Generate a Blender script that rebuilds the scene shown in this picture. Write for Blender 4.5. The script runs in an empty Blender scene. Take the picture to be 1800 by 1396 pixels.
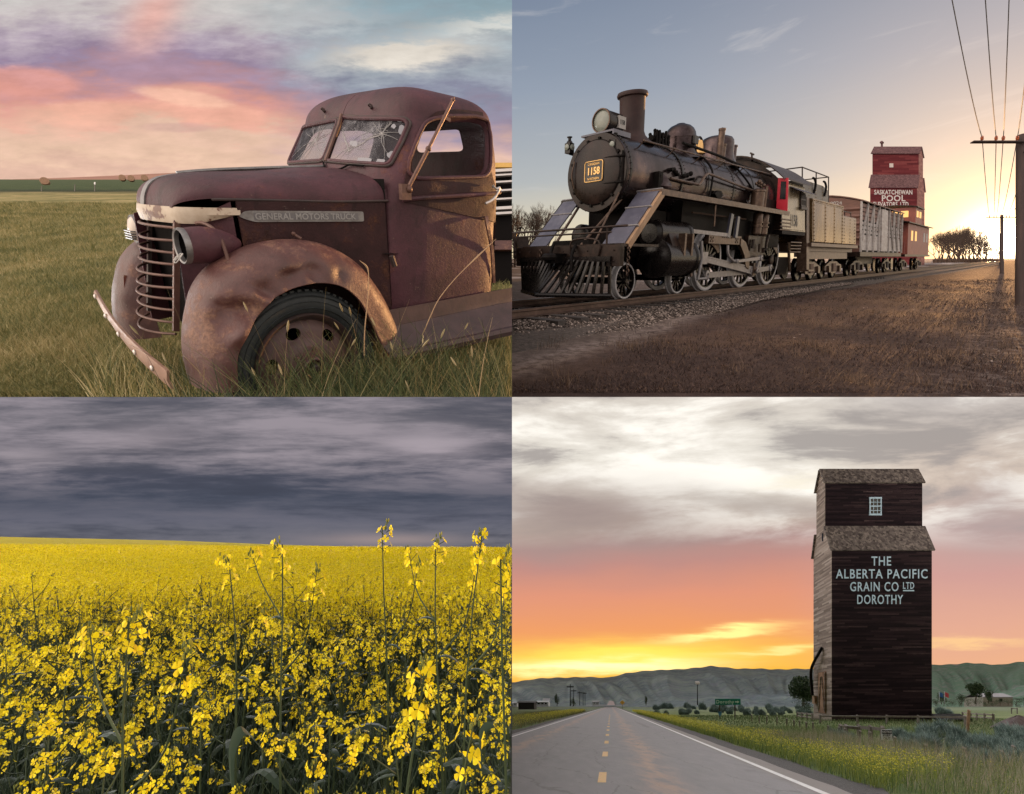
import bpy, bmesh, math, random
import numpy as np
from mathutils import Vector, Matrix, geometry
R_ = random.Random(7)
NP = np.random.default_rng(11)
SC = bpy.context.scene
COL = SC.collection
FPX, CX, CY = 850.0, 900.0, 698.0          # focal length and centre in photo pixels

# ---------------------------------------------------------------- camera
cd = bpy.data.cameras.new('camera'); cam = bpy.data.objects.new('camera', cd); COL.objects.link(cam)
cd.sensor_width = 36; cd.lens = 36 * FPX / 1800; cd.clip_start = .02; cd.clip_end = 60000
cam.rotation_euler = (math.pi / 2, 0, 0)
SC.camera = cam
SC.view_settings.view_transform = 'Standard'; SC.view_settings.look = 'None'
SC.view_settings.gamma = 1; SC.view_settings.use_curve_mapping = False; SC.view_settings.exposure = 0

# four hillsides share one valley: each has its own slope z = s*y - h
S_TRUCK, H_TRUCK = (CY - 315) / FPX, 1.395
S_RAIL, H_RAIL = (CY - 455) / FPX, 1.22
S_CROP, H_CROP = (CY - 956) / FPX, 1.50
S_ROAD, H_ROAD = (CY - 1240) / FPX, 1.6

# ---------------------------------------------------------------- node helpers
class N:
    """a node socket with arithmetic"""
    def __init__(s, t, k): s.t = t; s.k = k
    def _m(s, op, *a, clamp=False):
        n = s.t.nodes.new('ShaderNodeMath'); n.operation = op; n.use_clamp = clamp
        for i, x in enumerate((s,) + a):
            if isinstance(x, N): s.t.links.new(x.k, n.inputs[i])
            else: n.inputs[i].default_value = float(x)
        return N(s.t, n.outputs[0])
    def __add__(s, o): return s._m('ADD', o)
    __radd__ = __add__
    def __sub__(s, o): return s._m('SUBTRACT', o)
    def __rsub__(s, o): return (s * -1) + o
    def __mul__(s, o): return s._m('MULTIPLY', o)
    __rmul__ = __mul__
    def __truediv__(s, o): return s._m('DIVIDE', o)
    def __neg__(s): return s * -1
    def pow(s, e): return s._m('POWER', e)
    def exp(s): return s._m('EXPONENT')
    def abs(s): return s._m('ABSOLUTE')
    def clamp(s): return s._m('ADD', 0, clamp=True)
    def step(s, a, b):
        n = s.t.nodes.new('ShaderNodeMapRange'); n.interpolation_type = 'SMOOTHSTEP'
        s.t.links.new(s.k, n.inputs[0])
        for i, x in ((1, a), (2, b), (3, 0), (4, 1)): n.inputs[i].default_value = x
        return N(s.t, n.outputs[0])
def gauss(x, y, cx, cy, sx, sy, tilt=0):
    c, s = math.cos(tilt), math.sin(tilt)
    dx, dy = x - cx, y - cy
    p, q = (dx * c + dy * s) / sx, (dy * c - dx * s) / sy
    return (-(p * p + q * q)).exp()
def ramp(f, stops, interp='LINEAR'):
    n = f.t.nodes.new('ShaderNodeValToRGB'); f.t.links.new(f.k, n.inputs[0]); n.color_ramp.interpolation = interp
    e = n.color_ramp.elements
    while len(e) < len(stops): e.new(.5)
    for el, (p, c) in zip(e, stops): el.position = p; el.color = (*c, 1)
    return N(f.t, n.outputs[0])
def mixc(f, a, b, mode='MIX'):
    t = next(x.t for x in (f, a, b) if isinstance(x, N))
    n = t.nodes.new('ShaderNodeMix'); n.data_type = 'RGBA'; n.blend_type = mode
    for sk, x in ((n.inputs[0], f), (n.inputs[6], a), (n.inputs[7], b)):
        if isinstance(x, N): t.links.new(x.k, sk)
        elif isinstance(x, (int, float)): sk.default_value = x
        else: sk.default_value = (*x, 1)
    return N(t, n.outputs[2])
def vmul(v, k):
    n = v.t.nodes.new('ShaderNodeVectorMath'); n.operation = 'MULTIPLY'; v.t.links.new(v.k, n.inputs[0]); n.inputs[1].default_value = k
    return N(v.t, n.outputs[0])
def vdot(v, k):
    n = v.t.nodes.new('ShaderNodeVectorMath'); n.operation = 'DOT_PRODUCT'; v.t.links.new(v.k, n.inputs[0]); n.inputs[1].default_value = k
    return N(v.t, n.outputs['Value'])
def xyz(v):
    n = v.t.nodes.new('ShaderNodeSeparateXYZ'); v.t.links.new(v.k, n.inputs[0])
    return [N(v.t, n.outputs[i]) for i in range(3)]
def comb(x, y, z=0.):
    t = next(q.t for q in (x, y, z) if isinstance(q, N)); n = t.nodes.new('ShaderNodeCombineXYZ')
    for i, q in enumerate((x, y, z)):
        if isinstance(q, N): t.links.new(q.k, n.inputs[i])
        else: n.inputs[i].default_value = q
    return N(t, n.outputs[0])
def noise(v, scale, detail=4, rough=.55, dist=0., ntype='FBM'):
    n = v.t.nodes.new('ShaderNodeTexNoise'); v.t.links.new(v.k, n.inputs['Vector'])
    n.inputs['Scale'].default_value = scale; n.inputs['Detail'].default_value = detail
    n.inputs['Roughness'].default_value = rough; n.inputs['Distortion'].default_value = dist
    return N(v.t, n.outputs[0])
def voro(v, scale, feature='F1', out=0):
    n = v.t.nodes.new('ShaderNodeTexVoronoi'); n.feature = feature; v.t.links.new(v.k, n.inputs['Vector']); n.inputs['Scale'].default_value = scale
    return N(v.t, n.outputs[out])
def coord(t, which='Object'):
    n = t.nodes.new('ShaderNodeTexCoord'); return N(t, n.outputs[which])
def island(t):
    n = t.nodes.new('ShaderNodeNewGeometry'); return N(t, n.outputs['Random Per Island'])
def objrand(t):
    n = t.nodes.new('ShaderNodeObjectInfo'); return N(t, n.outputs['Random'])

def newmat(name):
    m = bpy.data.materials.new(name); m.use_nodes = True
    b = m.node_tree.nodes['Principled BSDF']
    return m, m.node_tree, b
def setin(t, b, key, v):
    if isinstance(v, N): t.links.new(v.k, b.inputs[key])
    elif isinstance(v, (tuple, list)): b.inputs[key].default_value = (*v, 1) if len(v) == 3 else v
    else: b.inputs[key].default_value = v
def setbump(t, b, h, strength=.4, dist=.01):
    n = t.nodes.new('ShaderNodeBump'); n.inputs['Strength'].default_value = strength; n.inputs['Distance'].default_value = dist
    t.links.new(h.k, n.inputs['Height']); t.links.new(n.outputs[0], b.inputs['Normal'])
def dk(st, k): return [(p, tuple(c * k for c in q)) for p, q in st]
def worn(name, stops, scale=6, rough=(.5, .8), metal=0., bump=.3, bscale=None, bdist=.004, stretch=(1, 1, 1), detail=8, rstops=None, spec=.5, coat=0.):
    """weathered surface: noise driven colour, roughness and relief"""
    m, t, b = newmat(name)
    v = vmul(coord(t), stretch)
    n = noise(v, scale, detail, .62)
    n2 = noise(v, scale * 5.3, 4, .6)
    f = (n * .75 + n2 * .25)
    f = ((f - .5) * 1.9 + .5).clamp()
    setin(t, b, 'Base Color', ramp(f, stops))
    rr = n2 * (rough[1] - rough[0]) * 1.6 + (rough[0] - .3 * (rough[1] - rough[0]))
    setin(t, b, 'Roughness', rr); setin(t, b, 'Metallic', metal)
    b.inputs['Specular IOR Level'].default_value = spec
    b.inputs['Coat Weight'].default_value = coat
    if bump: setbump(t, b, noise(v, bscale or scale * 6, 5, .6), bump, bdist)
    return m
def rusted(name, paint, rust_c, amount=.5, scale=2.2, rough=(.38, .68), spec=.4, k=1.):
    """old paint eaten by rust: purple brown paint, orange rust islands, dark stains that run down, pale rubbed spots and pits"""
    m, t, b = newmat(name); P = coord(t)
    big = noise(P, scale, 6, .62); mid = noise(P, scale * 4.2, 8, .68); fine = noise(P, scale * 22, 5, .7)
    run = noise(vmul(P, (9, 9, .8)), 1.6, 5, .6); pit = voro(P, scale * 26)
    c = ramp(((big * .6 + mid * .4 - .5) * 2.2 + .5).clamp(), [(0, tuple(q * .28 * k for q in paint)), (.5, tuple(q * k for q in paint)), (1, tuple(q * 1.8 * k for q in paint))])
    msk = ((big * .45 + mid * .45 + fine * .10)).step(.62 - .14 * amount, .70 - .10 * amount)
    c = mixc(msk * .85, c, mixc(fine.step(.35, .65), tuple(q * .6 * k for q in rust_c), tuple(q * 1.25 * k for q in rust_c)))
    c = mixc(run.step(.54, .72) * .55, c, tuple(q * .28 * k for q in paint))
    c = mixc(((1 - mid) * .5 + fine * .5).step(.60, .68) * .5, c, tuple((q * 1.2 + .07) * k for q in rust_c))
    c = mixc(pit.step(.16, .05) * fine.step(.45, .55) * .6, c, (.012, .008, .008))
    setin(t, b, 'Base Color', c); setin(t, b, 'Roughness', mid * (rough[1] - rough[0]) + (rough[0] + .02) + msk * .14); b.inputs['Specular IOR Level'].default_value = spec
    setbump(t, b, fine * .7 + msk * .5 + mid * .7 + pit.step(.0, .2) * .3, .6, .007)
    return m
def plain(name, col, rough=.6, metal=0., var=.15, scale=20, spec=.5):
    m, t, b = newmat(name)
    n = noise(coord(t), scale, 4, .6)
    setin(t, b, 'Base Color', mixc(n, tuple(c * (1 - var) for c in col), tuple(c * (1 + var) for c in col)))
    setin(t, b, 'Roughness', n * .2 + (rough - .1)); setin(t, b, 'Metallic', metal); b.inputs['Specular IOR Level'].default_value = spec
    return m
def leafy(name, stops, rough=.6, trans=.25, byobj=False, patch=0.):
    """foliage: colour differs from leaf to leaf, some light comes through"""
    m, t, b = newmat(name)
    r = island(t)
    if byobj: r = (r * .75 + objrand(t) * .25)
    if patch:                                   # growth differs from patch to patch
        P = coord(t); q = noise(vmul(P, (1, .8, 0)), patch, 4, .6); r = (r * .5 + ((q - .5) * 2.6 + .5).clamp() * .5)
    c = ramp(r, stops)
    setin(t, b, 'Base Color', c); setin(t, b, 'Roughness', rough); b.inputs['Specular IOR Level'].default_value = .25
    if trans:
        tr = t.nodes.new('ShaderNodeBsdfTranslucent'); t.links.new(c.k, tr.inputs[0])
        mx = t.nodes.new('ShaderNodeMixShader'); mx.inputs[0].default_value = trans
        t.links.new(b.outputs[0], mx.inputs[1]); t.links.new(tr.outputs[0], mx.inputs[2])
        t.links.new(mx.outputs[0], t.nodes['Material Output'].inputs[0])
    return m

# ---------------------------------------------------------------- world, sun
SUN = Vector((864, 850, 698 - 431)).normalized()          # low over the rail yard
nr = Vector((0, -S_RAIL, 1)).normalized()
w = bpy.data.worlds.new('World'); SC.world = w; w.use_nodes = True
t = w.node_tree; t.nodes.clear()
d = coord(t, 'Generated')
el = vdot(d, nr); ct = vdot(d, SUN)
ang = (ct._m('MINIMUM', 1.))._m('ARCCOSINE')
back = vdot(d, Vector((-.45, -.80, .40)).normalized())
dx, dy, dz = xyz(d)
cn = noise(vmul(d, (1, 1, 5)), 3.2, 6, .6, .4)
cl = (cn - .5) * .9
e2 = (el + cl * .035)
base = ramp((e2 + .2).clamp(), [(0, (.10, .085, .08)), (.19, (.26, .20, .15)), (.205, (.72, .55, .31)), (.26, (.66, .57, .40)), (.34, (.40, .415, .42)), (.48, (.25, .295, .375)), (.62, (.150, .195, .285)), (1., (.11, .145, .21))])
wisp = noise(vmul(d, (1, 1, 6)), 5.5, 7, .62, .8).step(.56, .80) * (el.step(.03, .15)) * .35
base = mixc(wisp, base, (.60, .58, .58))
warm = (ang * -4.2).exp()
base = mixc(warm * .45, base, (.95, .70, .47))
g1 = (ang * -8).exp() * .9
g2 = (ang * -30).exp() * 3.5
g3 = (ang * -75).exp() * 40
def scale_col(c, f):
    n = t.nodes.new('ShaderNodeVectorMath'); n.operation = 'SCALE'
    n.inputs[0].default_value = c; t.links.new(f.k, n.inputs['Scale']); return N(t, n.outputs[0])
def addv(a, b):
    n = t.nodes.new('ShaderNodeVectorMath'); n.operation = 'ADD'; t.links.new(a.k, n.inputs[0]); t.links.new(b.k, n.inputs[1]); return N(t, n.outputs[0])
up = el.step(-.02, .02)
tot = addv(base, scale_col((1., .40, .09), g1 * up))
tot = addv(tot, scale_col((1., .55, .16), g2 * up))
tot = addv(tot, scale_col((1., .85, .6), g3 * up))
# unseen fill glows added to the sky left and right of the view
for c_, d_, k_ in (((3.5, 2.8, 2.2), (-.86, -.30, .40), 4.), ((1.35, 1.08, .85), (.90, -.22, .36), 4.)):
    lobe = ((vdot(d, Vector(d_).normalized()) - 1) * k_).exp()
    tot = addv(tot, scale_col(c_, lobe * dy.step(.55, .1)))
# added unseen glow below the upper horizons that lights the two lower hillsides
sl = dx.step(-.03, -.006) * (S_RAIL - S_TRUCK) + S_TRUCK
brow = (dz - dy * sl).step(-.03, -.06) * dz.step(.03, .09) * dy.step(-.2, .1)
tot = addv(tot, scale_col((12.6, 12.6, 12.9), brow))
bk = (back * .5 + .5).clamp().pow(2.2)
fm = noise(d, 1.4, 3, .5) * .5 + .75
tot = addv(tot, scale_col((.80, .71, .66), bk * fm * (dy.step(.25, -.25))))  # added soft fill from the unseen sky behind the view
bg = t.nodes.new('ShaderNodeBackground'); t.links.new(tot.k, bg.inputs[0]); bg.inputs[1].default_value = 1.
sky = t.nodes.new('ShaderNodeTexSky'); sky.sky_type = 'NISHITA'; sky.sun_disc = False
sky.sun_elevation = math.radians(3); sky.sun_rotation = math.atan2(SUN.x, SUN.y)
bg2 = t.nodes.new('ShaderNodeBackground'); t.links.new(sky.outputs[0], bg2.inputs[0]); bg2.inputs[1].default_value = .05
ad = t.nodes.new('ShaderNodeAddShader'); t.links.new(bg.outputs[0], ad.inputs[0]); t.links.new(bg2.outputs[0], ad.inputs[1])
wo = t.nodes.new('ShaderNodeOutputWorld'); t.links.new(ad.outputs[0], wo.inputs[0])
ld = bpy.data.lights.new('sun', 'SUN'); ld.energy = 5.; ld.angle = math.radians(.6); ld.color = (1, .50, .19)
sun = bpy.data.objects.new('sun', ld); COL.objects.link(sun); SUN2 = Vector((864, 850, 698 - 402)).normalized()   # the lamp stands a little above the burnt out disc
sun.rotation_euler = SUN2.to_track_quat('Z', 'Y').to_euler()
sun.location = SUN * 60

# ---------------------------------------------------------------- geometry helpers
class Fr:
    """a place to build in: columns of M are its axes"""
    def __init__(s, M=((1, 0, 0), (0, 1, 0), (0, 0, 1)), o=(0, 0, 0)): s.M = np.array(M, float); s.o = np.array(o, float)
    def w(s, p): return np.atleast_2d(np.asarray(p, float)) @ s.M.T + s.o
    def px(s, p):
        q = s.w(p); return np.stack([CX + FPX * q[:, 0] / q[:, 1], CY - FPX * q[:, 2] / q[:, 1]], 1)
    def on(s, ax, val, x, y):
        """the point of the plane axis ax = val seen at photo position x, y"""
        Mi = np.linalg.inv(s.M); dv = Mi @ np.array([(x - CX) / FPX, 1, (CY - y) / FPX]); o = -Mi @ s.o
        k = (val - o[ax]) / dv[ax]; return o + dv * k
W0 = Fr()
def ray(x, y, Y): return np.array([(x - CX) / FPX * Y, Y, (CY - y) / FPX * Y])
def ground(s, h, x, y): return ray(x, y, -h / ((CY - y) / FPX - s))
class MB:
    def __init__(s): s.v = []; s.f = []; s.n = 0
    def add(s, v, f):
        v = np.asarray(v, float).reshape(-1, 3); k = s.n
        s.v.append(v); s.f.extend([tuple(i + k for i in q) for q in f]); s.n += len(v); return s
    def merge(s, o):
        for v in o.v: s.v.append(v)
        s.f.extend([tuple(i + s.n for i in q) for q in o.f]); s.n += o.n; return s
    def box(s, lo, hi, M=None, c=None):
        lo, hi = np.array(lo, float), np.array(hi, float)
        v = np.array([[(lo, hi)[i][0], (lo, hi)[j][1], (lo, hi)[k][2]] for i in (0, 1) for j in (0, 1) for k in (0, 1)])
        if M is not None: v = v @ np.array(M).T
        if c is not None: v = v + np.array(c)
        return s.add(v, [(0, 1, 3, 2), (4, 6, 7, 5), (0, 4, 5, 1), (2, 3, 7, 6), (0, 2, 6, 4), (1, 5, 7, 3)])
    def bar(s, a, b, w, h, up=(0, 0, 1)):
        """a squared timber from a to b"""
        a, b = np.array(a, float), np.array(b, float); d = b - a; L = np.linalg.norm(d); d /= L
        u = np.array(up, float); x = np.cross(d, u); x /= np.linalg.norm(x); u = np.cross(x, d)
        M = np.stack([d, x, u], 1)
        return s.box((0, -w / 2, -h / 2), (L, w / 2, h / 2), M, a)
    def ring(s, rings, close=True, cap=True, loop=False):
        n = len(rings[0]); v = np.concatenate([np.asarray(r, float) for r in rings]); f = []
        m = len(rings)
        for i in range(m if loop else m - 1):
            for j in range(n if close else n - 1):
                f.append((i * n + j, i * n + (j + 1) % n, ((i + 1) % m) * n + (j + 1) % n, ((i + 1) % m) * n + j))
        if cap and not loop:
            f.append(tuple(range(n))[::-1]); f.append(tuple((m - 1) * n + j for j in range(n)))
        return s.add(v, f)
    def tube(s, pts, r, n=8, cap=True, loop=False):
        P = np.asarray(pts, float); m = len(P); rr = np.broadcast_to(np.asarray(r, float), (m,))
        T = np.gradient(P, axis=0) if not loop else np.roll(P, -1, 0) - np.roll(P, 1, 0)
        T /= np.linalg.norm(T, axis=1)[:, None] + 1e-12
        u = np.cross(T[0], (0, 0, 1.)); 
        if np.linalg.norm(u) < .1: u = np.cross(T[0], (0, 1., 0))
        rings = []
        for i in range(m):
            u = u - T[i] * (u @ T[i]); u /= np.linalg.norm(u) + 1e-12; b = np.cross(T[i], u)
            a = np.arange(n) / n * 2 * np.pi
            rings.append(P[i] + rr[i] * (np.cos(a)[:, None] * u + np.sin(a)[:, None] * b))
        return s.ring(rings, cap=cap, loop=loop)
    def lathe(s, prof, c, axis, n=24, cap=False, ref=None):
        """prof: (radius, distance along axis)"""
        ax = np.array(axis, float); ax /= np.linalg.norm(ax)
        u = np.cross(ax, (0, 0, 1.)) if abs(ax[2]) < .9 else np.cross(ax, (1., 0, 0)); u /= np.linalg.norm(u); b = np.cross(ax, u)
        a = np.arange(n) / n * 2 * np.pi; C = np.cos(a)[:, None] * u + np.sin(a)[:, None] * b
        return s.ring([np.array(c) + ax * z + C * max(r, 1e-5) for r, z in prof], cap=cap)
    def ball(s, c, r, n=10):
        r = np.broadcast_to(np.array(r, float), (3,)); k = n // 2 + 1
        a = np.linspace(0, np.pi, k + 1); th = np.arange(n) / n * 2 * np.pi
        return s.ring([np.array(c) + r * np.stack([np.cos(th) * max(np.sin(q), 1e-4), np.sin(th) * max(np.sin(q), 1e-4), np.full(n, np.cos(q))], 1) for q in a], cap=False)
    def prism(s, poly, ex):
        p = np.asarray(poly, float); n = len(p)
        return s.ring([p, p + np.array(ex, float)])
    def grid(s, G):
        """G: array (m, n, 3)"""
        G = np.asarray(G, float); m, n = G.shape[:2]
        return s.add(G.reshape(-1, 3), [(i * n + j, i * n + j + 1, (i + 1) * n + j + 1, (i + 1) * n + j) for i in range(m - 1) for j in range(n - 1)])
CLIP = []                                    # planes (axis, sign, value): geometry beyond the edge of a hillside's block ends there
def link(name, me, mat, parent=None, loc=None):
    o = bpy.data.objects.new(name, me); COL.objects.link(o)
    if mat is not None: me.materials.append(mat)
    if parent is not None: o.parent = parent
    if loc is not None: o.location = loc
    return o
BASE = {}
def build(name, mb, mat, parent=None, fr=W0, base=None, smooth=35, solid=0, clip=True, fix=True):
    """links ONE mesh object; vertices given in the frame fr; the origin sits at base (world) or at the parent's base"""
    v = fr.w(np.concatenate(mb.v)); root = parent
    while root is not None and root.parent is not None: root = root.parent
    if root is not None: b = np.array(BASE[root.name])
    elif base is not None: b = np.array(base, float)
    else:
        b = np.array([(v[:, 0].min() + v[:, 0].max()) / 2, (v[:, 1].min() + v[:, 1].max()) / 2, v[:, 2].min()])
    me = bpy.data.meshes.new(name)
    bm = bmesh.new(); bv = [bm.verts.new(p) for p in v]
    for q in mb.f:
        try: bm.faces.new([bv[i] for i in q])
        except ValueError: pass
    if fix: bmesh.ops.recalc_face_normals(bm, faces=bm.faces)
    if solid: 
        bmesh.ops.solidify(bm, geom=bm.faces[:], thickness=solid)
    if clip:
        for ax, sg, val in CLIP:
            if (v[:, ax] * sg < val * sg).any():
                no = [0, 0, 0]; no[ax] = -sg; co = [0, 0, 0]; co[ax] = val
                g = bm.verts[:] + bm.edges[:] + bm.faces[:]
                bmesh.ops.bisect_plane(bm, geom=g, plane_co=co, plane_no=no, clear_outer=True)
    for x in bm.verts: x.co -= Vector(b)
    bm.to_mesh(me); bm.free()
    if smooth:
        me.shade_smooth(); me.set_sharp_from_angle(angle=math.radians(smooth))
    o = link(name, me, mat, parent, None if parent is not None else b)
    if parent is None: BASE[o.name] = tuple(b)
    return o
def fast(name, v, f, mat, parent=None, base=(0, 0, 0), smooth=False, k=None):
    """large meshes: v (N,3) world, f (M,k) corners"""
    v = np.asarray(v, np.float32) - np.asarray(base, np.float32); f = np.asarray(f, np.int32); k = f.shape[1]
    me = bpy.data.meshes.new(name); me.vertices.add(len(v)); me.vertices.foreach_set('co', v.ravel())
    me.loops.add(f.size); me.loops.foreach_set('vertex_index', f.ravel())
    me.polygons.add(len(f)); me.polygons.foreach_set('loop_start', np.arange(0, f.size, k, dtype=np.int32))
    me.update(calc_edges=True)
    if smooth: me.shade_smooth()
    return link(name, me, mat, parent, None if parent is not None else base)
def tag(o, label=None, cat=None, group=None, kind=None):
    for k, x in (('label', label), ('category', cat), ('group', group), ('kind', kind)):
        if x: o[k] = x
    return o
def thing(name, label, cat, base, group=None):
    o = bpy.data.objects.new(name, None); COL.objects.link(o); o.location = base; o.empty_display_size = .2
    BASE[o.name] = tuple(float(q) for q in base); return tag(o, label, cat, group)
def inside(p, poly):
    p = np.asarray(p); x, y = p[:, 0], p[:, 1]; r = np.zeros(len(p), bool); n = len(poly)
    for i in range(n):
        x0, y0 = poly[i]; x1, y1 = poly[(i + 1) % n]
        c = ((y0 > y) != (y1 > y)) & (x < (x1 - x0) * (y - y0) / ((y1 - y0) if y1 != y0 else 1e-12) + x0)
        r ^= c
    return r
def dense(poly, step):
    out = []; n = len(poly)
    for i in range(n):
        a, b = np.array(poly[i], float), np.array(poly[(i + 1) % n], float); k = max(1, int(np.ceil(np.linalg.norm(b - a) / step)))
        out += [a + (b - a) * j / k for j in range(k)]
    return np.array(out)
def rounded(poly, r, n=4):
    """round the corners of a polygon"""
    out = []; m = len(poly)
    for i in range(m):
        p = np.array(poly[i], float); a = np.array(poly[i - 1], float) - p; b = np.array(poly[(i + 1) % m], float) - p
        la, lb = np.linalg.norm(a), np.linalg.norm(b); q = min(r, la * .45, lb * .45)
        A, B = p + a / la * q, p + b / lb * q
        for k in range(n + 1):
            u = k / n; out.append((1 - u) ** 2 * A + 2 * u * (1 - u) * p + u * u * B)
    return np.array(out)
def sheet(outer, holes=(), fn=None, step=.05, thick=None, fine=None):
    """a panel cut to an outline, with holes, laid on a curved surface fn(u, v) -> xyz"""
    st = fine or step * .6
    loops = [dense(outer, st)] + [dense(h, st) for h in holes]
    pts = []; edges = []
    for L in loops:
        k = len(pts); pts += list(L); edges += [(k + i, k + (i + 1) % len(L)) for i in range(len(L))]
    lo, hi = loops[0].min(0), loops[0].max(0)
    gx, gy = np.meshgrid(np.arange(lo[0] + step / 2, hi[0], step), np.arange(lo[1] + step / 2, hi[1], step))
    g = np.stack([gx.ravel(), gy.ravel()], 1) + NP.uniform(-1e-4, 1e-4, (gx.size, 2))
    ok = inside(g, loops[0])
    for h in loops[1:]: ok &= ~inside(g, h)
    g = g[ok]
    B = np.array(pts)
    if len(g): 
        keep = np.array([((B - q) ** 2).sum(1).min() > (step * .35) ** 2 for q in g]); g = g[keep]
    allp = [Vector(p) for p in pts] + [Vector(p) for p in g]
    vo, eo, fo, *_ = geometry.delaunay_2d_cdt(allp, edges, [], 0, 1e-6)
    P = np.array([(p.x, p.y) for p in vo]); T = [tuple(q) for q in fo]
    c = np.array([P[list(q)].mean(0) for q in T]); ok = inside(c, loops[0])
    for h in loops[1:]: ok &= ~inside(c, h)
    T = [q for q, k in zip(T, ok) if k]
    mb = MB(); V = np.array([fn(*p) for p in P]) if fn else np.column_stack([P, np.zeros(len(P))])
    if thick is None: return mb.add(V, T)
    V2 = V + np.array(thick) if not callable(thick) else np.array([thick(*p) for p in P])
    n = len(V); ed = {}
    for q in T:
        for i in range(3):
            e = (q[i], q[(i + 1) % 3]); ed[e] = ed.get(e, 0) + 1
    side = [(a, b, b + n, a + n) for (a, b) in ed if (b, a) not in ed]
    return mb.add(np.concatenate([V, V2]), T + [tuple(i + n for i in q[::-1]) for q in T] + side)
def text(s, size, fn, depth=.004, bold=0., align='CENTER', spacing=1., sx=1.):
    """lettering laid on a surface: fn(u, v, w) -> xyz"""
    cu = bpy.data.curves.new('t', 'FONT'); cu.body = s; cu.size = size; cu.align_x = align; cu.align_y = 'CENTER'; cu.offset = bold
    cu.space_character = spacing; cu.resolution_u = 3; cu.extrude = depth / 2
    o = bpy.data.objects.new('t', cu); me = bpy.data.meshes.new_from_object(o)
    V = np.array([v.co for v in me.vertices]).reshape(-1, 3); Fc = [tuple(p.vertices) for p in me.polygons]
    bpy.data.objects.remove(o); bpy.data.curves.remove(cu); bpy.data.meshes.remove(me)
    mb = MB()
    if not len(V): return mb
    A = np.array([fn(p[0] * sx, p[1], p[2] + depth / 2) for p in V]); 
    mb.add(A, Fc); return mb
def cr(P, n):
    """Catmull-Rom through points"""
    P = np.asarray(P, float); Q = np.concatenate([[2 * P[0] - P[1]], P, [2 * P[-1] - P[-2]]]); out = []
    for i in range(1, len(Q) - 2):
        for k in range(n):
            u = k / n; a, b, c, d = Q[i - 1], Q[i], Q[i + 1], Q[i + 2]
            out.append(.5 * (2 * b + (c - a) * u + (2 * a - 5 * b + 4 * c - d) * u * u + (3 * b - a - 3 * c + d) * u ** 3))
    out.append(P[-1]); return np.array(out)
def solve(S, fr, x, y, u0, v0, lo=None, hi=None):
    """the parameters of the surface S seen at photo position x, y"""
    p = np.array([u0, v0], float)
    for _ in range(40):
        r = fr.px(S(*p))[0] - (x, y)
        if np.abs(r).max() < .05: break
        J = np.stack([(fr.px(S(p[0] + 1e-4, p[1]))[0] - (x, y) - r) / 1e-4, (fr.px(S(p[0], p[1] + 1e-4))[0] - (x, y) - r) / 1e-4], 1)
        try: dl = np.linalg.solve(J, r)
        except np.linalg.LinAlgError: break
        p = p - np.clip(dl, -.08, .08)
        if lo is not None: p = np.clip(p, lo, hi)
    return p
def blades(P, up, hgt, wid, lean, segs=2, curve=.5, cut=None):
    """grass: one narrow bent strip per root point; returns v, f (quads)"""
    n = len(P); a = NP.uniform(0, 2 * np.pi, n); side = np.stack([np.cos(a), np.sin(a), 0 * a], 1)
    la = NP.uniform(0, 2 * np.pi, n); ld_ = np.stack([np.cos(la), np.sin(la), 0 * la], 1)
    up = np.array(up, float); up /= np.linalg.norm(up)
    ts = np.linspace(0, 1, segs + 1)[None, :] * np.ones((n, 1))
    if cut is not None:
        ax, val = cut; d0 = (val - P[:, ax]) / (hgt * up[ax]); t0 = np.clip(d0, 0, .97)
        ts = t0[:, None] + ts * (1 - t0[:, None])
    C = P[:, None, :] + ts[..., None] * hgt[:, None, None] * up + (ts ** 2)[..., None] * (hgt * lean)[:, None, None] * ld_[:, None, :]
    ww = wid[:, None] * (1 - .85 * ts ** 1.5) / 2
    L = C - side[:, None, :] * ww[..., None]; Rr = C + side[:, None, :] * ww[..., None]
    v = np.stack([L, Rr], 2).reshape(-1, 3)
    b = (np.arange(n) * (segs + 1) * 2)[:, None] + (np.arange(segs) * 2)[None, :]
    b = b.ravel(); f = np.stack([b, b + 1, b + 3, b + 2], 1)
    return v, f
# ---------------------------------------------------------------- skies: three far backdrops (the rail yard sees the open world sky)
def backdrop(x0, x1, y0, y1, R, shade, org, size):
    nu, nv = 40, 24; us = np.linspace(x0, x1, nu); vs = np.linspace(y0, y1, nv)
    V = []; UV = []
    for y in vs:
        for x in us:
            q = np.array([(x - CX) / FPX, 1, (CY - y) / FPX]); V.append(q / np.linalg.norm(q) * R); UV.append(((x - org[0]) / size[0], (org[1] - y) / size[1]))
    f = [(i * nu + j, i * nu + j + 1, (i + 1) * nu + j + 1, (i + 1) * nu + j) for i in range(nv - 1) for j in range(nu - 1)]
    m = bpy.data.materials.new('sky'); m.use_nodes = True; t = m.node_tree; t.nodes.clear()
    uv = coord(t, 'UV'); a, b, _ = xyz(uv)
    c = shade(t, uv, a, b)
    em = t.nodes.new('ShaderNodeEmission'); t.links.new(c.k, em.inputs[0]); mo = t.nodes.new('ShaderNodeOutputMaterial'); t.links.new(em.outputs[0], mo.inputs[0])
    o = fast('sky', V, f, m, smooth=True); me = o.data
    ul = me.uv_layers.new(name='UVMap'); vi = np.zeros(len(me.loops), np.int32); me.loops.foreach_get('vertex_index', vi)
    ul.data.foreach_set('uv', np.array(UV, np.float32)[vi].ravel()); tag(o, kind='structure')
    return o
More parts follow.
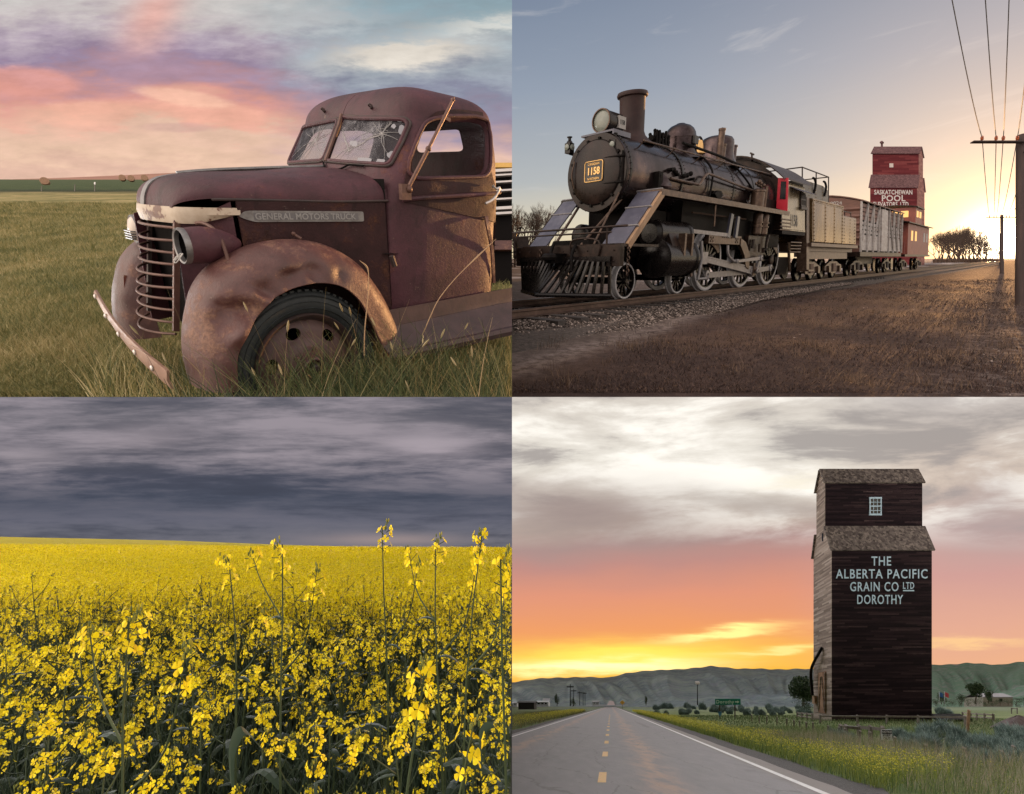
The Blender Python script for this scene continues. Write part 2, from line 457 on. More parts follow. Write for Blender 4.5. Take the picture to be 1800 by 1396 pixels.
def sky_truck(t, uv, a, b):
    big = noise(vmul(uv, (1.6, 1.3, 1)), 1.9, 7, .56, 0.) - .5
    det = noise(vmul(uv, (2.6, 2.8, 1)), 3.6, 9, .62, .1) - .5
    puff = noise(vmul(uv, (3.0, 4.2, 1)), 2.6, 6, .55, .1) - .5
    # the cloud's lower edge sinks towards the right, the plume rises at the middle
    wv = b + big * .36 + det * .30 + puff * .36 + (a - .3) * .10 - gauss(a, b, .34, .45, .10, .25) * .10
    L = ramp(wv.clamp(), [(0, (.80, .52, .40)), (.10, (.83, .56, .41)), (.24, (.80, .53, .40)), (.29, (.81, .45, .34)), (.40, (.72, .34, .29)), (.50, (.50, .28, .31)), (.64, (.33, .25, .36)), (.78, (.46, .38, .45)), (.9, (.58, .52, .52)), (1., (.60, .57, .55))])
    Rr = ramp(wv.clamp(), [(0, (.80, .53, .42)), (.14, (.78, .52, .42)), (.24, (.58, .40, .40)), (.36, (.34, .28, .37)), (.52, (.26, .27, .36)), (.66, (.34, .38, .44)), (.82, (.31, .38, .44)), (1., (.26, .36, .41))])
    c = mixc((a + big * .5).step(.46, .72), L, Rr)
    c = mixc(gauss(a, b + det * .2, .30, .92, .055, .24, -.15) * .85, c, (.78, .42, .36))
    c = mixc((gauss(a, b + det * .3, .79, .70, .15, .075, .28) * 1.3).clamp(), c, (.74, .68, .60))
    c = mixc((gauss(a, b + det * .3, .96, .86, .12, .05, .35) * 1.1).clamp(), c, (.64, .65, .62))
    lump = det * 1.1 + puff * 1.3                       # billows that break up the cloud's edges
    c = mixc((gauss(a, b, .05, .54, .13, .10, -.2) + lump * .55).step(.30, .72) * .75, c, (.80, .36, .29))
    c = mixc((gauss(a, b, .30, .60, .20, .10, -.05) + lump * .5).step(.34, .80) * .7, c, (.40, .27, .36))
    c = mixc((gauss(a, b, .17, .37, .15, .085, .15) + lump * .6).step(.30, .75) * .8, c, (.88, .47, .34))
    c = mixc((gauss(a, b, .40, .37, .16, .075, -.25) + lump * .6).step(.30, .75) * .85, c, (.86, .44, .33))
    c = mixc((gauss(a, b, .34, .29, .10, .035, -.1) + lump * .5).step(.34, .75) * .5, c, (.62, .38, .34))
    c = mixc((gauss(a, b, .36, .46, .12, .05, -.5) + lump * .6).step(.34, .8) * .7, c, (.93, .55, .40))
    c = mixc((gauss(a, b + det * .45, .62, .88, .16, .09, .1) * .7).clamp(), c, (.50, .52, .53))
    c = mixc((gauss(a, b + det * .35, .12, .30, .14, .07, .1) * .7).clamp(), c, (.85, .50, .38))
    k = ((det * .7) + 1.)
    return mixc(1., c, comb(k, k, k), 'MULTIPLY')
def sky_crop(t, uv, a, b):
    s1 = noise(vmul(uv, (1.2, 2.0, 1)), 2.0, 8, .6, .25)
    s2 = noise(vmul(uv, (1.3, 3.4, 1)), 4.6, 7, .62, .1)
    f = s1 * .68 + s2 * .32
    base = ramp(b.clamp(), [(0, (.150, .150, .180)), (.14, (.125, .128, .168)), (.30, (.068, .078, .112)), (.45, (.080, .085, .118)), (.62, (.135, .128, .155)), (.85, (.165, .155, .180)), (1., (.145, .138, .165))])
    c = mixc((f.step(.43, .62)) * (b.step(.22, .6) * .8 + .15), base, (.33, .29, .325))
    c = mixc(f.step(.50, .36) * .65, c, (.05, .056, .08))
    c = mixc(gauss(a, b + (f - .5) * .3, .83, .66, .10, .11, .3) * .75, c, (.44, .38, .42))
    c = mixc(gauss(a, b + (f - .5) * .3, .28, .70, .12, .09, .2) * .5, c, (.36, .31, .34))
    c = mixc(gauss(a, b + (f - .5) * .3, .05, .58, .10, .06, -.4) * .6, c, (.38, .33, .36))
    c = mixc(gauss(a, b, .76, .005, .13, .040) * .5, c, (.46, .34, .31))
    return c
def sky_road(t, uv, a, b):
    wp = noise(vmul(uv, (1.3, 2.2, 1)), 1.5, 6, .55, .2) - .5
    sk = comb(a * 1.0 + b * .5, b * 2.3 - a * .35)
    s1 = noise(sk, 2.1, 9, .60, .3)
    s2 = noise(vmul(uv, (1.6, 7, 1)), 3.0, 6, .6, .3)
    w_ = b + wp * .16 - (a - .5) * .04
    c = ramp(w_.clamp(), [(0, (1., .50, .05)), (.07, (.98, .46, .09)), (.16, (.90, .36, .14)), (.29, (.78, .32, .20)), (.40, (.56, .28, .24)), (.47, (.45, .29, .27)), (.54, (.56, .45, .38)), (.62, (.72, .65, .57)), (.8, (.82, .77, .69)), (1., (.70, .64, .57))])
    rr = ramp(w_.clamp(), [(0, (.88, .46, .26)), (.15, (.80, .42, .30)), (.33, (.66, .36, .32)), (.52, (.52, .38, .36)), (.68, (.70, .58, .48)), (1., (.56, .51, .48))])
    c = mixc(a.step(.5, .85), c, rr)
    hi = b.step(.42, .62)
    c = mixc(s1.step(.46, .62) * hi * .95, c, (1.12, 1.07, .98))
    c = mixc(s1.step(.48, .36) * hi * .85, c, (.36, .325, .31))
    c = mixc((gauss(a, b + wp * .25, .13, .57, .25, .10, -.18) * .9).clamp(), c, (.36, .28, .26))
    c = mixc((gauss(a, b + wp * .2, .50, .60, .22, .05, -.25) * .6).clamp(), c, (.42, .36, .33))
    c = mixc((gauss(a, b + wp * .25, .93, .62, .10, .14, .3) * .55).clamp(), c, (.44, .36, .35))
    st = s2 - .5
    c = mixc((gauss(a, b + st * .09, .22, .055, .24, .045, .05) * 1.15).clamp(), c, (1.25, .86, .13))
    c = mixc((gauss(a, b + st * .10, .17, .015, .20, .022, .03) * 1.2).clamp(), c, (1.5, 1.22, .55))
    c = mixc((gauss(a, b + st * .12, .41, .135, .11, .018, .16) * 1.2).clamp(), c, (1.35, 1.0, .34))
    c = mixc((gauss(a, b + st * .12, .52, .075, .12, .013, .10) * 1.1).clamp(), c, (1.25, .85, .28))
    c = mixc((gauss(a, b + st * .12, .88, .10, .14, .016, .06) * .8).clamp(), c, (1.05, .66, .30))
    c = mixc((gauss(a, b + st * .2, .55, .70, .07, .03, .1) * .8).clamp(), c, (1.0, .92, .76))
    return c
backdrop(-420, 900, -330, 420, 4800, sky_truck, (0, 315), (900, 315))
backdrop(-420, 900, 610, 1010, 4800, sky_crop, (0, 950), (900, 252))
backdrop(900, 2220, 620, 1330, 4800, sky_road, (900, 1180), (900, 482))

# ---------------------------------------------------------------- ground sheets
def slope_sheet(name, s, h, mat, xlo, xhi, ylo, yhi, relief=None, ny=90, nx=60, cutx=None, cone=False):
    """a hillside; rows get longer with distance, nothing beyond the valley line x = 0"""
    ys = np.geomspace(ylo, yhi, ny); G = np.zeros((ny, nx, 3))
    for i, y in enumerate(ys):
        xs = np.linspace(xlo(y), xhi(y), nx); z = s * y - h + (relief(xs, np.full(nx, y)) if relief else 0)
        G[i, :, 0] = xs; G[i, :, 1] = y; G[i, :, 2] = z
    mb = MB().grid(G)
    f = np.array(mb.f); o = fast(name, G.reshape(-1, 3), f, mat, smooth=True); tag(o, kind='structure'); return o
TRUCK = Fr([[.64073, .76697, .03505], [.71554, -.57996, -.38941], [.27834, -.27459, .9204]], [-1.7871, 3.3826, .0524])
LOCO = Fr([[.72416, .68959, -.00747], [.66239, -.69853, -.27074], [.19192, -.19111, .96262]], [1.9157, 11.2976, 2.3257])
CARS = Fr([[.72416, .68959, -.00747 - .14 * .68959], [.66239, -.69853, -.27074 + .14 * .69853], [.19192, -.19111, .96262 + .14 * .19111]], [1.9157, 11.2976, 2.3257])

def wobble(seed, amp, wl):
    r = np.random.default_rng(seed); K = [(r.normal(0, 1, 2) / wl * 2 * np.pi / 2, r.uniform(0, 6.3), r.uniform(.5, 1)) for _ in range(7)]
    def f(x, y):
        z = 0
        for k, ph, a in K: z = z + a * np.sin(k[0] * x + k[1] * y + ph)
        return z * amp / 3
    return f

# --- pasture under the truck
m, t, b = newmat('pasture')
P = coord(t); x, y, z = xyz(P)
n1 = noise(vmul(P, (.35, .55, .5)), 1.0, 5, .6, .5); n2 = noise(vmul(P, (1, 1.3, 1)), 2.2, 6, .65); n3 = noise(P, 38, 4, .7)
f = n1 * .5 + n2 * .3 + n3 * .2
f = ((f - .5) * 2.4 + .5).clamp()
near = ramp(f, [(0, (.045, .056, .023)), (.32, (.13, .135, .050)), (.5, (.24, .205, .083)), (.68, (.37, .295, .14)), (1, (.52, .41, .21))])
crop = ramp(f, [(0, (.022, .038, .015)), (.5, (.045, .068, .026)), (.8, (.085, .098, .038)), (1, (.14, .135, .06))])
c = mixc(y.step(48, 60), near, crop)
c = mixc((gauss(y, y, 57, 57, 8, 1e5)) * .75, c, (.014, .020, .010))
setin(t, b, 'Base Color', c); setin(t, b, 'Roughness', .9); b.inputs['Specular IOR Level'].default_value = .15
setbump(t, b, n3, .9, .05)
wob = wobble(1, .05, 3.)
slope_sheet('pasture', S_TRUCK, H_TRUCK, m, lambda y: -1.2 * y, lambda y: 0., H_TRUCK / S_TRUCK, 2700, lambda x, y: wob(x, y) * np.clip((y - 3.1) / 3, 0, 1), ny=160, nx=90)
# --- long brown rise on the horizon
def ridge(name, pts, Y0, Y1, s, h, mat, base_y, rough=0., seed=3, nx=160, ny=26):
    """terrain that climbs from the plain at distance Y0 to a crest at Y1 whose skyline passes the given photo points"""
    px = np.array([p[0] for p in pts], float); py = np.array([p[1] for p in pts], float)
    xs = np.linspace(px.min(), px.max(), nx); crest = np.interp(xs, px, py); G = np.zeros((ny, nx, 3))
    w1 = wobble(seed, 1., (Y1 - Y0) * .35); w2 = wobble(seed + 1, 1., (Y1 - Y0) * .12)
    for i in range(ny):
        u = i / (ny - 1); Y = Y0 + (Y1 - Y0) * min(1, u * 1.12)
        X = (xs - CX) / FPX * Y; zb = s * Y - h; zt = (CY - crest) / FPX * Y1
        q = np.sin(min(1., u * 1.12) * np.pi / 2) ** 1.3
        zz = (s * Y - h) + (zt - (s * Y1 - h)) * q
        if u * 1.12 > 1: zz = zz - (u * 1.12 - 1) * (Y1 - Y0) * .3
        bell = math.sin(min(1, u * 1.12) * np.pi) ** .8
        zz = zz + rough * bell * (w1(X, np.full(nx, Y)) + .5 * w2(X, np.full(nx, Y)))
        G[i] = np.stack([X, np.full(nx, Y), zz], 1)
    mb = MB().grid(G); o = fast(name, G.reshape(-1, 3), np.array(mb.f), mat, smooth=True); tag(o, kind='structure'); return o
hillm = worn('dry_hill', [(0, (.20, .10, .085)), (.5, (.29, .16, .12)), (1, (.36, .21, .15))], scale=.01, rough=(.85, .95), bump=0, spec=.1)
ridge('hill', [(-420, 318), (0, 316), (100, 313), (200, 309), (330, 303), (500, 299), (700, 297), (900, 296)], 1500, 2600, S_TRUCK, H_TRUCK, hillm, 318)

# --- rail yard: dry grass, a pale worn strip, the ballast shoulder
m, t, b = newmat('rail_yard_ground')
P = coord(t); Yl = vdot(P, tuple(LOCO.M[:, 1])); Yl = Yl - float(LOCO.M[:, 1] @ LOCO.o); Xl = vdot(P, tuple(LOCO.M[:, 0])) - float(LOCO.M[:, 0] @ LOCO.o)
n1 = noise(P, .8, 6, .65, .4); n2 = noise(P, 7, 5, .65); n3 = noise(P, 55, 4, .7); big = noise(P, .12, 3, .5)
f = n1 * .35 + n2 * .3 + n3 * .35; f = ((f - .5) * 2.4 + .5).clamp()
grass = ramp(f, [(0, (.014, .008, .008)), (.4, (.040, .024, .021)), (.65, (.070, .044, .037)), (1, (.14, .095, .08))])
dirt = ramp(f, [(0, (.045, .034, .030)), (.5, (.105, .080, .070)), (1, (.24, .185, .165))])
pale = ramp(f, [(0, (.10, .078, .07)), (.5, (.20, .16, .145)), (1, (.34, .28, .26))])
e = Yl + (Xl * .162) + (n1 - .5) * .9
c = mixc((Yl + (n1 - .5) * 1.2 + (Xl * .19)).step(2.25, 1.75), grass, dirt)
c = mixc(gauss(e, e, 2.30, 2.30, .30, 1e6) * (n2.step(.35, .6) * .6 + .3), c, pale)
track = gauss(Yl + (n1 - .5) * .8, Yl, 7.2, 7.2, .7, 1e6)
c = mixc(track * n2.step(.45, .65) * .5, c, pale)
c = mixc((Yl.step(-2, -6)) * (big.step(.5, .6)) * .8, c, (.45, .43, .44))
setin(t, b, 'Base Color', c); setin(t, b, 'Roughness', .9); b.inputs['Specular IOR Level'].default_value = .2
setbump(t, b, n3 * .7 + n2 * .5, 1., .05)
wob2 = wobble(5, .035, 2.5)
slope_sheet('rail_yard_ground', S_RAIL, H_RAIL, m, lambda y: 0., lambda y: 1.22 * y, H_RAIL / S_RAIL, 26000, lambda x, y: wob2(x, y) * np.clip((y - 4.3) / 3, 0, 1) * (y < 300), ny=170, nx=110)  # stretched far out of sight to keep the low sun off the valley

# --- crop field floor and far yellow canopy
m, t, b = newmat('field_soil')
P = coord(t); n3 = noise(P, 30, 4, .7)
setin(t, b, 'Base Color', ramp(n3, [(0, (.008, .010, .006)), (.6, (.018, .020, .011)), (1, (.03, .03, .018))])); setin(t, b, 'Roughness', .95)
slope_sheet('field_soil', S_CROP, H_CROP, m, lambda y: -1.4 * y - 1, lambda y: 0., .25, 60, None, ny=40, nx=20)

# --- valley floor on the road side
m, t, b = newmat('prairie')
P = coord(t); x, y, z = xyz(P)
n1 = noise(vmul(P, (.10, .05, .05)), 1., 5, .6); n2 = noise(vmul(P, (.6, .3, .3)), 1., 6, .65); n3 = noise(P, 12, 5, .7)
f = n1 * .4 + n2 * .35 + n3 * .25; f = ((f - .5) * 2.2 + .5).clamp()
c = ramp(f, [(0, (.055, .085, .036)), (.35, (.10, .15, .058)), (.6, (.16, .19, .082)), (.8, (.23, .22, .12)), (1, (.22, .25, .20))])
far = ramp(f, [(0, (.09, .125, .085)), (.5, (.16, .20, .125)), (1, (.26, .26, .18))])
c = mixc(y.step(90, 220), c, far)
setin(t, b, 'Base Color', c); setin(t, b, 'Roughness', .95); b.inputs['Specular IOR Level'].default_value = .1
setbump(t, b, n3, .8, .08)
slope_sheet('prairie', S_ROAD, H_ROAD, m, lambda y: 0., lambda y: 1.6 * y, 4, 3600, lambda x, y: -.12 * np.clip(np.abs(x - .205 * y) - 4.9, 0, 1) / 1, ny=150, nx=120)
# --- grassed banks where two hillsides of different height meet along the valley line
bankm = worn('earth_bank', [(0, (.03, .03, .016)), (.5, (.08, .07, .04)), (1, (.16, .13, .075))], scale=1.5, rough=(.9, .95), bump=1., bscale=12, bdist=.05)
def bank(y0, y1, za, zb):
    G = []
    for y in np.geomspace(y0, y1, 70): G.append([(0, y, za(y) + (zb(y) - za(y)) * u) for u in (0, .5, 1)])
    mb = MB().grid(G); tag(fast('bank', np.array(G).reshape(-1, 3), np.array(mb.f), bankm), kind='structure')
bank(H_TRUCK / S_TRUCK, 2700, lambda y: max(0., S_RAIL * y - H_RAIL), lambda y: S_TRUCK * y - H_TRUCK)
bank(.8, 640, lambda y: S_ROAD * y - H_ROAD, lambda y: S_CROP * y - H_CROP)
# ---------------------------------------------------------------- the rusted truck
CLIP[:] = [(0, -1, 0.), (2, 1, 0.)]
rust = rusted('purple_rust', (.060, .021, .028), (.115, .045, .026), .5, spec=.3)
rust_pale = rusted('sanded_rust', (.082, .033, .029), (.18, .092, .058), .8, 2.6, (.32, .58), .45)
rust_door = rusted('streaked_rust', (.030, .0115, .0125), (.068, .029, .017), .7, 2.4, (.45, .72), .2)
rust_dark = worn('dark_rust', [(0, (.010, .007, .007)), (.5, (.030, .017, .016)), (1, (.075, .038, .03))], scale=5, bump=.3)
rust_bar = worn('bar_rust', dk([(0, (.09, .042, .032)), (.5, (.17, .082, .062)), (1, (.27, .15, .11))], 0.6), scale=12, rough=(.4, .6), metal=.3)
cream = worn('chipped_cream', dk([(0, (.07, .03, .02)), (.34, (.16, .07, .045)), (.40, (.48, .38, .28)), (.7, (.58, .48, .37)), (1, (.66, .58, .47))], 0.8), scale=7, rough=(.4, .6), bump=.3)
trimm = worn('dull_trim', dk([(0, (.14, .12, .12)), (.5, (.30, .29, .29)), (1, (.46, .46, .46))], 0.6), scale=16, rough=(.3, .5), metal=.6, bump=.2)
rubber = worn('old_rubber', dk([(0, (.007, .010, .011)), (.6, (.016, .021, .023)), (1, (.035, .042, .044))], 0.8), scale=14, rough=(.6, .85), bump=.35, bscale=60)
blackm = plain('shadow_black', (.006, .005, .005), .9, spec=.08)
hubm = worn('hub_rust', dk([(0, (.05, .022, .022)), (.4, (.11, .052, .050)), (.7, (.15, .075, .070)), (1, (.21, .12, .105))], 0.55), scale=9, rough=(.45, .7), bump=.4)
seatm = worn('seat_cloth', [(0, (.05, .048, .043)), (.5, (.10, .095, .085)), (1, (.16, .15, .13))], scale=14, rough=(.8, .95))
steelpale = plain('pale_steel', (.5, .46, .43), .35, .7)

truck = thing('rusted_truck', 'rusted purple brown vintage truck with a cracked windshield sunk in tall grass', 'truck', TRUCK.w((.3, 0, .0))[0])
T = TRUCK
def interp(xs, ys): return lambda z: float(np.interp(z, xs, ys))
xf = interp([.4, 1.25, 1.44, 1.62, 1.80, 1.9], [.60, .65, .70, .80, .90, .92]); xr = interp([.4, 1.4, 1.6, 1.8, 1.9], [1.76, 1.78, 1.78, 1.75, 1.73])
wc = interp([.4, .9, 1.25, 1.34, 1.5, 1.7, 1.8, 1.9], [.73, .75, .76, .765, .745, .70, .67, .65])
ZR, HR = 1.76, .215
def cabS(s, v, k=1.):
    z = min(v, ZR); th = s * math.pi
    a, b, w_ = xr(z), xf(z), wc(z); xc = (a + b) / 2; A = (a - b) / 2
    n = 5.4 + .5 * math.cos(th)
    c, q = math.cos(th), math.sin(th)
    r = (abs(c / A) ** n + abs(q / w_) ** n) ** (-1 / n)
    if v > ZR:
        f = min((v - ZR) / .5, .995) * math.pi / 2; sc = math.cos(f) ** .62; z = ZR + HR * math.sin(f) ** .92; r *= max(sc, .02); xc += .05 * math.sin(f)
        return np.array([xc + k * r * c, k * r * q, z - (1 - k) * .6])
    return np.array([xc + k * r * c, k * r * q, z])
def tr(S, pts, u0, v0, fr=T):
    out = []; g = (u0, v0)
    for x, y in pts:
        g = solve(S, fr, x, y, *g); out.append(g)
    return np.array(out)
win = rounded(tr(cabS, [(739, 240), (750, 218), (765, 210.5), (833, 208.5), (853, 215), (858, 235), (856.5, 297), (849, 308), (735, 310.5), (723.5, 301), (724, 283)], .45, 1.5), .02, 2)
near = rounded(tr(cabS, [(604.4, 208), (707, 211.5), (714, 219), (683, 284), (676, 288), (574.5, 280.5)], .93, 1.6), .015, 3)
far_ = rounded(tr(cabS, [(594.4, 211.5), (567.8, 281), (505.5, 285.5), (529, 227)], -.9, 1.6), .03, 3)
yb = T.on(0, 1.75, 816, 240)[1]; zb0 = T.on(0, 1.77, 790, 267)[2]; zb1 = T.on(0, 1.76, 800, 221)[2]
hy = abs(yb)
sb = hy / (math.pi * .55)
rearw = rounded([(-sb, zb0), (sb, zb0), (sb, zb1), (-sb, zb1)], .035, 4)
winf = win * np.array([-1, 1])
step = .032
cabm = sheet([(-.998, .52), (.998, .52), (.998, ZR + .497), (-.998, ZR + .497)], [win, winf, near, far_, rearw], cabS, step, thick=lambda u, v: cabS(u, v, .965))
build('cab', cabm, rust, truck, T, smooth=50)
# door skin, proud of the cab side so that its shut line shows
dout = tr(cabS, [(703.5, 354), (719, 283), (746, 214), (767, 198.5), (800, 194), (847, 199.5), (868, 219), (874.5, 252), (876, 340), (867, 440), (861, 515), (785, 528), (690, 543), (681, 497), (694, 420)], .45, 1.3)
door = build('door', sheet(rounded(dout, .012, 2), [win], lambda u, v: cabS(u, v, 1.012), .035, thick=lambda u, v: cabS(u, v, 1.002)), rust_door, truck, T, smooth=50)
# rolled frame round the window, belt moulding
def frame_tube(name, loop, S, r, mat, parent, k=1.012):
    L = [S(u, v, k) for u, v in dense(loop, .04)]
    return build(name, MB().tube(L, r, 8, loop=True), mat, parent, T)
cw = win.mean(0); frame_tube('window_frame', cw + (win - cw) * 1.06, cabS, .013, rust, door)
belt = [cabS(*solve(cabS, T, x, y, .45, 1.3), 1.022) for x, y in [(707, 352), (740, 348), (790, 345), (840, 342), (872, 339), (884, 337)]]
build('belt_moulding', MB().tube(cr(belt, 4), .014, 8), rust, door, T)
hb = cabS(*solve(cabS, T, 868, 331, .45, 1.3), 1.03)
h1 = MB().tube(cr([T.on(1, .80, *p) for p in ((867, 327), (873, 332), (878, 330), (876, 337), (870, 347), (862, 354), (853, 358))], 4), [.007] * 4 + [.009] * 12 + [.011] * 8 + [.009], 8)
h1.ball(T.on(1, .79, 867, 328), .012)
build('handle', h1, steelpale, door, T)
hg = MB(); 
for a_, b_ in (((688, 450), (694, 468)),):
    p, q = T.on(1, .775, *a_), T.on(1, .775, *b_); hg.tube([p, q], .018, 8)
build('hinge', hg, rust_dark, door, T)
strip = [cabS(*solve(cabS, T, x, y, .4, 1.), 1.02) for x, y in [(883, 348), (878, 390), (872, 440), (865, 497)]]
st = MB(); P_ = np.array(strip); st.ring([[p + np.array(d_) for d_ in ((-.016, 0, 0), (.016, .0, 0), (.016, .012, 0), (-.016, .012, 0))] for p in cr(P_, 4)])
build('door_edge_strip', st, rust_pale, truck, T)
# windshield: rubber frame, divider, panes with cracks
for lp, nm in ((near, 'n'), (far_, 'f')):
    c0 = lp.mean(0); L = [cabS(u, v, 1.005) for u, v in dense(c0 + (lp - c0) * 1.035, .02)]
    fr_ = build('windshield_frame', MB().tube(L, .013, 8, loop=True), rust, truck, T)
    L2 = [cabS(u, v, 1.003) for u, v in dense(c0 + (lp - c0) * 1.10, .02)]
    build('rubber_seal', MB().tube(L2, .010, 8, loop=True), rust_dark, fr_, T)
m, t, b = newmat('dirty_glass')
n = noise(coord(t), 9, 6, .65); n2 = noise(coord(t), 3.1, 4, .6)
tp = t.nodes.new('ShaderNodeBsdfTransparent'); tp.inputs[0].default_value = (.80, .82, .86, 1)
setin(t, b, 'Base Color', (.17, .165, .185)); setin(t, b, 'Roughness', .25); b.inputs['Specular IOR Level'].default_value = .3
mx = t.nodes.new('ShaderNodeMixShader'); k = (n2.step(.42, .62) * .26 + n.step(.56, .66) * .40 + .10).clamp()
t.links.new(k.k, mx.inputs[0]); t.links.new(tp.outputs[0], mx.inputs[1]); t.links.new(b.outputs[0], mx.inputs[2]); t.links.new(mx.outputs[0], t.nodes['Material Output'].inputs[0])
glassm = m
crackm = plain('crack_white', (.26, .25, .25), .6)
for lp, cpx, nr_ in ((near, [(671, 235), (612, 262)], 9), (far_, [(554, 247)], 14)):
    pane = build('windshield_pane', sheet(lp, [], lambda u, v: cabS(u, v, .992), .04, thick=lambda u, v: cabS(u, v, .987)), glassm, truck, T)
    ck = MB()
    for ci, (x, y) in enumerate(cpx):
        c0 = solve(cabS, T, x, y, *lp.mean(0))
        for i in range(nr_ if ci == 0 else 6):
            a = i / (nr_ if ci == 0 else 6) * 6.28 + R_.uniform(-.2, .2); L = [c0]; q = c0.copy(); ln = R_.uniform(.5, 1.0)
            for k in range(14):
                a += R_.uniform(-.22, .22); q = q + np.array([math.cos(a) * .013, math.sin(a) * .022]) * ln
                if not inside([q], lp)[0]: break
                L.append(q)
            if len(L) > 2: ck.tube([cabS(u, v, .996) for u, v in L], np.linspace(.0021, .0009, len(L)), 5)
        for rr_ in (.014, .032):
            L = [c0 + np.array([math.cos(a) * rr_ * .6, math.sin(a) * rr_]) * R_.uniform(.75, 1.25) for a in np.linspace(0, 6.28, 15)[:-1]]
            if inside(L, lp).all(): ck.tube([cabS(u, v, .996) for u, v in L], .0012, 4, loop=True)
    if cpx[0][0] == 671:      # the long chipped break and the flaked patches along the edges
        for s0, s1 in (((612, 266), (671, 235)), ((671, 235), (690, 212)), ((602, 232), (614, 266))):
            A, B = solve(cabS, T, *s0, *c0), solve(cabS, T, *s1, *c0)
            for j in range(3): ck.tube([cabS(*(A + (B - A) * u + NP.normal(0, .0025, 2)), .996) for u in np.linspace(0, 1, 12)], .0018, 5)
    build('crack', ck, crackm, pane, T)
    if cpx[0][0] == 671:
        flm = plain('flake', (.20, .20, .225), .5)
        for cx_, cy_, w_, h_ in ((640, 282, 17, 6), (668, 283, 9, 5), (622, 252, 9, 6), (706, 228, 6, 10), (688, 272, 8, 7), (703, 212, 8, 4), (692, 222, 5, 4)):
            pp = []
            for i in range(11):
                a = i / 11 * 6.28; r = R_.uniform(.65, 1.1); pp.append(solve(cabS, T, cx_ + math.cos(a) * w_ * r, cy_ + math.sin(a) * h_ * r, *c0))
            build('flaked_patch', sheet(pp, [], lambda u, v: cabS(u, v, .998), .03), flm, pane, T, smooth=0)
dv = [cabS(1., v, 1.02) for v in np.linspace(solve(cabS, T, 568, 284, 1., 1.5)[1], solve(cabS, T, 601, 205, 1., 1.7)[1], 6)]
build('windshield_divider', MB().tube(dv, .014, 8), rust_bar, truck, T)
wp = [cabS(*solve(cabS, T, x, y, .95, 1.46), 1.03) for x, y in [(572, 286), (575, 294), (583, 298), (598, 298), (608, 294), (617, 290), (640, 292)]]
build('wiper', MB().tube(cr(wp, 4), .006, 6), blackm, truck, T)
for x, y in ((571, 197), (653, 191)):
    p = cabS(*solve(cabS, T, x, y, .95, ZR + .1), 1.01); build('roof_clip', MB().tube(cr([p + np.array(q) for q in ((0, 0, 0), (-.02, .0, .01), (-.025, .02, .015), (-.01, .03, .005))], 3), .005, 6).ball(p, .011), rust_dark, truck, T)
# interior
sb_ = MB(); G = []
for u in np.linspace(0, 1, 9):
    a = u * math.pi; w2 = .66 
    G.append([(1.62 - .12 * math.sin(a) - .0 * q, (q - .5) * 2 * w2, 1.02 + .0 + .40 * (1 - abs(2 * u - 1) ** 3) * (1 - .15 * abs(2 * q - 1) ** 6) - .02) for q in np.linspace(0, 1, 15)])
prof = [(1.40, .95), (1.42, 1.15), (1.47, 1.32), (1.54, 1.40), (1.62, 1.38), (1.66, 1.2), (1.66, .95)]
sb_.ring([[(x + .0, y, .95 + (z - .95) * (1 - .16 * abs(y / .66) ** 5)) for x, z in prof] for y in np.linspace(-.66, .66, 13)])
build('seat', sb_, seatm, truck, T)
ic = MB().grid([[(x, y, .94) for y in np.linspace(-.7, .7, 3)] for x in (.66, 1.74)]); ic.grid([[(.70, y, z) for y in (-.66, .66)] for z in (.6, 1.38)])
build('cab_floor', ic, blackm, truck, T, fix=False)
sw = [(.98 + .07 * math.sin(a), .33 + .19 * math.cos(a), 1.40 + .17 * math.sin(a)) for a in np.linspace(0, 6.28, 25)[:-1]]
s2 = MB().tube(sw, .011, 6, loop=True); s2.tube([(.98, .33, 1.40), (.72, .33, 1.15)], .016); s2.tube([sw[0], sw[12]], .008)
build('steering_wheel', s2, blackm, truck, T)
# hood
Cp = cr([(-.405, 1.20), (-.39, 1.25), (-.36, 1.30), (-.315, 1.333), (-.25, 1.352), (-.13, 1.371), (.06, 1.392), (.41, 1.422), (.70, 1.445)], 5)
Ep = cr([(-.375, .335, 1.20), (-.365, .35, 1.212), (-.335, .38, 1.228), (-.285, .41, 1.24), (-.22, .44, 1.248), (-.12, .468, 1.25), (.08, .508, 1.25), (.41, .585, 1.25), (.72, .655, 1.26)], 5)
def hoodP(i, q):
    C, E = Cp[i], Ep[i]; f = abs(q) * math.pi / 2; h = math.sin(f) ** .86; v = 1 - max(math.cos(f), 0) ** .78
    z = C[1] - (C[1] - E[2]) * v
    x = C[0] + (E[0] - C[0]) * h
    if q < 0: x += .035 * h * max(0, 1 - i / 24)
    z -= .012 * math.exp(-((x - .3) / .1) ** 2 - ((q - .35) / .2) ** 2) + .006 * math.sin(9 * x + 4 * q) * math.exp(-((q - .2) / .4) ** 2)
    return (x, math.copysign(E[1] * h, q), z)
hq = np.linspace(-1, 1, 41)
hd = MB().grid([[hoodP(i, q) for q in hq] for i in range(len(Cp))])
lip = [hoodP(i, 1.) for i in range(len(Cp))]; 
build('hood', hd, rust, truck, T, smooth=60, solid=.008)
build('hood_strip', MB().tube([(x, 0, z + .006) for x, z in Cp[22:]], .012, 6), trimm, truck, T)
build('nose_strip', MB().ring([[(x - .004, y, z + .004) for y in (-.03, 0, .03)] + [(x + .012, y, z - .012) for y in (.03, -.03)] for x, z in Cp[:24]]), trimm, truck, T)
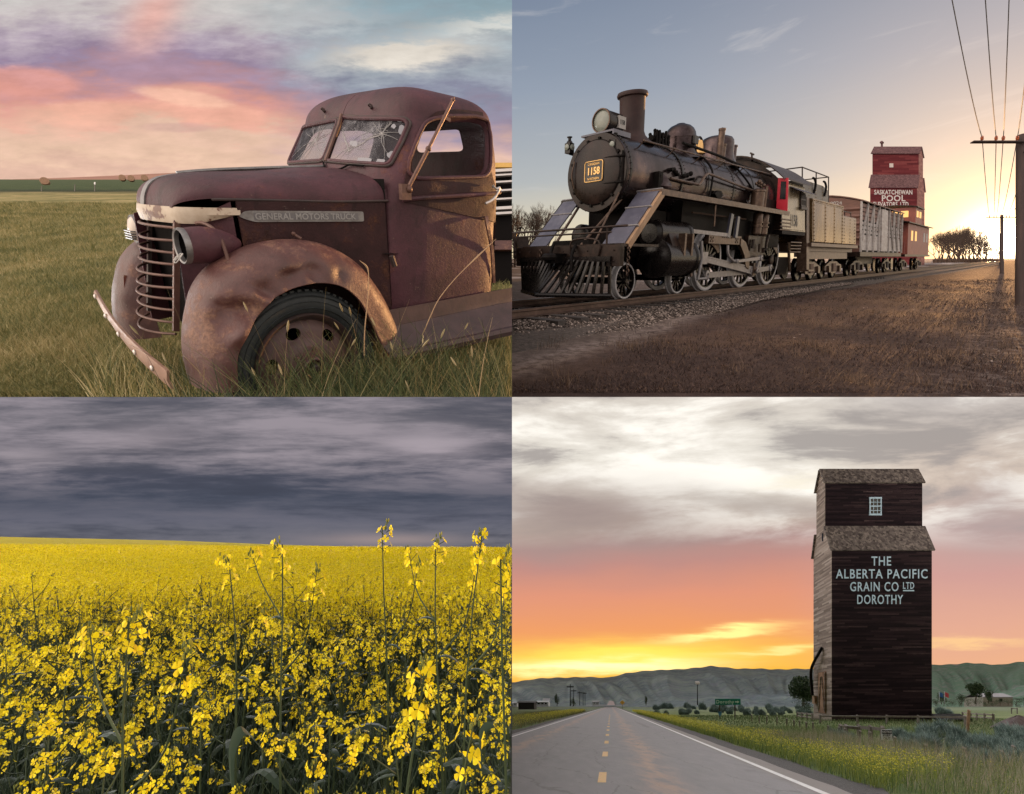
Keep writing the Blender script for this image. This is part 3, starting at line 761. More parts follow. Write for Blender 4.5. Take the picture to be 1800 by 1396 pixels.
plan = cr([(-.10, .478), (-.20, .452), (-.30, .408), (-.362, .352), (-.39, .25), (-.412, .12), (-.418, 0), (-.400, -.12), (-.364, -.25), (-.325, -.335), (-.26, -.40), (-.16, -.45)], 4)
nb = MB().ring([[(x, y, z) for x, y in ((p[0], p[1]), (p[0] * .985, p[1] * .985), (p[0] * .985, p[1] * .985), (p[0], p[1])) for z in ()] or [(p[0], p[1], 1.205), (p[0] - .008 * (p[1] == p[1]), p[1] * 1.02, 1.17), (p[0], p[1], 1.125 + max(0, p[0] + .30) * .25), (p[0] + .02, p[1] * .95, 1.13 + max(0, p[0] + .30) * .25), (p[0] + .02, p[1] * .95, 1.20)] for p in plan])
build('nose_band', nb, cream, truck, T)
# panels beside the grille and under the hood
for sg in (1, -1):
    gp = sheet([(0, .50), (1, .50), (1, 1.235), (.6, 1.18), (0, 1.14)], [], lambda u, z: np.array([-.375 - .07 * (1.14 - z) * (1 - u) + .235 * u, sg * (.335 + .135 * u - .02 * math.sin(u * 3.14)), z]), .09, thick=(0, -sg * .012, 0))
    build('grille_side_panel', gp, rust, truck, T)
    hp = sheet([(-.115, .55), (.70, .55), (.70, 1.245), (-.115, 1.238)], [], lambda x, z: np.array([x, sg * (.478 + (x + .115) * .218), z]), .1, thick=(0, -sg * .012, 0))
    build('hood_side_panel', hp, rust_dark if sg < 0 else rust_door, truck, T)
build('hood_edge_moulding', MB().tube([(p[0], p[1] + .006, p[2] - .004) for p in Ep[20:]], .008, 6), rust_dark, truck, T)
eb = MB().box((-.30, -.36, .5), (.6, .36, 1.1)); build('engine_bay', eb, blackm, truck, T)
# nameplate
nB = np.array([[.9770, .2131, 0], [-.2131, .9770, 0], [0, 0, 1]]).T
PL = Fr(T.M @ nB, T.w((-.115, .478, 1.2))[0])
def onPL(x, y): return PL.on(1, .004, x, y)
a0, a1, a2, a3 = onPL(426, 380), onPL(638, 370.5), onPL(638, 388), onPL(432, 389)
xl, xr_, zt, zb_ = a0[0], a1[0], (a0[2] + a1[2]) / 2 + .012, (a2[2] + a3[2]) / 2 - .004
zc = (zt + zb_) / 2
outl = [(xl - .02, zc), (xl + .01, zc + .024), (xl + .04, zt), (xr_, zt), (xr_, zb_), (xl + .06, zb_), (xl + .02, zc - .018)]
npl = build('nameplate', sheet(rounded(outl, .012, 3), [], lambda u, v: np.array([u, .004, v]), .05, thick=(0, .006, 0)), trimm, truck, PL)
inn = [(xl + .055, zb_ + .008), (xr_ - .035, zb_ + .008), (xr_ - .035, zt - .010), (xl + .055, zt - .010)]
build('plate_field', sheet(inn, [], lambda u, v: np.array([u, .0125, v]), .06), plain('plate_grey', (.13, .125, .13), .5, .4), npl, PL)
Lw = xr_ - .045 - (xl + .065)
tm = text('GENERAL MOTORS TRUCK', .04, lambda u, v, d_: np.array([xl + .06 + Lw / 2 + u, .0128 + d_, zc + v * 1.15 - .002]), depth=.0025, bold=.0008, sx=Lw / .58)
vv = np.concatenate(tm.v); sc_ = Lw / (vv[:, 0].max() - vv[:, 0].min()); 
tm.v = [np.column_stack([xl + .06 + Lw / 2 + (q[:, 0] - (vv[:, 0].max() + vv[:, 0].min()) / 2) * sc_, q[:, 1], q[:, 2]]) for q in tm.v]
build('lettering', tm, plain('letter_steel', (.25, .245, .245), .4, .5), npl, PL, smooth=0)
# grille: bowed bars between two posts
gt, gb = np.array([-.365, .335, 1.13]), np.array([-.475, .305, .57])
post = MB().bar(gt, gb, .028, .022, (0, 1, 0)); 
gr = build('grille', post, rust_bar, truck, T)
fT, fB = np.array([-.305, -.30, 1.13]), np.array([-.43, -.30, .57])
post2 = MB().bar(fT, fB, .02, .03, (0, 1, 0)); build('grille_post', post2, rust_dark, truck, T)
for yb_ in (402, 422, 442, 460.5, 479.5, 499, 518, 537, 558, 578):
    f = (yb_ - 402) / 176 * .98 + .05; pN, pF = gt + (gb - gt) * f, fT + (fB - fT) * f; dz_ = R_.uniform(-.006, .006); bow = .098 + .012 * f + R_.uniform(-.006, .006)
    P_ = [pN + (pF - pN) * u + np.array([-bow * (1 - abs(2 * u - 1) ** 2.2), 0, dz_ * math.sin(u * 3.14)]) for u in np.linspace(0, 1, 15)]
    build('grille_bar', MB().tube(P_, .0072, 8), rust_bar, truck, T)
rad = sheet([(-.27, .5), (.27, .5), (.27, 1.1), (-.27, 1.1)], [], lambda y, z: np.array([-.24 + .0 * z, y, z]), .2, thick=(.03, 0, 0)); build('radiator', rad, plain('radiator_black', (.006, .006, .007), .8, spec=.1), truck, T)
# fenders
A_ = np.array([(-.545, .36), (-.545, .50), (-.525, .62), (-.485, .74), (-.425, .86), (-.32, .955), (-.15, 1.025), (.05, 1.05), (.25, 1.02), (.43, .92), (.565, .76), (.655, .59), (.705, .43), (.715, .31)])
B_ = np.array([(-.42, .36), (-.405, .50), (-.37, .58), (-.315, .66), (-.26, .72), (-.19, .78), (-.09, .825), (.05, .845), (.20, .815), (.31, .725), (.375, .60), (.415, .50), (.45, .41), (.47, .31)])
Ac, Bc = cr(A_, 12), cr(B_, 12)
dent1 = T.on(1, .84, 392, 566); dent2 = T.on(1, .86, 430, 560); dent3 = T.on(1, .87, 500, 492)
D_ = lambda y_, x, y: T.on(1, y_, x, y)
DENTS = [(D_(.83, 400, 560), .075, .060), (D_(.86, 432, 545), .055, .050), (D_(.80, 372, 545), .045, -.022), (D_(.86, 440, 528), .05, -.02), (D_(.85, 420, 592), .05, -.028), (D_(.87, 470, 506), .045, .030), (D_(.87, 512, 487), .05, .034), (D_(.87, 556, 478), .045, .030), (D_(.87, 600, 484), .04, .024), (D_(.83, 500, 470), .05, -.012), (D_(.7, 400, 470), .06, .016), (D_(.8, 585, 455), .05, .010)]
CREASES = [(D_(.83, 395, 540), np.array([.5, 0, .86]), .09, .030), (D_(.85, 425, 575), np.array([.7, 0, -.7]), .08, -.028), (D_(.86, 470, 515), np.array([.6, 0, .8]), .07, .022), (D_(.87, 530, 480), np.array([-.2, 0, 1]), .08, .020), (D_(.80, 360, 520), np.array([.9, 0, .4]), .06, .014)]
def fend(i, sgn):
    A, B = Ac[i], Bc[i]; c = np.array([0, .38]); dn = (A - c) / np.linalg.norm(A - c)
    Q = [(A - dn * .17, .40), (A - dn * .045, .47), (A - dn * .005, .56), (A, .645), (A + (B - A) * .10, .73), (A + (B - A) * .30, .805), (A + (B - A) * .62, .855), (A + (B - A) * .93, .872), (B, .87), (B + (A - B) * .02, .845)]
    P = cr([(q[0], y, q[1]) for q, y in Q], 6)
    # the front end is rounder and narrower
    if sgn > 0:
        for p in P:
            for d_, r, dep in DENTS:
                w_ = math.exp(-(((p - d_) / r) ** 2).sum()); p[1] -= dep * w_; p[0] += .25 * dep * w_
            for d_, nrm, r, dep in CREASES:          # sharp folds
                q = p - d_; u = q @ nrm; w_ = math.exp(-(q @ q) / r ** 2) * max(0, 1 - abs(u) / (r * .55)); p[1] -= dep * w_
            p[1] += .004 * math.sin(31 * p[0] + 17 * p[2]) * (p[1] > .75)
    return P * (1, sgn, 1)
for sgn in (1, -1):
    fb = MB().grid([fend(i, sgn) for i in range(len(Ac))])
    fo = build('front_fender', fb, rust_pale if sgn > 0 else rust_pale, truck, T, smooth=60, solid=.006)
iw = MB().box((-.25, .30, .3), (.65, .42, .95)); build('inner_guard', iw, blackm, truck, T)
# wheel
wcn = np.array([-.01, 0, .38]); wh = build('wheel', MB().lathe([(.27, .70), (.265, .80), (.285, .835), (.298, .845), (.305, .83), (.30, .70)], wcn, (0, 1, 0), 48), rust_dark, truck, T)
ty = MB().lathe([(.285, .66), (.30, .815), (.325, .834), (.355, .842), (.39, .840), (.412, .828), (.424, .808), (.430, .78), (.430, .68), (.41, .63), (.29, .63)], wcn, (0, 1, 0), 64)
for k in range(64):
    a = k / 64 * 6.283; ty.box((-.011, .78, .422), (.011, .820, .4335), np.array([[math.cos(a), 0, math.sin(a)], [0, 1, 0], [-math.sin(a), 0, math.cos(a)]]), wcn)
for r_ in (.335, .37, .40): ty.lathe([(r_ - .004, .834), (r_, .846), (r_ + .004, .834)], wcn, (0, 1, 0), 64)
build('tyre', ty, rubber, wh, T)
def disc(u, v):
    r = math.hypot(u, v); y = np.interp(r, [0, .05, .10, .13, .145, .17, .22, .265, .28], [.852, .852, .85, .846, .826, .822, .812, .785, .79]); return np.array([u, y, v]) + wcn
holes = []
h0 = [T.on(1, .81, *p) - wcn for p in ((513, 587), (577, 598), (472, 651))]
angs = [math.atan2(p[2], p[0]) for p in h0]; a00 = np.mean([(angs[0] + 0) , (angs[1] + 1.0472), (angs[2] - 1.0472)])
for k in range(6):
    a = a00 + k * math.pi / 3; cx_, cz_ = .208 * math.cos(a), .208 * math.sin(a); er, et = np.array([math.cos(a), math.sin(a)]), np.array([-math.sin(a), math.cos(a)])
    holes.append([np.array([cx_, cz_]) + er * .031 * math.sin(q) + et * .043 * math.cos(q) for q in np.linspace(0, 6.283, 19)[:-1]])
ci = [(.279 * math.cos(q), .279 * math.sin(q)) for q in np.linspace(0, 6.283, 61)[:-1]]
build('wheel_disc', sheet(ci, holes, disc, .022, thick=(0, -.012, 0)), hubm, wh, T)
hb_ = MB().lathe([(.066, .85), (.064, .872), (.055, .88), (.046, .874), (.040, .845), (.001, .845)], wcn, (0, 1, 0), 32); build('hub_ring', hb_, hubm, wh, T)
hc_ = MB().lathe([(.030, .84), (.028, .885), (.018, .895), (.001, .897)], wcn, (0, 1, 0), 6); build('hub_nut', hc_, rust_dark, wh, T)
for k in range(6):
    bn = MB(); a = k * math.pi / 3 + .3; bn.lathe([(.012, .84), (.011, .862), (.001, .864)], wcn + (.112 * math.cos(a), 0, .112 * math.sin(a)), (0, 1, 0), 6)
    build('wheel_bolt', bn, hubm, wh, T)
# running board
xs = np.linspace(.46, 1.95, 16); G = []
for x in xs:
    yo = .90 + (x - .46) * .10; row = [(x, .752, .60), (x, .757, .53), (x, .762, .485)]
    for k in range(25):
        f = k / 24; row.append((x, .765 + (yo - .765) * f, .482 - .105 * f + .005 * ((k % 2) * 2 - 1)))
    row += [(x, yo + .022, .368), (x, yo + .03, .345), (x, yo + .022, .315), (x, yo - .01, .305)]
    G.append(row)
build('running_board', MB().grid(G), worn('board_rust', dk([(0, (.03, .016, .018)), (.5, (.075, .040, .044)), (1, (.15, .085, .085))], 0.6), scale=5, rough=(.4, .65), metal=.2), truck, T, smooth=30, solid=.006)
build('sill', MB().box((.6, .60, .50), (1.9, .748, .56)), blackm, truck, T)
# headlights
def lamp(y, missing):
    c = np.array([-.43 if missing else -.335, y, 1.035])
    bd = build('headlight', MB().lathe([(.074, .004), (.083, .012), (.088, .05), (.089, .09), (.083, .14), (.068, .19), (.046, .235), (.02, .268), (.002, .275)], c, (1, .0, .0), 28), rust, truck, T)
    build('rim', MB().lathe([(.083, .02), (.087, .0), (.083, -.012), (.074, -.008), (.072, .012)], c, (1, 0, 0), 28), trimm, bd, T)
    if missing:
        build('empty_bowl', MB().lathe([(.076, .0), (.07, .05), (.05, .10), (.001, .12)], c, (1, 0, 0), 24), blackm, bd, T)
        wv = MB()
        for i in range(4): wv.tube(cr([c + np.array([-.005, R_.uniform(-.03, .01), -.035]), c + np.array([-.03, .0 + R_.uniform(-.03, .02), -.045 - .01 * i]), c + np.array([-.04, -.03, -.06 - R_.uniform(0, .02)]), c + np.array([-.03, -.055, -.075])], 4), .0025, 5)
        build('wire', wv, plain('wire_white', (.6, .58, .55), .5), bd, T)
    else:
        ln = MB().lathe([(.076, -.006), (.06, -.022), (.03, -.032), (.001, -.034)], c, (1, 0, 0), 24)
        build('lens', ln, plain('clouded_lens', (.50, .42, .36), .25), bd, T)
        lb = MB()
        for dz in (-.055, -.04, -.025, -.01): lb.box((-.045, -.07, dz - .003), (-.02, .07, dz + .003), c=c)
        build('lens_guard', lb, trimm, bd, T)
lamp(.55, True); lamp(-.54, False)
build('bracket_rod', MB().tube(cr([T.on(1, y_, *p) for p, y_ in (((344, 393), .45), (356, 392) and ((356, 392), .48), ((372, 400), .54), ((386, 416), .60), ((395, 438), .64), ((402, 460), .66))], 4), .009, 8).ball(T.on(1, .67, 403, 461), (.02, .02, .008)), rust_bar, truck, T)
build('hood_catch', MB().tube([T.on(1, .60, 517, 412), T.on(1, .63, 530, 420)], .008).ball(T.on(1, .60, 516, 411), .012), rust_bar, truck, T)
# bumper, bent and hanging
bA = [T.on(0, x, *p) for x, p in ((-.60, (172, 514)), (-.63, (190, 548)), (-.65, (212, 580)), (-.66, (240, 612)), (-.65, (270, 640)), (-.63, (302, 667)))]
bp = MB(); pp = cr(bA, 5); hs = np.interp(np.linspace(0, 1, len(pp)), [0, .2, .5, 1], [.032, .058, .082, .098])
bp.ring([[(p[0] - .012, p[1], p[2] + h / 2), (p[0] - .022, p[1], p[2]), (p[0] - .012, p[1], p[2] - h / 2), (p[0] + .0, p[1], p[2] - h / 2), (p[0] - .009, p[1], p[2]), (p[0], p[1], p[2] + h / 2)] for p, h in zip(pp, hs)])
bu = build('bumper', bp, worn('bumper_rust', dk([(0, (.15, .075, .05)), (.4, (.27, .15, .10)), (.75, (.37, .23, .16)), (1, (.44, .29, .21))], 0.8), scale=6, rough=(.35, .6), metal=.25), truck, T)
for k in (1, 6, 11, 16, 21):
    p = pp[k]; build('bumper_bolt', MB().ball((p[0] - .023, p[1], p[2]), (.008, .014, .016), 10), steelpale, bu, T)
pt = [T.on(1, -.5, *p) for p in ((217, 484), (248, 490), (246, 526), (219, 518))]
lpv = MB().add(pt + [p + np.array([.008, 0, 0]) for p in pt], [(0, 1, 2, 3), (7, 6, 5, 4), (0, 4, 5, 1), (1, 5, 6, 2), (2, 6, 7, 3), (3, 7, 4, 0)])
build('licence_plate', lpv, worn('flaked_plate', [(0, (.15, .04, .03)), (.45, (.22, .07, .05)), (.55, (.40, .27, .2)), (1, (.5, .38, .3))], scale=22, stretch=(1, 1, .35)), truck, T)
# mirror arm across the door
q0, q1, q2 = T.on(1, .80, 719, 328), T.on(1, .82, 753, 262), T.on(1, .80, 796, 176)
ma = MB().tube([q0, q1], .013, 8).tube([q1, q2], .010, 8).ball(q1, .018).ball(q2, .014); ma.tube([q2, q2 + (q2 - q1) * .06], .004)
ar = build('mirror_arm', ma, rust_bar, truck, T)
mb_ = MB().box((-.04, -.02, -.05), (.03, .012, .04), c=T.on(1, .79, 714, 336)); mb_.ball(T.on(1, .80, 719, 333), .022); build('arm_bracket', mb_, rust_bar, ar, T)
build('arm_clip', MB().bar(T.on(1, .80, 779, 205), T.on(1, .80, 791, 212), .012, .02), rust_bar, ar, T)

# ---------------------------------------------------------------- what stands round the truck
# the other vehicle whose slatted grille shows past the cab
Yv = 6.2; pv = thing('parked_vehicle', 'silver slatted grille of another vehicle showing past the rear of the cab', 'truck', ground(S_TRUCK, H_TRUCK, 892, 575) * (1, 1, 1))
slats = MB()
for y_, h_ in ((299, 5), (307, 3), (319, 3), (334, 3), (349, 3), (365, 5), (374, 4)):
    a, b_ = ray(828, y_ + 5, Yv), ray(912, y_, Yv); slats.bar(a, b_, .05, h_ / FPX * Yv)
build('grille_slat', slats, steelpale, pv)
bd = MB(); lo, hi = ray(828, 575, Yv), ray(914, 297, Yv); bd.box((lo[0], Yv + .06, lo[2]), (hi[0], Yv + .5, hi[2])); build('body', bd, blackm, pv)
hv = MB(); lo, hi = ray(828, 294, Yv), ray(914, 286, Yv); hv.box((lo[0], Yv, lo[2]), (hi[0], Yv + .45, hi[2])); build('hood', hv, plain('ochre_paint', (.55, .33, .08), .5), pv)
sd = MB(); lo, hi = ray(828, 440, Yv), ray(912, 424, Yv); sd.box((lo[0], Yv - .03, lo[2]), (hi[0], Yv + .04, hi[2])); build('bumper', sd, rust_pale, pv)
# hay bales
balem = worn('straw', [(0, (.16, .085, .05)), (.5, (.32, .19, .12)), (1, (.47, .31, .2))], scale=9, stretch=(1, 1, 1), rough=(.85, .95))
for i, (x, y, Y, d_, lab) in enumerate(((79, 325.5, 112, 13, 'round hay bale standing alone at the left of the green field'), (215, 318.3, 215, 10.5, 'round hay bale on the skyline, leftmost of three by the hood'), (230.5, 319.2, 215, 10.5, 'round hay bale on the skyline, middle one of three by the hood'), (254, 318.4, 215, 10.5, 'round hay bale on the skyline, the one closest to the hood'))):
    r = d_ / 2 / FPX * Y; c = ray(x, y, Y) + np.array([0, 0, r * .96]); ax = np.array([.55, -.83, 0])
    prof = [(r * .2, -.62 * r), (r * .93, -.62 * r), (r, -.5 * r), (r * 1.01, 0), (r, .5 * r), (r * .93, .62 * r), (r * .75, .60 * r), (r * .73, .625 * r), (r * .5, .60 * r), (r * .48, .63 * r), (r * .2, .62 * r)]
    o = build('hay_bale', MB().lathe(prof, c, ax, 26, cap=True), balem); tag(o, lab, 'hay bale', 'round hay bales in the far field')
postm = worn('grey_wood', [(0, (.06, .05, .045)), (.5, (.14, .12, .10)), (1, (.24, .21, .18))], scale=8, stretch=(1, 1, .2))
for x, h_, lab in ((73, 9, 'short grey fence post below the lone hay bale'), (131.5, 12, 'thin grey fence post left of the white capped one'), (252, 12, 'thin grey fence post close to the hood of the truck')):
    b0 = ground(S_TRUCK, H_TRUCK, x, 336.5); hh = h_ / FPX * b0[1]
    o = build('fence_post', MB().tube([b0, b0 + (0.02, 0, hh)], .045, 7), postm, base=b0); tag(o, lab, 'fence post', 'posts along the pasture edge')
b0 = ground(S_TRUCK, H_TRUCK, 166.7, 336.5); mp = thing('fence_post', 'fence post with a white marker on its top', 'fence post', b0, 'posts along the pasture edge')
hh = 12 / FPX * b0[1]; build('post', MB().tube([b0, b0 + (0, 0, hh)], .05, 7), postm, mp); build('marker', MB().box((-.07, -.03, hh), (.07, .03, hh + .26), c=b0), plain('white_paint', (.75, .73, .7), .5), mp)

# ---------------------------------------------------------------- pasture grass
dryst = [(0, (.055, .075, .030)), (.3, (.14, .15, .056)), (.55, (.27, .24, .098)), (.8, (.44, .36, .175)), (1, (.58, .47, .26))]
lushst = [(0, (.016, .026, .012)), (.4, (.038, .056, .024)), (.75, (.075, .088, .036)), (1, (.15, .125, .06))]
ug = np.array([0, -S_TRUCK * .5, 1.])
n = 210000
y = 3.1 + 24 * NP.random(n) ** 2.; x = -y * 1.1 * NP.random(n)
z = S_TRUCK * y - H_TRUCK + wob(x, y) * np.clip((y - 3.1) / 3, 0, 1) - .01
P = np.stack([x, y, z], 1); big = (np.sin(1.7 * x + .6 * y) + np.sin(2.3 * y - .8 * x + 1) + np.sin(.7 * x * y * .3)) / 3
hg = (NP.uniform(.03, .085, n) * (1.15 + .5 * big)) * (.75 + y * .035); v, f = blades(P, ug, hg, .0035 + .0011 * y, NP.uniform(.2, .9, n), 2, cut=(2, 0.))
ok = v.reshape(n, 6, 3)[:, :, 0].max(1) < -.004; v = v.reshape(n, 6, 3)[ok].reshape(-1, 3); b_ = (np.arange(ok.sum()) * 6)[:, None]; f = np.concatenate([b_ + np.array([[0, 1, 3, 2]]), b_ + np.array([[2, 3, 5, 4]])])
m = leafy('pasture_grass', dryst, trans=.2, patch=1.1); tag(fast('grass', v, f, m, smooth=True), kind='stuff')
# tall growth round the truck
lush2 = [(0, (.022, .036, .016)), (.4, (.052, .075, .032)), (.75, (.105, .12, .05)), (1, (.22, .185, .09))]
def tallpatch(n, sel, h0, h1, wd, name, stops, lean=(.15, .8)):
    ps = []
    while len(ps) < n:
        q = sel(); 
        if q is not None: ps.append(q)
    P = np.array(ps); hh = NP.uniform(h0, h1, n) * NP.uniform(.6, 1.1, n); v, f = blades(P, ug, hh, NP.uniform(wd * .6, wd * 1.3, n), NP.uniform(*lean, n), 4, cut=(2, 0.002))
    vm = v.reshape(n, -1, 3); ok = (vm[:, :, 0].max(1) < -.004) & (vm[:, :, 2].max(1) > .01); k = v.shape[0] // n
    v2 = vm[ok].reshape(-1, 3); nf = f.reshape(-1, 4); fi = nf.reshape(4, -1, 4) if False else nf
    keep = np.repeat(ok, 1); idx = np.cumsum(ok) - 1
    b = (np.arange(ok.sum()) * k)[:, None, None]; loc = np.array([[2 * s, 2 * s + 1, 2 * s + 3, 2 * s + 2] for s in range(4)])[None]
    f2 = (b + loc).reshape(-1, 4)
    tag(fast(name, v2, f2, leafy(name, stops, trans=.2), smooth=True), kind='stuff'); return vm[ok]
def gz(x, y): return np.array([x, y, S_TRUCK * y - H_TRUCK])
def selA():      # in front of wheel, fender and running board
    y = R_.uniform(2.25, 2.95); px = R_.uniform(330, 905); lim = 2.15 + max(0, (700 - px)) * .0004
    q = gz((px - CX) / FPX * y, y)
    L = np.linalg.inv(T.M) @ (q - T.o)
    return q if L[1] > .93 or (L[0] < -.62) else None
def selB():      # along the bumper and round the nose
    px = R_.uniform(165, 400); y = R_.uniform(2.6, 3.9); q = gz((px - CX) / FPX * y, y); L = np.linalg.inv(T.M) @ (q - T.o)
    return q if (-1.0 < L[0] < -.3 and -1.0 < L[1] < .75) or (L[0] < -.75 and L[0] > -1.25 and R_.random() < .25) else None
selF = lambda: (lambda q: q if (lambda L: L[1] > .98 and L[1] < 1.6)(np.linalg.inv(T.M) @ (q - T.o)) else None)(gz(R_.uniform(-1.3, 0), R_.uniform(2.3, 3.4)))
tallpatch(4300, selA, .22, .56, .008, 'tall_grass', lush2)
tallpatch(1500, selF, .15, .34, .007, 'tall_grass', lushst, (.3, 1.1))
stems = tallpatch(900, selB, .12, .40, .006, 'dry_grass_clump', dryst, (.1, .6))
few = tallpatch(60, selA, .45, .80, .005, 'seeding_grass', [(0, (.10, .09, .04)), (.5, (.22, .17, .09)), (1, (.36, .27, .16))], (.1, .5))
sd = MB()
for bl in few[:26]:
    tip = bl[-2:].mean(0); prv = bl[-4:-2].mean(0); d_ = tip - prv; d_ /= np.linalg.norm(d_) + 1e-9
    if tip[2] > .05: sd.lathe([(.001, -.026), (.0045, -.013), (.005, 0), (.004, .013), (.001, .026)], tip, d_, 7)
tag(build('seed_heads', sd, leafy('seed_husk', [(0, (.20, .17, .08)), (1, (.42, .34, .2))])), kind='stuff')
# two long dry stalks that lean across the door
for pts, lab in ((((742, 590), (757, 555), (772, 525), (800, 490), (835, 455), (872, 420)), 'long dry grass stalk arching up across the truck door'), (((640, 625), (641, 580), (646, 530), (648, 490), (645, 470), (632, 458)), 'thin dry grass stalk standing before the fender and wheel arch')):
    P_ = cr([T.on(1, 1.02, *p) for p in pts], 5); rr = np.linspace(.0035, .0015, len(P_)); rr[-8:] = [.003, .004, .005, .005, .004, .003, .002, .001]
    o = build('grass_stalk', MB().tube(P_, rr, 6), plain('straw_stalk', (.36, .24, .14), .7), None, T); tag(o, lab, 'grass stalk', 'long stalks before the truck')
CLIP[:] = []
# ---------------------------------------------------------------- the rail yard
CLIP[:] = [(0, 1, 0.), (2, 1, 0.)]
L = LOCO
blk = worn('black_enamel', [(0, (.003, .0025, .0025)), (.5, (.007, .0055, .0055)), (1, (.018, .013, .012))], scale=3, rough=(.16, .36), bump=.12, bscale=9, bdist=.01, spec=.22)
soot = worn('sooty_iron', [(0, (.002, .002, .002)), (.5, (.005, .004, .004)), (1, (.014, .010, .009))], scale=6, rough=(.4, .7), bump=.3, spec=.06)
boil = worn('boiler_jacket', [(0, (.006, .0035, .0035)), (.4, (.022, .014, .014)), (.65, (.055, .040, .042)), (1, (.14, .095, .08))], scale=1.5, rough=(.10, .32), bump=.2, bscale=5, bdist=.012, metal=.75, spec=.3)
brn = worn('brown_iron', [(0, (.006, .0035, .003)), (.5, (.017, .010, .008)), (1, (.050, .028, .020))], scale=5, rough=(.25, .55), metal=.2, spec=.2)
copper = worn('warm_steel', [(0, (.022, .013, .010)), (.5, (.065, .040, .028)), (1, (.16, .105, .075))], scale=8, rough=(.25, .5), metal=.6)
rodm = worn('rod_steel', [(0, (.09, .083, .087)), (.5, (.165, .155, .16)), (1, (.26, .245, .245))], scale=9, rough=(.3, .5), metal=.35)
whitem = worn('white_tyre_paint', [(0, (.14, .13, .13)), (.3, (.29, .28, .29)), (1, (.42, .41, .41))], scale=9, rough=(.45, .65))
bluem = worn('blue_grey_paint', [(0, (.035, .036, .052)), (.5, (.065, .066, .092)), (1, (.13, .13, .16))], scale=1.2, rough=(.15, .30), bump=.05, spec=.35)
tanw = worn('tan_timber', [(0, (.12, .07, .04)), (.5, (.24, .145, .08)), (1, (.34, .22, .13))], scale=6, stretch=(1, 1, .4), rough=(.5, .7))
redm = plain('red_door_paint', (.42, .012, .03), .4, var=.2, scale=4)
gold = plain('brass', (.62, .38, .14), .35, .4)
cabm_ = worn('sunset_cab_steel', [(0, (.16, .13, .085)), (.4, (.27, .225, .15)), (.7, (.34, .285, .19)), (1, (.42, .35, .24))], scale=2., rough=(.18, .36), bump=.25, bscale=2.5, bdist=.02, metal=.5, stretch=(1, 1, .4))  # golden reflected sunset light is put into the base colour
tendm = worn('sunset_tender_steel', [(0, (.035, .020, .010)), (.35, (.13, .082, .038)), (.65, (.235, .155, .075)), (1, (.33, .23, .125))], scale=1.6, rough=(.14, .36), bump=.35, bscale=2.2, bdist=.03, metal=.75, stretch=(1, 1, .22))  # gold sunset reflections and their upright bands are put into the colour
lensm = plain('lens_glass', (.15, .165, .145), .12, 0, .3, 9, .4)
darkpane = plain('dark_pane', (.012, .012, .014), .15)
def part(name, mb, mat, par, fr=L, **k): return build(name, mb, mat, par, fr, **k)

eng = thing('steam_locomotive', 'black steam locomotive with white wheel rims and a brass number plate', 'locomotive', L.w((4, 0, 0))[0])
BZ, BR_ = 2.66, .80
# boiler
bp_ = MB().lathe([(.80, -.06), (.80, 2.2), (.815, 2.22), (.83, 3.6), (.86, 5.2), (.90, 6.8), (.90, 8.0)], (0, 0, BZ), (1, 0, 0), 56)
boiler = part('boiler', bp_, boil, eng, smooth=30)
for i, xb in enumerate((2.22, 3.55, 5.0, 6.3)):
    rr_ = np.interp(xb, [2.2, 3.6, 5.2, 6.8], [.815, .83, .86, .90])
    bd = MB().lathe([(rr_, -.045), (rr_ + .012, -.04), (rr_ + .012, .04), (rr_, .045)], (xb, 0, BZ), (1, 0, 0), 56)
    if i in (0, 2):
        for row in (-.10, .10):
            for k in range(60):
                a = k / 60 * 6.283; bd.ball((xb + row, (rr_ + .003) * math.cos(a), BZ + (rr_ + .003) * math.sin(a)), .014, 6)
    part('boiler_band', bd, blk, boiler)
rv = MB().lathe([(.80, -.03), (.812, -.025), (.812, .025), (.80, .03)], (.05, 0, BZ), (1, 0, 0), 56)
for k in range(44):
    a = k / 44 * 6.283; rv.ball((.02, .815 * math.cos(a), BZ + .815 * math.sin(a)), .013, 6)
part('smokebox_rim', rv, blk, boiler)
# smokebox front
sf = MB().lathe([(.80, .0), (.80, -.05), (.785, -.07), (.66, -.075), (.645, -.085), (.64, -.11), (.60, -.13), (.45, -.165), (.25, -.185), (.001, -.19)], (-.04, 0, BZ), (1, 0, 0), 56)
front = part('smokebox_front', sf, worn('front_enamel', [(0, (.004, .0025, .0025)), (.5, (.011, .0065, .006)), (1, (.032, .018, .015))], scale=3.5, rough=(.2, .42), bump=.15, bscale=8, bdist=.01, spec=.2), eng, smooth=30)
hg = MB()
for zz in (.25, -.25):
    hg.tube([(-.20, -.15, BZ + zz), (-.19, .35, BZ + zz), (-.14, .70, BZ + zz)], .022, 8).ball((-.14, .70, BZ + zz), .04)
hg.tube([(-.13, .70, BZ + .34), (-.13, .70, BZ - .34)], .026, 8)
part('door_hinge', hg, soot, front)
dg_ = MB()
for k in range(14):
    a = k / 14 * 6.283 + .1; c, s = math.cos(a), math.sin(a); dg_.bar((-.135, .60 * c, BZ + .60 * s), (-.135, .70 * c, BZ + .70 * s), .05, .035, (1, 0, 0))
dg_.lathe([(.645, -.13), (.66, -.12), (.645, -.11)], (-.02, 0, BZ), (1, 0, 0), 48)
part('door_clamp', dg_, soot, front)
gr_ = MB().tube(cr([(-.20, -.52, BZ + .28), (-.24, -.56, BZ), (-.20, -.52, BZ - .28)], 6), .016, 8); part('grab_rail', gr_, copper, front)
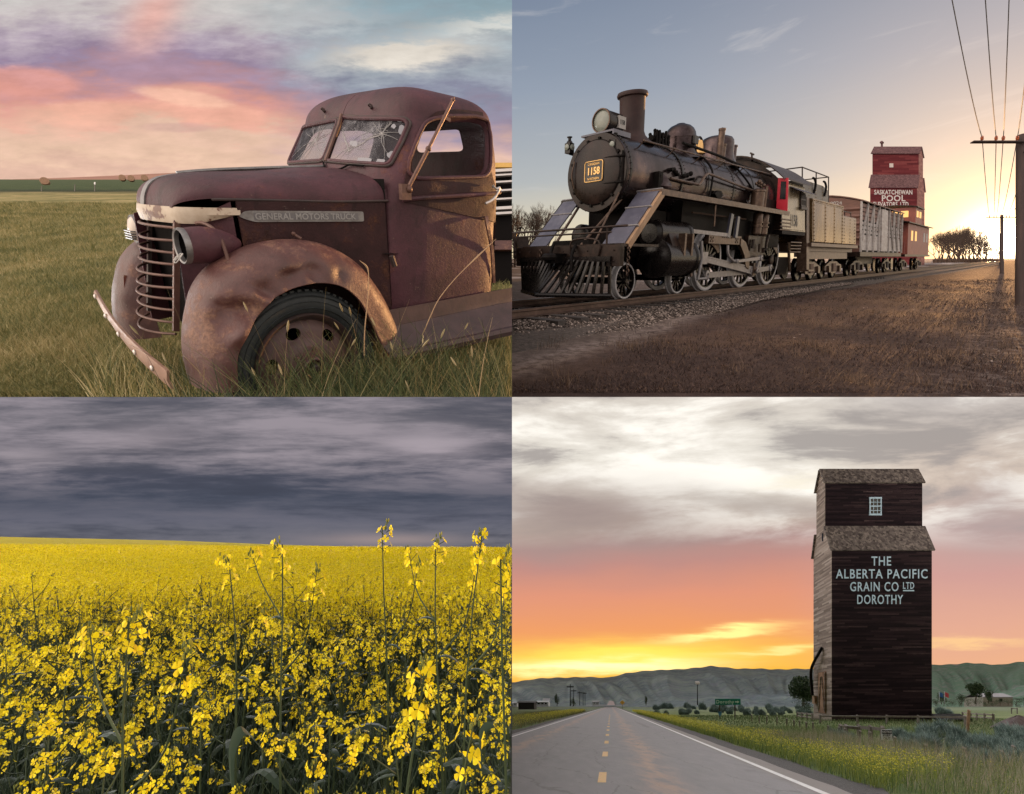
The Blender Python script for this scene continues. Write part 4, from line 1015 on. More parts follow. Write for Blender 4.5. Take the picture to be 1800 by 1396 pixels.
# number plate
pc = L.on(0, -.235, 1043.5, 301.5)
def pl(u, v, w_): return pc + np.array([-w_, u, v])
pw, ph = .235, .20
oct_ = rounded([(-pw, -ph), (pw, -ph), (pw, ph), (-pw, ph)], .05, 3)
npb = part('number_plate', sheet(oct_, [], lambda u, v: pl(u, v, .0), .08, thick=(.03, 0, 0)), plain('plate_black', (.010, .008, .007), .4), front)
rim = [pl(u * 1.0, v * 1.0, .006) for u, v in dense(oct_, .05)]; part('plate_rim', MB().tube(rim, .012, 6, loop=True), gold, npb)
lt = text('1158', .20, lambda u, v, w_: pl(u, v - .0, w_ + .002), depth=.012, bold=.006, sx=.85)
lt.merge(text('CANADIAN', .068, lambda u, v, w_: pl(u, v + .145, w_ + .002), depth=.008, sx=.85)); lt.merge(text('NORTHERN', .068, lambda u, v, w_: pl(u, v - .145, w_ + .002), depth=.008, sx=.85))
part('numerals', lt, gold, npb, smooth=0)
# stack
sx_ = 1.2
stk = MB().lathe([(.52, -.06), (.40, .04), (.31, .14), (.275, .24), (.285, .90), (.29, .92), (.335, .94), (.345, .98), (.33, 1.02), (.27, 1.03), (.25, .9)], (sx_, 0, BZ + .76), (-.06, 0, 1), 32)
part('smoke_stack', stk, worn('stack_iron', [(0, (.012, .006, .006)), (.5, (.026, .013, .013)), (1, (.050, .026, .023))], scale=3, rough=(.4, .6), spec=.2), eng, smooth=35)
# headlight
hc = np.array([.02, 0, 3.70])
hl = part('headlight', MB().lathe([(.235, 0), (.24, .03), (.225, .05), (.225, .56), (.19, .60), (.001, .61)], hc, (1, 0, 0), 32), blk, eng)
part('lens', MB().lathe([(.215, .02), (.16, -.005), (.08, -.02), (.001, -.025)], hc, (1, 0, 0), 28), lensm, hl)
part('rim', MB().lathe([(.232, .0), (.236, -.02), (.215, -.022), (.212, .02)], hc, (1, 0, 0), 28), copper, hl)
nb_ = MB().box((.30, .19, -.13), (.56, .245, .11), c=hc); part('number_board', nb_, plain('number_board_white', (.22, .21, .20), .5), hl)
part('board_numerals', text('1158', .12, lambda u, v, w_: hc + np.array([.43 + u, .246 + w_, v - .01]), depth=.004, bold=.003, sx=.75), blk, hl, smooth=0)
sh = MB().box((-.12, -.42, 3.42), (.46, .42, 3.455)); sh.box((-.12, .40, 3.36), (.50, .435, 3.455)); sh.box((.0, -.15, 3.30), (.3, .15, 3.43)); sh.box((.0, -.12, 3.45), (.45, .12, 3.49))
part('lamp_shelf', sh, bluem, eng)
for (x, y), y0 in (((1001, 260), -.62), ((1080, 255), .50)):
    c = L.on(0, -.05, x, y); c = np.array(c)
    ml = MB().box((-.075, -.075, -.12), (.075, .075, .09), c=c); ml.lathe([(.08, .09), (.05, .14), (.035, .15), (.035, .20), (.06, .205), (.06, .225), (.001, .23)], c, (0, 0, 1), 14)
    m_ = part('marker_lamp', ml, blk, eng)
    part('lamp_lens', MB().lathe([(.062, -.07), (.062, -.10), (.03, -.115), (.001, -.12)], c, (1, 0, 0), 16), lensm, m_)
    part('lamp_lens', MB().lathe([(.062, .07), (.062, .10), (.03, .115), (.001, .12)], c, (0, 1, 0), 16), lensm, m_)
    part('lamp_bracket', MB().bar(c + np.array([0, 0, -.12]), (.05, c[1] * .82, BZ + math.sqrt(max(.01, .64 - (c[1] * .82) ** 2))), .04, .03, (0, 1, .1)), soot, m_)
# domes, bell, valves
d1 = MB().lathe([(.60, -.12), (.50, -.03), (.43, .06), (.405, .16), (.405, .38), (.41, .385), (.41, .41), (.40, .42), (.38, .52), (.33, .61), (.25, .68), (.12, .73), (.10, .745), (.001, .75)], (3.42, 0, 3.45), (-.05, 0, 1), 36)
dome = part('sand_dome', d1, boil, eng, smooth=40); part('dome_step', MB().box((3.30, .40, 3.66), (3.50, .46, 3.84)), blk, dome)
d2 = MB().lathe([(.66, -.10), (.56, .02), (.49, .14), (.46, .30), (.455, .56), (.44, .64), (.39, .71), (.28, .755), (.14, .77), (.001, .775)], (5.55, 0, 3.45), (-.04, 0, 1), 36)
part('steam_dome', d2, boil, eng, smooth=40)
bl = MB()
for k in range(16):
    p = np.array([R_.uniform(2.05, 2.75), R_.uniform(-.15, .15), R_.uniform(3.55, 3.85)]); bl.tube([(p[0], p[1], 3.45), p], R_.uniform(.02, .04), 7).ball(p, R_.uniform(.03, .055), 8)
bl.tube([(2.0, 0, 3.66), (2.8, 0, 3.66)], .07, 10); bl.tube([(2.1, .05, 3.75), (2.7, .05, 3.78)], .05, 10); bl.box((2.2, -.1, 3.42), (2.6, .1, 3.6))
part('feed_valve', bl, soot, eng)
be = MB().lathe([(.001, .30), (.07, .29), (.10, .20), (.12, .06), (.17, -.02), (.18, -.04), (.15, -.04)], (4.42, .02, 3.66), (0, 0, 1), 24); part('bell', be, gold, eng)
yk = MB().tube(cr([(4.30, -.02, 3.45), (4.25, 0, 3.9), (4.42, .02, 4.03), (4.62, 0, 3.9), (4.64, .0, 3.45)], 5), .03, 8); part('bell_yoke', yk, blk, eng)
for (x, zt, r, mt) in ((5.02, 4.28, .085, copper), (6.55, 4.12, .13, boil), (5.12, 3.9, .11, copper)):
    yy = .34 if mt is copper else 0.
    vv_ = MB().lathe([(r * 1.3, 3.40), (r, 3.5), (r, zt - .06), (r * 1.12, zt - .05), (r * 1.12, zt), (r * .5, zt + .01), (.001, zt + .03)], (x, yy, 0), (0, 0, 1), 18); part('safety_valve', vv_, mt, eng)
# rails and pipes on the boiler
def onb(x, y, px_, off=.06):
    return None
hr = [(x, np.interp(x, [0, 2, 8], [.62, .62, .70]), 3.30 + .0 * x) for x in np.linspace(.9, 7.4, 12)]
hr = [(x, .70 + .012 * x, BZ + .62 + .008 * x) for x in np.linspace(.6, 7.6, 12)]
h_ = MB().tube(hr, .02, 8)
for x, y, z in hr[::2]: h_.tube([(x, y, z), (x, y * .84, z - .10)], .015, 6).ball((x, y, z), .03, 8)
part('hand_rail', h_, copper, eng)
pp1 = MB().tube(cr([(1.55, .86, 2.62), (2.6, .90, 2.60), (2.85, .92, 2.62), (3.15, .92, 2.86), (3.5, .92, 2.88), (5.0, .95, 2.78), (6.4, .97, 2.70)], 5), .032, 8); part('feed_pipe', pp1, copper, eng)
pp2 = MB().tube(cr([(2.9, .36, 3.62), (4.6, .52, 3.52), (5.6, .66, 3.40), (7.7, .80, 3.30)], 5), .034, 8); part('sand_pipe', pp2, soot, eng)
for pts in (((3.55, .55, 3.4), (3.57, .86, 3.0), (3.5, .90, 2.5), (3.4, .88, 2.2)), ((5.2, .62, 3.42), (5.7, .90, 2.95), (6.3, .98, 2.55), (6.4, 1., 2.35)), ((3.4, -.5, 3.4), (3.4, -.86, 2.9), (3.4, -.9, 2.3))):
    part('down_pipe', MB().tube(cr(pts, 5), .026, 8), soot, eng)
ck = MB()
for k in range(9):
    p = np.array([1.55 + .13 * k + R_.uniform(-.05, .05), .82 + R_.uniform(0, .08), 2.72 + R_.uniform(-.08, .10)]); ck.tube([p - (0, .1, 0), p + (0, .03, 0)], .035, 7).ball(p, R_.uniform(.03, .06), 8)
part('check_valve', ck, soot, eng)
ck = MB().box((.95, .74, 2.34), (1.12, .92, 2.70)); ck.tube([(1.03, .86, 2.30), (1.03, .86, 2.62)], .07, 10).ball((1.03, .86, 2.62), .08); part('lubricator', ck, soot, eng)
dm = MB().ring([[(3.9 + sx2 * .25, .86 + .09 * k, 2.46 + sz * .09) for sx2, sz in ((-1, 0), (-.3, 1), (.5, 1), (1, 0), (.5, -1), (-.3, -1))] for k in (0, 1)]); part('wash_plug', dm, soot, eng)
cone = MB().lathe([(.26, 0), (.20, .10), (.05, .22), (.001, .23)], (1.25, .82, 2.42), (.2, 1, -.1), 4); part('steam_pipe_cover', cone, boil, eng)
# running boards
for sg in (1, -1):
    rb = MB().box((.35, sg * .86, 2.20), (8.0, sg * 1.36, 2.24)) if sg > 0 else MB().box((.35, -1.36, 2.20), (8.0, -.86, 2.24))
    rb.box((.35, sg * 1.36 - .012, 2.13), (8.0, sg * 1.36 + .012, 2.25)); part('running_board', rb, copper if sg > 0 else blk, eng)
    # the sloping step plate at its front end
    st = MB().grid([[(.42 - 1.22 * k, sg * y, 2.24 - 1.10 * k) for y in (.78, 1.30)] for k in np.linspace(0, 1, 7)])
    sp = part('step_plate', st, bluem, eng, solid=.03)
    part('step_board', MB().bar((.46, sg * 1.335, 2.20), (-.74, sg * 1.335, 1.10), .07, .13, (0, 0, 1)), tanw if sg > 0 else soot, sp)
    for k in (.12, .42, .72):
        part('step_window', MB().bar((.42 - 1.22 * k + .02, sg * 1.04, 2.24 - 1.10 * k + .03), (.42 - 1.22 * (k + .18) + .02, sg * 1.04, 2.24 - 1.10 * (k + .18) + .03), .26, .012, (0, 0, 1)), plain('pale_panel', (.13, .125, .125), .3), sp)
    for k in (.02, .35, .7):
        cl_ = MB(); cl_.bar((.42 - 1.22 * k, sg * .74, 2.24 - 1.10 * k + .03), (.42 - 1.22 * k, sg * 1.36, 2.24 - 1.10 * k + .03), .05, .03, (1, 0, 1))
        part('step_clip', cl_, rodm, sp)
# saddle, frame, deck, beam
fm = MB().box((.5, -.62, .9), (1.9, .62, 1.95)); fm.box((-.9, -.5, .62), (9.6, .5, 1.25)); fm.box((2.0, -.6, 1.25), (9.3, .6, 1.95)); fm.box((6.8, -.95, 1.2), (8.6, .95, 2.6)); part('engine_frame', fm, soot, eng)
fm2 = MB().box((2.2, .55, 1.55), (7.9, .86, 2.2)); fm2.box((5.0, .80, 1.1), (7.8, .95, 1.9)); part('side_shade_plate', fm2, soot, eng)
part('front_deck', MB().box((-1.0, -1.35, 1.10), (.4, 1.35, 1.15)), brn, eng)
bm_ = MB().box((-1.14, -1.42, .72), (-.98, 1.42, 1.12)); 
for y in np.linspace(-1.3, 1.3, 9):
    for z in (.82, 1.02): bm_.ball((-1.145, y, z), .02, 6)
part('buffer_beam', bm_, brn, eng)
cp = MB().box((-1.62, -.10, .78), (-1.1, .10, .98)); cp.tube(cr([(-1.55, -.04, .90), (-1.72, .02, .90), (-1.74, .14, .90), (-1.62, .18, .90)], 4), .075, 8); part('coupler', cp, soot, eng)
pk = MB().tube(cr([(-1.2, -.2, 1.2), (-1.3, -.2, 1.0), (-1.42, -.12, .66), (-1.5, -.15, .5)], 4), .035, 8); pk.tube(cr([(-1.15, .35, 1.15), (-1.3, .38, .95), (-1.36, .42, .62)], 4), .035, 8); part('air_hose', pk, soot, eng)
ch = MB()
for yy in (-.62, 1.50):
    for k in range(9): ch.lathe([(.030, -.012), (.044, 0), (.030, .012)], (-1.17 if yy < 0 else -.95, yy, 1.05 - .06 * k), ((1, 0, 0) if k % 2 else (0, 1, 0)), 10)
part('safety_chain', ch, copper, eng)
fr_ = MB().tube([(-1.12, -1.52, 1.46), (-1.12, 1.56, 1.46)], .022, 8); fr_.tube([(-1.12, -1.40, 1.36), (-1.12, 1.20, 1.36)], .018, 8)
for y in (-1.45, 1.10): fr_.tube([(-1.12, y, 1.12), (-1.12, y, 1.46)], .02, 8)
fr_.tube(cr([(-1.12, -1.4, 1.13), (-1.14, -1.45, 1.42), (-1.16, -1.62, 1.42), (-1.16, -1.62, 1.05)], 4), .02, 8); fr_.tube(cr([(-1.15, .9, .78), (-1.18, .95, 1.2), (-1.18, .3, 1.24), (-1.16, .22, .95)], 4), .018, 8)
part('front_rail', fr_, brn, eng)
br_ = MB().tube([(.1, .55, 2.10), (-.92, .30, 1.14)], .03, 8).tube([(.1, -.55, 2.10), (-.92, -.45, 1.14)], .03, 8).tube([(-.1, .62, 2.2), (-.9, .62, 1.15)], .022, 8); part('smokebox_brace', br_, copper, eng)
# pilot
tip = np.array([-1.95, 0, .16]); pb = MB()
for sg in (1, -1):
    for k in range(10):
        f = k / 9; b = tip * (1 - f) + np.array([-1.12, sg * 1.22, .16]) * f; a = np.array([-1.16, sg * (.10 + 1.12 * f), .86]); pb.bar(a, b, .045, .055, (0, 1, 0))
pb.tube([(-1.12, -1.25, .15), tip + (0, 0, -.0), (-1.12, 1.25, .15)], .045, 8); pb.bar((-1.16, -1.25, .86), (-1.16, 1.25, .86), .08, .10)
pb.add([tip, (-1.1, 1.25, .11), (-1.1, -1.25, .11)], [(0, 1, 2)])
part('pilot', pb, blk, eng)
# cylinders
for sg in (1, -1):
    cy = MB().lathe([(.001, -.10), (.24, -.09), (.30, -.05), (.43, -.03), (.43, .05), (.40, .07), (.40, 1.22), (.43, 1.24), (.43, 1.32), (.15, 1.34), (.001, 1.34)], (.72, sg * 1.08, .86), (1, 0, 0), 36)
    cyl = part('cylinder', cy, blk, eng)
    vc = MB().lathe([(.001, -.12), (.20, -.11), (.26, -.06), (.30, -.05), (.30, .10), (.275, .12), (.275, 1.25), (.30, 1.27), (.30, 1.36), (.001, 1.38)], (.72, sg * .98, 1.40), (1, 0, 0), 32); part('valve_chest', vc, blk, cyl)
    jk = MB().prism([(.95, sg * 1.235, 1.45), (1.98, sg * 1.235, 1.45), (1.98, sg * 1.45, .95), (.95, sg * 1.45, .95)], (0, -sg * .3, 0)); part('cylinder_cover', jk, brn, cyl)
    part('cover_strap', MB().box((1.28, sg * 1.40 - .08, .92), (1.36, sg * 1.40 + .08, 1.40)).box((1.62, sg * 1.40 - .08, .92), (1.70, sg * 1.40 + .08, 1.40)), copper, cyl)
    part('drain_cock', MB().tube([(2.02, sg * 1.3, .66), (2.0, sg * 1.34, .44)], .03, 8).ball((2.0, sg * 1.34, .60), .05), copper, cyl)
# wheels
def wheel(x, y, R, n, big, side):
    sg = side
    c = np.array([x, y, R])
    w_ = build('driving_wheel' if big else 'pilot_wheel', MB().lathe([(R * .86, -.05), (R * .86, .055), (R * .90, .06), (R * .90, -.06)], c, (0, sg, 0), 40), blk, eng, L)
    part('tyre', MB().lathe([(R * .90, -.06), (R * .895, .062), (R * .93, .068), (R * .985, .06), (R, .05), (R, -.05), (R + .03, -.06), (R + .03, -.085), (R * .9, -.085)], c, (0, sg, 0), 48), whitem, w_)
    sp = MB().lathe([(.001, .10), (R * .13, .10), (R * .17, .07), (R * .19, -.04)], c, (0, sg, 0), 20)
    for k in range(n):
        a = k / n * 6.283; d_ = np.array([math.cos(a), 0, math.sin(a)]); sp.bar(c + d_ * R * .15, c + d_ * R * .88, R * .075, .05, (0, 1, 0))
    part('spokes', sp, blk, w_)
    if big:
        cwt = []
        a0 = math.radians(20); 
        for q in np.linspace(a0, a0 + 1.75, 12): cwt.append((c[0] + R * .865 * math.cos(q), c[1] + sg * .055, c[2] + R * .865 * math.sin(q)))
        for q in np.linspace(a0 + 1.75, a0, 7): cwt.append((c[0] + R * (.55 + .25 * abs(q - a0 - .875) ** 2) * math.cos(q), c[1] + sg * .055, c[2] + R * (.55 + .25 * abs(q - a0 - .875) ** 2) * math.sin(q)))
        part('counterweight', MB().prism(cwt, (0, -sg * .09, 0)), copper if sg > 0 else blk, w_)
        part('axle_cap', MB().lathe([(.17, .08), (.17, .13), (.13, .15), (.001, .155)], c, (0, sg, 0), 20), brn, w_)
for sg in (1, -1):
    for x in (3.97, 6.30, 8.48): wheel(x, sg * .74, .80, 14, True, sg)
    for x in (.05, 2.40): wheel(x, sg * .74, .39, 10, False, sg)
for x in (.05, 2.4, 3.97, 6.3, 8.48): part('axle', MB().tube([(x, -.7, .39 if x < 3 else .8), (x, .7, .39 if x < 3 else .8)], .08, 10), soot, eng)
# motion
def rod(name, a, b, w0, w1, y, mt, th=.05, flute=True):
    a, b = np.array([a[0], y, a[1]]), np.array([b[0], y, b[1]]); d_ = b - a; ln = np.linalg.norm(d_); d_ /= ln; u = np.array([-d_[2], 0, d_[0]])
    m_ = MB().prism([a + u * w0 / 2, b + u * w1 / 2, b - u * w1 / 2, a - u * w0 / 2], (0, th, 0))
    if flute: m_.prism([a + u * w0 / 2 + (0, th, 0), b + u * w1 / 2 + (0, th, 0), b + u * w1 * .32 + (0, th, 0), a + u * w0 * .32 + (0, th, 0)], (0, .012, 0)); m_.prism([a - u * w0 / 2 + (0, th, 0), b - u * w1 / 2 + (0, th, 0), b - u * w1 * .32 + (0, th, 0), a - u * w0 * .32 + (0, th, 0)], (0, .012, 0))
    m_.lathe([(w0 * .85, -.02), (w0 * .85, th + .02), (w0 * .4, th + .03), (w0 * .3, th), (.001, th)], a, (0, 1, 0), 20); m_.lathe([(w1 * .85, -.02), (w1 * .85, th + .02), (w1 * .4, th + .03), (w1 * .3, th), (.001, th)], b, (0, 1, 0), 20)
    return part(name, m_, mt, eng)
rod('side_rod', (3.60, .43), (6.45, .47), .15, .15, .93, rodm, flute=False); rod('side_rod', (6.45, .47), (8.12, .55), .17, .13, .93, rodm, flute=False)
rod('main_rod', (3.05, .86), (6.40, .50), .15, .22, 1.04, rodm)
part('rod_bearing', MB().box((6.28, .98, .36), (6.52, 1.14, .72)).ball((6.40, 1.12, .54), .09), copper, eng)
rod('eccentric_rod', (4.90, .78), (6.62, .86), .07, .10, 1.16, rodm, .04, False)
rod('eccentric_crank', (6.45, .50), (6.62, .88), .10, .08, 1.14, rodm, .05, False)
part('combination_lever', MB().tube(cr([(2.80, 1.12, 1.28), (2.85, 1.14, .95), (2.86, 1.14, .80), (2.78, 1.13, .34)], 4), .04, 8).tube([(2.78, 1.13, .36), (3.25, 1.12, .36)], .035, 8).tube([(2.95, 1.1, .72), (3.2, 1.1, .4)], .018, 8), rodm, eng)
part('link_bar', MB().tube(cr([(4.35, 1.12, 1.2), (4.40, 1.14, .95), (4.72, 1.15, .80), (4.9, 1.16, .78)], 4), .04, 8), rodm, eng)
gd = MB().box((3.25, .98, 1.23), (5.25, 1.10, 1.45))
for x0 in (3.36, 4.9):
    for q in ((0, .04), (0, .13), (.07, .085), (.14, .04), (.14, .13)): gd.lathe([(.028, 0), (.028, .014), (.001, .016)], (x0 + q[0], 1.10, 1.25 + q[1]), (0, 1, 0), 6)
for k in range(6): gd.lathe([(.022, 0), (.022, .014), (.001, .016)], (4.05 + .11 * k, 1.10, 1.40), (0, 1, 0), 6)
part('crosshead_guide', gd, copper, eng)
part('crosshead', MB().box((2.85, .95, .72), (3.25, 1.12, 1.02)).tube([(2.05, 1.06, .86), (2.9, 1.06, .86)], .045, 10), rodm, eng)
part('guide_yoke', MB().prism([(5.2, 1.12, 1.40), (5.55, 1.12, 1.30), (5.95, 1.12, .95), (6.0, 1.12, .55), (5.75, 1.12, .62), (5.55, 1.12, .95), (5.2, 1.12, 1.22)], (0, -.08, 0)), copper, eng)
part('valve_rod', MB().bar((2.15, 1.08, 1.50), (4.40, 1.10, 1.46), .05, .09), rodm, eng)
part('radius_link', MB().bar((4.35, 1.10, 1.40), (4.45, 1.10, 2.0), .06, .16, (1, 0, 0)).bar((4.75, 1.14, 1.40), (4.78, 1.14, 1.95), .05, .14, (1, 0, 0)), bluem, eng)
part('reach_rod', MB().tube([(2.4, 1.02, 1.93), (5.6, 1.02, 1.93)], .022, 8).tube([(3.0, 1.30, 2.2), (3.0, 1.32, 1.62)], .02, 8), copper, eng)
for x in (6.15, 6.62):
    ap = MB().lathe([(.001, 0), (.10, .01), (.13, .05), (.13, .22), (.15, .23), (.15, .27), (.12, .28), (.12, .33), (.15, .34), (.15, .38), (.13, .39), (.13, .58), (.10, .63), (.04, .66), (.04, .72), (.001, .73)], (x, 1.14, 1.50), (0, 0, 1), 18); part('air_pump', ap, copper, eng)
ap = MB().lathe([(.18, 0), (.18, .42), (.20, .43), (.20, .48), (.12, .52), (.001, .53)], (6.1, 1.08, 2.25), (0, 0, 1), 18); ap.tube([(6.34, 1.2, 2.25), (6.34, 1.2, 2.85)], .05, 8)
for k in range(7): ap.ball((5.9 + R_.uniform(0, .7), 1.0 + R_.uniform(-.1, .2), 2.75 + R_.uniform(0, .25)), R_.uniform(.04, .08), 8)
part('compressor', ap, copper, eng)
gb_ = MB().bar((5.85, 1.0, 1.15), (7.15, 1.0, 1.15), .12, .7)
for k in range(14):
    p = np.array([R_.uniform(5.9, 7.1), R_.uniform(.95, 1.15), R_.uniform(.9, 1.5)]); gb_.tube([p, p + np.array([R_.uniform(-.1, .1), 0, R_.uniform(.1, .35)])], R_.uniform(.025, .05), 7)
part('brake_rigging', gb_, brn, eng)
for zb in (2.0, 1.35):
    lad = MB()
    x0, x1 = (7.35, 8.15) if zb > 1.5 else (8.5, 9.4)
    for k in range(4): lad.tube([(x0, 1.36, zb - .10 * k), (x1, 1.40, zb - .10 * k)], .022, 7)
    for x in (x0 + .12, x1 - .12): lad.bar((x, 1.38, zb + .06), (x, 1.38, zb - .38), .05, .03)
    part('pipe_rack', lad, copper, eng)
part('ash_pan', MB().prism([(8.9, .8, .9), (9.4, .8, .3), (10.2, .8, .3), (10.4, .8, .9)], (0, -1.6, 0)), soot, eng)
part('stay_rod', MB().tube([(8.75, 1.2, 1.35), (9.55, 1.1, .42)], .03, 7).tube([(8.85, 1.2, 1.35), (9.65, 1.1, .42)], .03, 7), copper, eng)
# cab (leans with the canted track)
K = CARS
cx0, cx1, cw, ce, ct = 8.02, 10.25, 1.45, 3.18, 3.98
def arch(y, e=ce, t_=ct, w_=cw): return e + (t_ - e) * (1 - abs(y / w_) ** 2.2)
cy_ = np.linspace(-cw, cw, 17)
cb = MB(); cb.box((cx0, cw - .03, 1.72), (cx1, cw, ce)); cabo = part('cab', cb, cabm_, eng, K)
fw = MB().prism([(cx0 - .03, y, arch(y) - .03) for y in cy_] + [(cx0 - .03, cw, 1.72), (cx0 - .03, -cw, 1.72)], (.03, 0, 0)); part('cab_front', fw, brn, cabo, K)
part('cab_side', MB().box((cx0, -cw, 1.72), (cx1, -cw + .03, ce)), brn, cabo, K)
part('cab_floor', MB().box((cx0, -cw, 1.60), (cx1, cw, 1.71)), soot, cabo, K)
part('back_head', MB().box((cx0 + .02, -.9, 1.72), (cx0 + .5, .9, 3.2)), soot, cabo, K)
rf = MB().ring([[(x, y, arch(y, ce, ct + .02, cw + .14) + .02) for y in np.linspace(-cw - .14, cw + .14, 19)] + [(x, y, arch(y, ce, ct + .02, cw + .14) + .06) for y in np.linspace(cw + .14, -cw - .14, 19)] for x in (cx0 - .25, cx1 + .35)])
part('cab_roof', rf, brn, cabo, K); part('roof_vent', MB().box((8.9, -.3, 3.98), (9.5, .3, 4.08)).tube([(8.6, .35, 3.9), (8.6, .35, 4.2)], .03).tube([(8.5, .35, 4.2), (8.75, .35, 4.19)], .03), brn, cabo, K)
aw = MB().grid([[(x, cw + .02 + .32 * k, ce - .10 - .16 * k) for x in (8.75, 10.3)] for k in (0, 1)]); part('window_awning', aw, bluem, cabo, K, solid=.02)
pd = [K.on(0, cx0 - .05, *p) for p in ((1368.5, 313), (1386.5, 313), (1384.5, 373), (1365, 366))]
part('cab_door', MB().prism(pd, (-.03, 0, 0)), redm, cabo, K)
pw_ = [K.on(0, cx0 - .09, *p) for p in ((1373, 319), (1382, 319), (1381, 350), (1371, 350))]; part('door_window', MB().prism(pw_, (-.01, 0, 0)), darkpane, cabo, K)
wn = MB(); a, b = K.on(1, cw + .01, 1406, 325), K.on(1, cw + .01, 1428, 366)
x0, x1, z0, z1 = a[0], cx1 - .08, b[2], a[2]; z1 = min(z1, ce - .22)
part('cab_window', MB().box((x0, cw + .002, z0), (x1, cw + .012, z1)), plain('glazed_amber', (.42, .34, .22), .15), cabo, K)
wf = MB()
for k in range(5): wf.bar((x0 + (x1 - x0) * k / 4, cw + .03, z0), (x0 + (x1 - x0) * k / 4, cw + .03, z1), .04, .05, (0, 1, 0))
for z in (z0, (z0 + z1) / 2, z1): wf.bar((x0, cw + .03, z), (x1, cw + .03, z), .04, .05, (0, 1, 0))
wf.box((x0 - .1, cw + .012, z0 - .12), (x1 + .06, cw + .09, z0 - .04)); part('window_frame', wf, brn, cabo, K)
zt_ = 2.03
part('cab_number', text('1158', .46, lambda u, v, w_: np.array([9.12 + u, cw + .002 + w_, zt_ + v * 1.12]), depth=.006, bold=.004, sx=.78), blk, cabo, K, smooth=0)
rv = MB().box((cx0, cw, 1.72), (cx1, cw + .012, 1.80))
for x in np.arange(cx0 + .06, cx1, .10): rv.ball((x, cw + .012, 1.76), .016, 6)
part('rivet_strip', rv, cabm_, cabo, K)
# tender
ten = thing('locomotive_tender', 'riveted steel tender glowing gold behind the locomotive cab', 'tender', K.w((14, 0, 0))[0])
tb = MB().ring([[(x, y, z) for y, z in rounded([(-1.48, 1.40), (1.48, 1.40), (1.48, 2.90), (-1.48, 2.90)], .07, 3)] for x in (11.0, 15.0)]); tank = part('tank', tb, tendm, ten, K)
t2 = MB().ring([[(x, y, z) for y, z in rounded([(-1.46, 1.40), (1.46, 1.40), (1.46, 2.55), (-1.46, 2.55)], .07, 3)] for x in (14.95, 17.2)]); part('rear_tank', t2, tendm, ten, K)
cbk = MB().prism([(10.85, 1.22, 2.85), (13.9, 1.22, 2.85), (13.9, 1.22, 3.40), (13.2, 1.22, 3.52), (10.85, 1.22, 3.52)], (0, -2.44, 0)); part('coal_bunker', cbk, worn('bunker_steel', [(0, (.03, .027, .022)), (.5, (.075, .068, .055)), (1, (.14, .125, .10))], scale=3, rough=(.35, .6)), ten, K)
rv = MB().box((11.0, 1.48, 2.78), (15.0, 1.492, 2.88))
for x in np.arange(11.05, 15.0, .16): rv.ball((x, 1.495, 2.83), .02, 6)
for x in (11.15, 12.55, 13.75, 14.9):
    rv.box((x - .05, 1.48, 1.42), (x + .05, 1.49, 2.8))
    for z in np.arange(1.5, 2.8, .13): rv.ball((x, 1.494, z), .020, 6)
for x in (15.3, 16.2, 17.0):
    for z in np.arange(1.5, 2.5, .13): rv.ball((x, 1.464, z), .020, 6)
for x in (11.5, 12.3, 13.1):
    for z in np.arange(2.92, 3.45, .12): rv.ball((x, 1.224, z), .02, 6)
part('rivet_strip', rv, tendm, tank, K)
rl = MB()
for y in (-1.15, 1.15):
    rl.tube([(11.0, y, 3.95), (14.2, y, 3.95)], .022, 7)
    for x in (11.0, 12.6, 14.2): rl.tube([(x, y, 3.45 if x < 14 else 2.9), (x, y, 3.95)], .022, 7)
rl.tube([(14.2, -1.15, 3.95), (14.2, 1.15, 3.95)], .022, 7); rl.tube([(11.0, -1.15, 3.95), (11.0, 1.15, 3.95)], .022, 7)
rl.tube([(14.9, 1.3, 2.75), (17.0, 1.3, 2.75)], .022, 7)
for x in (15.0, 16.0, 17.0): rl.tube([(x, 1.3, 2.5), (x, 1.3, 2.75)], .02, 7)
part('railing', rl, brn, ten, K)
for x in (12.0, 13.3): part('tank_hook', MB().tube(cr([(x, 1.24, 3.15), (x, 1.30, 3.45), (x - .12, 1.30, 3.62), (x - .25, 1.28, 3.66)], 4), .04, 7), soot, ten, K)
part('tender_frame', MB().box((10.7, -1.3, 1.10), (17.3, 1.3, 1.38)).box((10.75, 1.3, 1.26), (17.3, 1.52, 1.38)).box((11.3, 1.10, .82), (16.7, 1.25, 1.12)), copper, ten, K)
part('cab_steps', MB().box((10.55, 1.1, .40), (10.85, 1.42, 2.9)).box((10.5, 1.1, .40), (11.1, 1.50, .46)), copper, ten, K)
def bogie(par, x, fr, mt, wb=1.6, R=.42):
    for dx_ in (-wb / 2, wb / 2):
        for sg in (1, -1): 
            c = np.array([x + dx_, sg * .75, R]); w_ = part('wheel', MB().lathe([(.001, .06), (R * .25, .06), (R * .6, .02), (R * .85, .03), (R * .88, .06), (R, .05), (R, -.05), (R + .025, -.06), (R + .025, -.08), (.001, -.08)], c, (0, sg, 0), 28), blk, par, fr)
    for sg in (1, -1):
        y = sg * 1.0
        sf_ = MB().prism([(x - wb * .78, y, .52), (x - wb * .78, y, .36), (x - wb * .35, y, .34), (x - .25, y, .22), (x + .25, y, .22), (x + wb * .35, y, .34), (x + wb * .78, y, .36), (x + wb * .78, y, .52), (x + wb * .3, y, .72), (x - wb * .3, y, .72)], (0, -.10 * sg, 0))
        for dx_ in (-wb / 2, wb / 2): sf_.box((x + dx_ - .12, y - .06, .28), (x + dx_ + .12, y + .08, .54))
        for k in (-.12, 0, .12): sf_.tube([(x + k, y + sg * .02, .30), (x + k, y + sg * .02, .64)], .055, 8)
        part('bogie_frame', sf_, mt, par, fr)
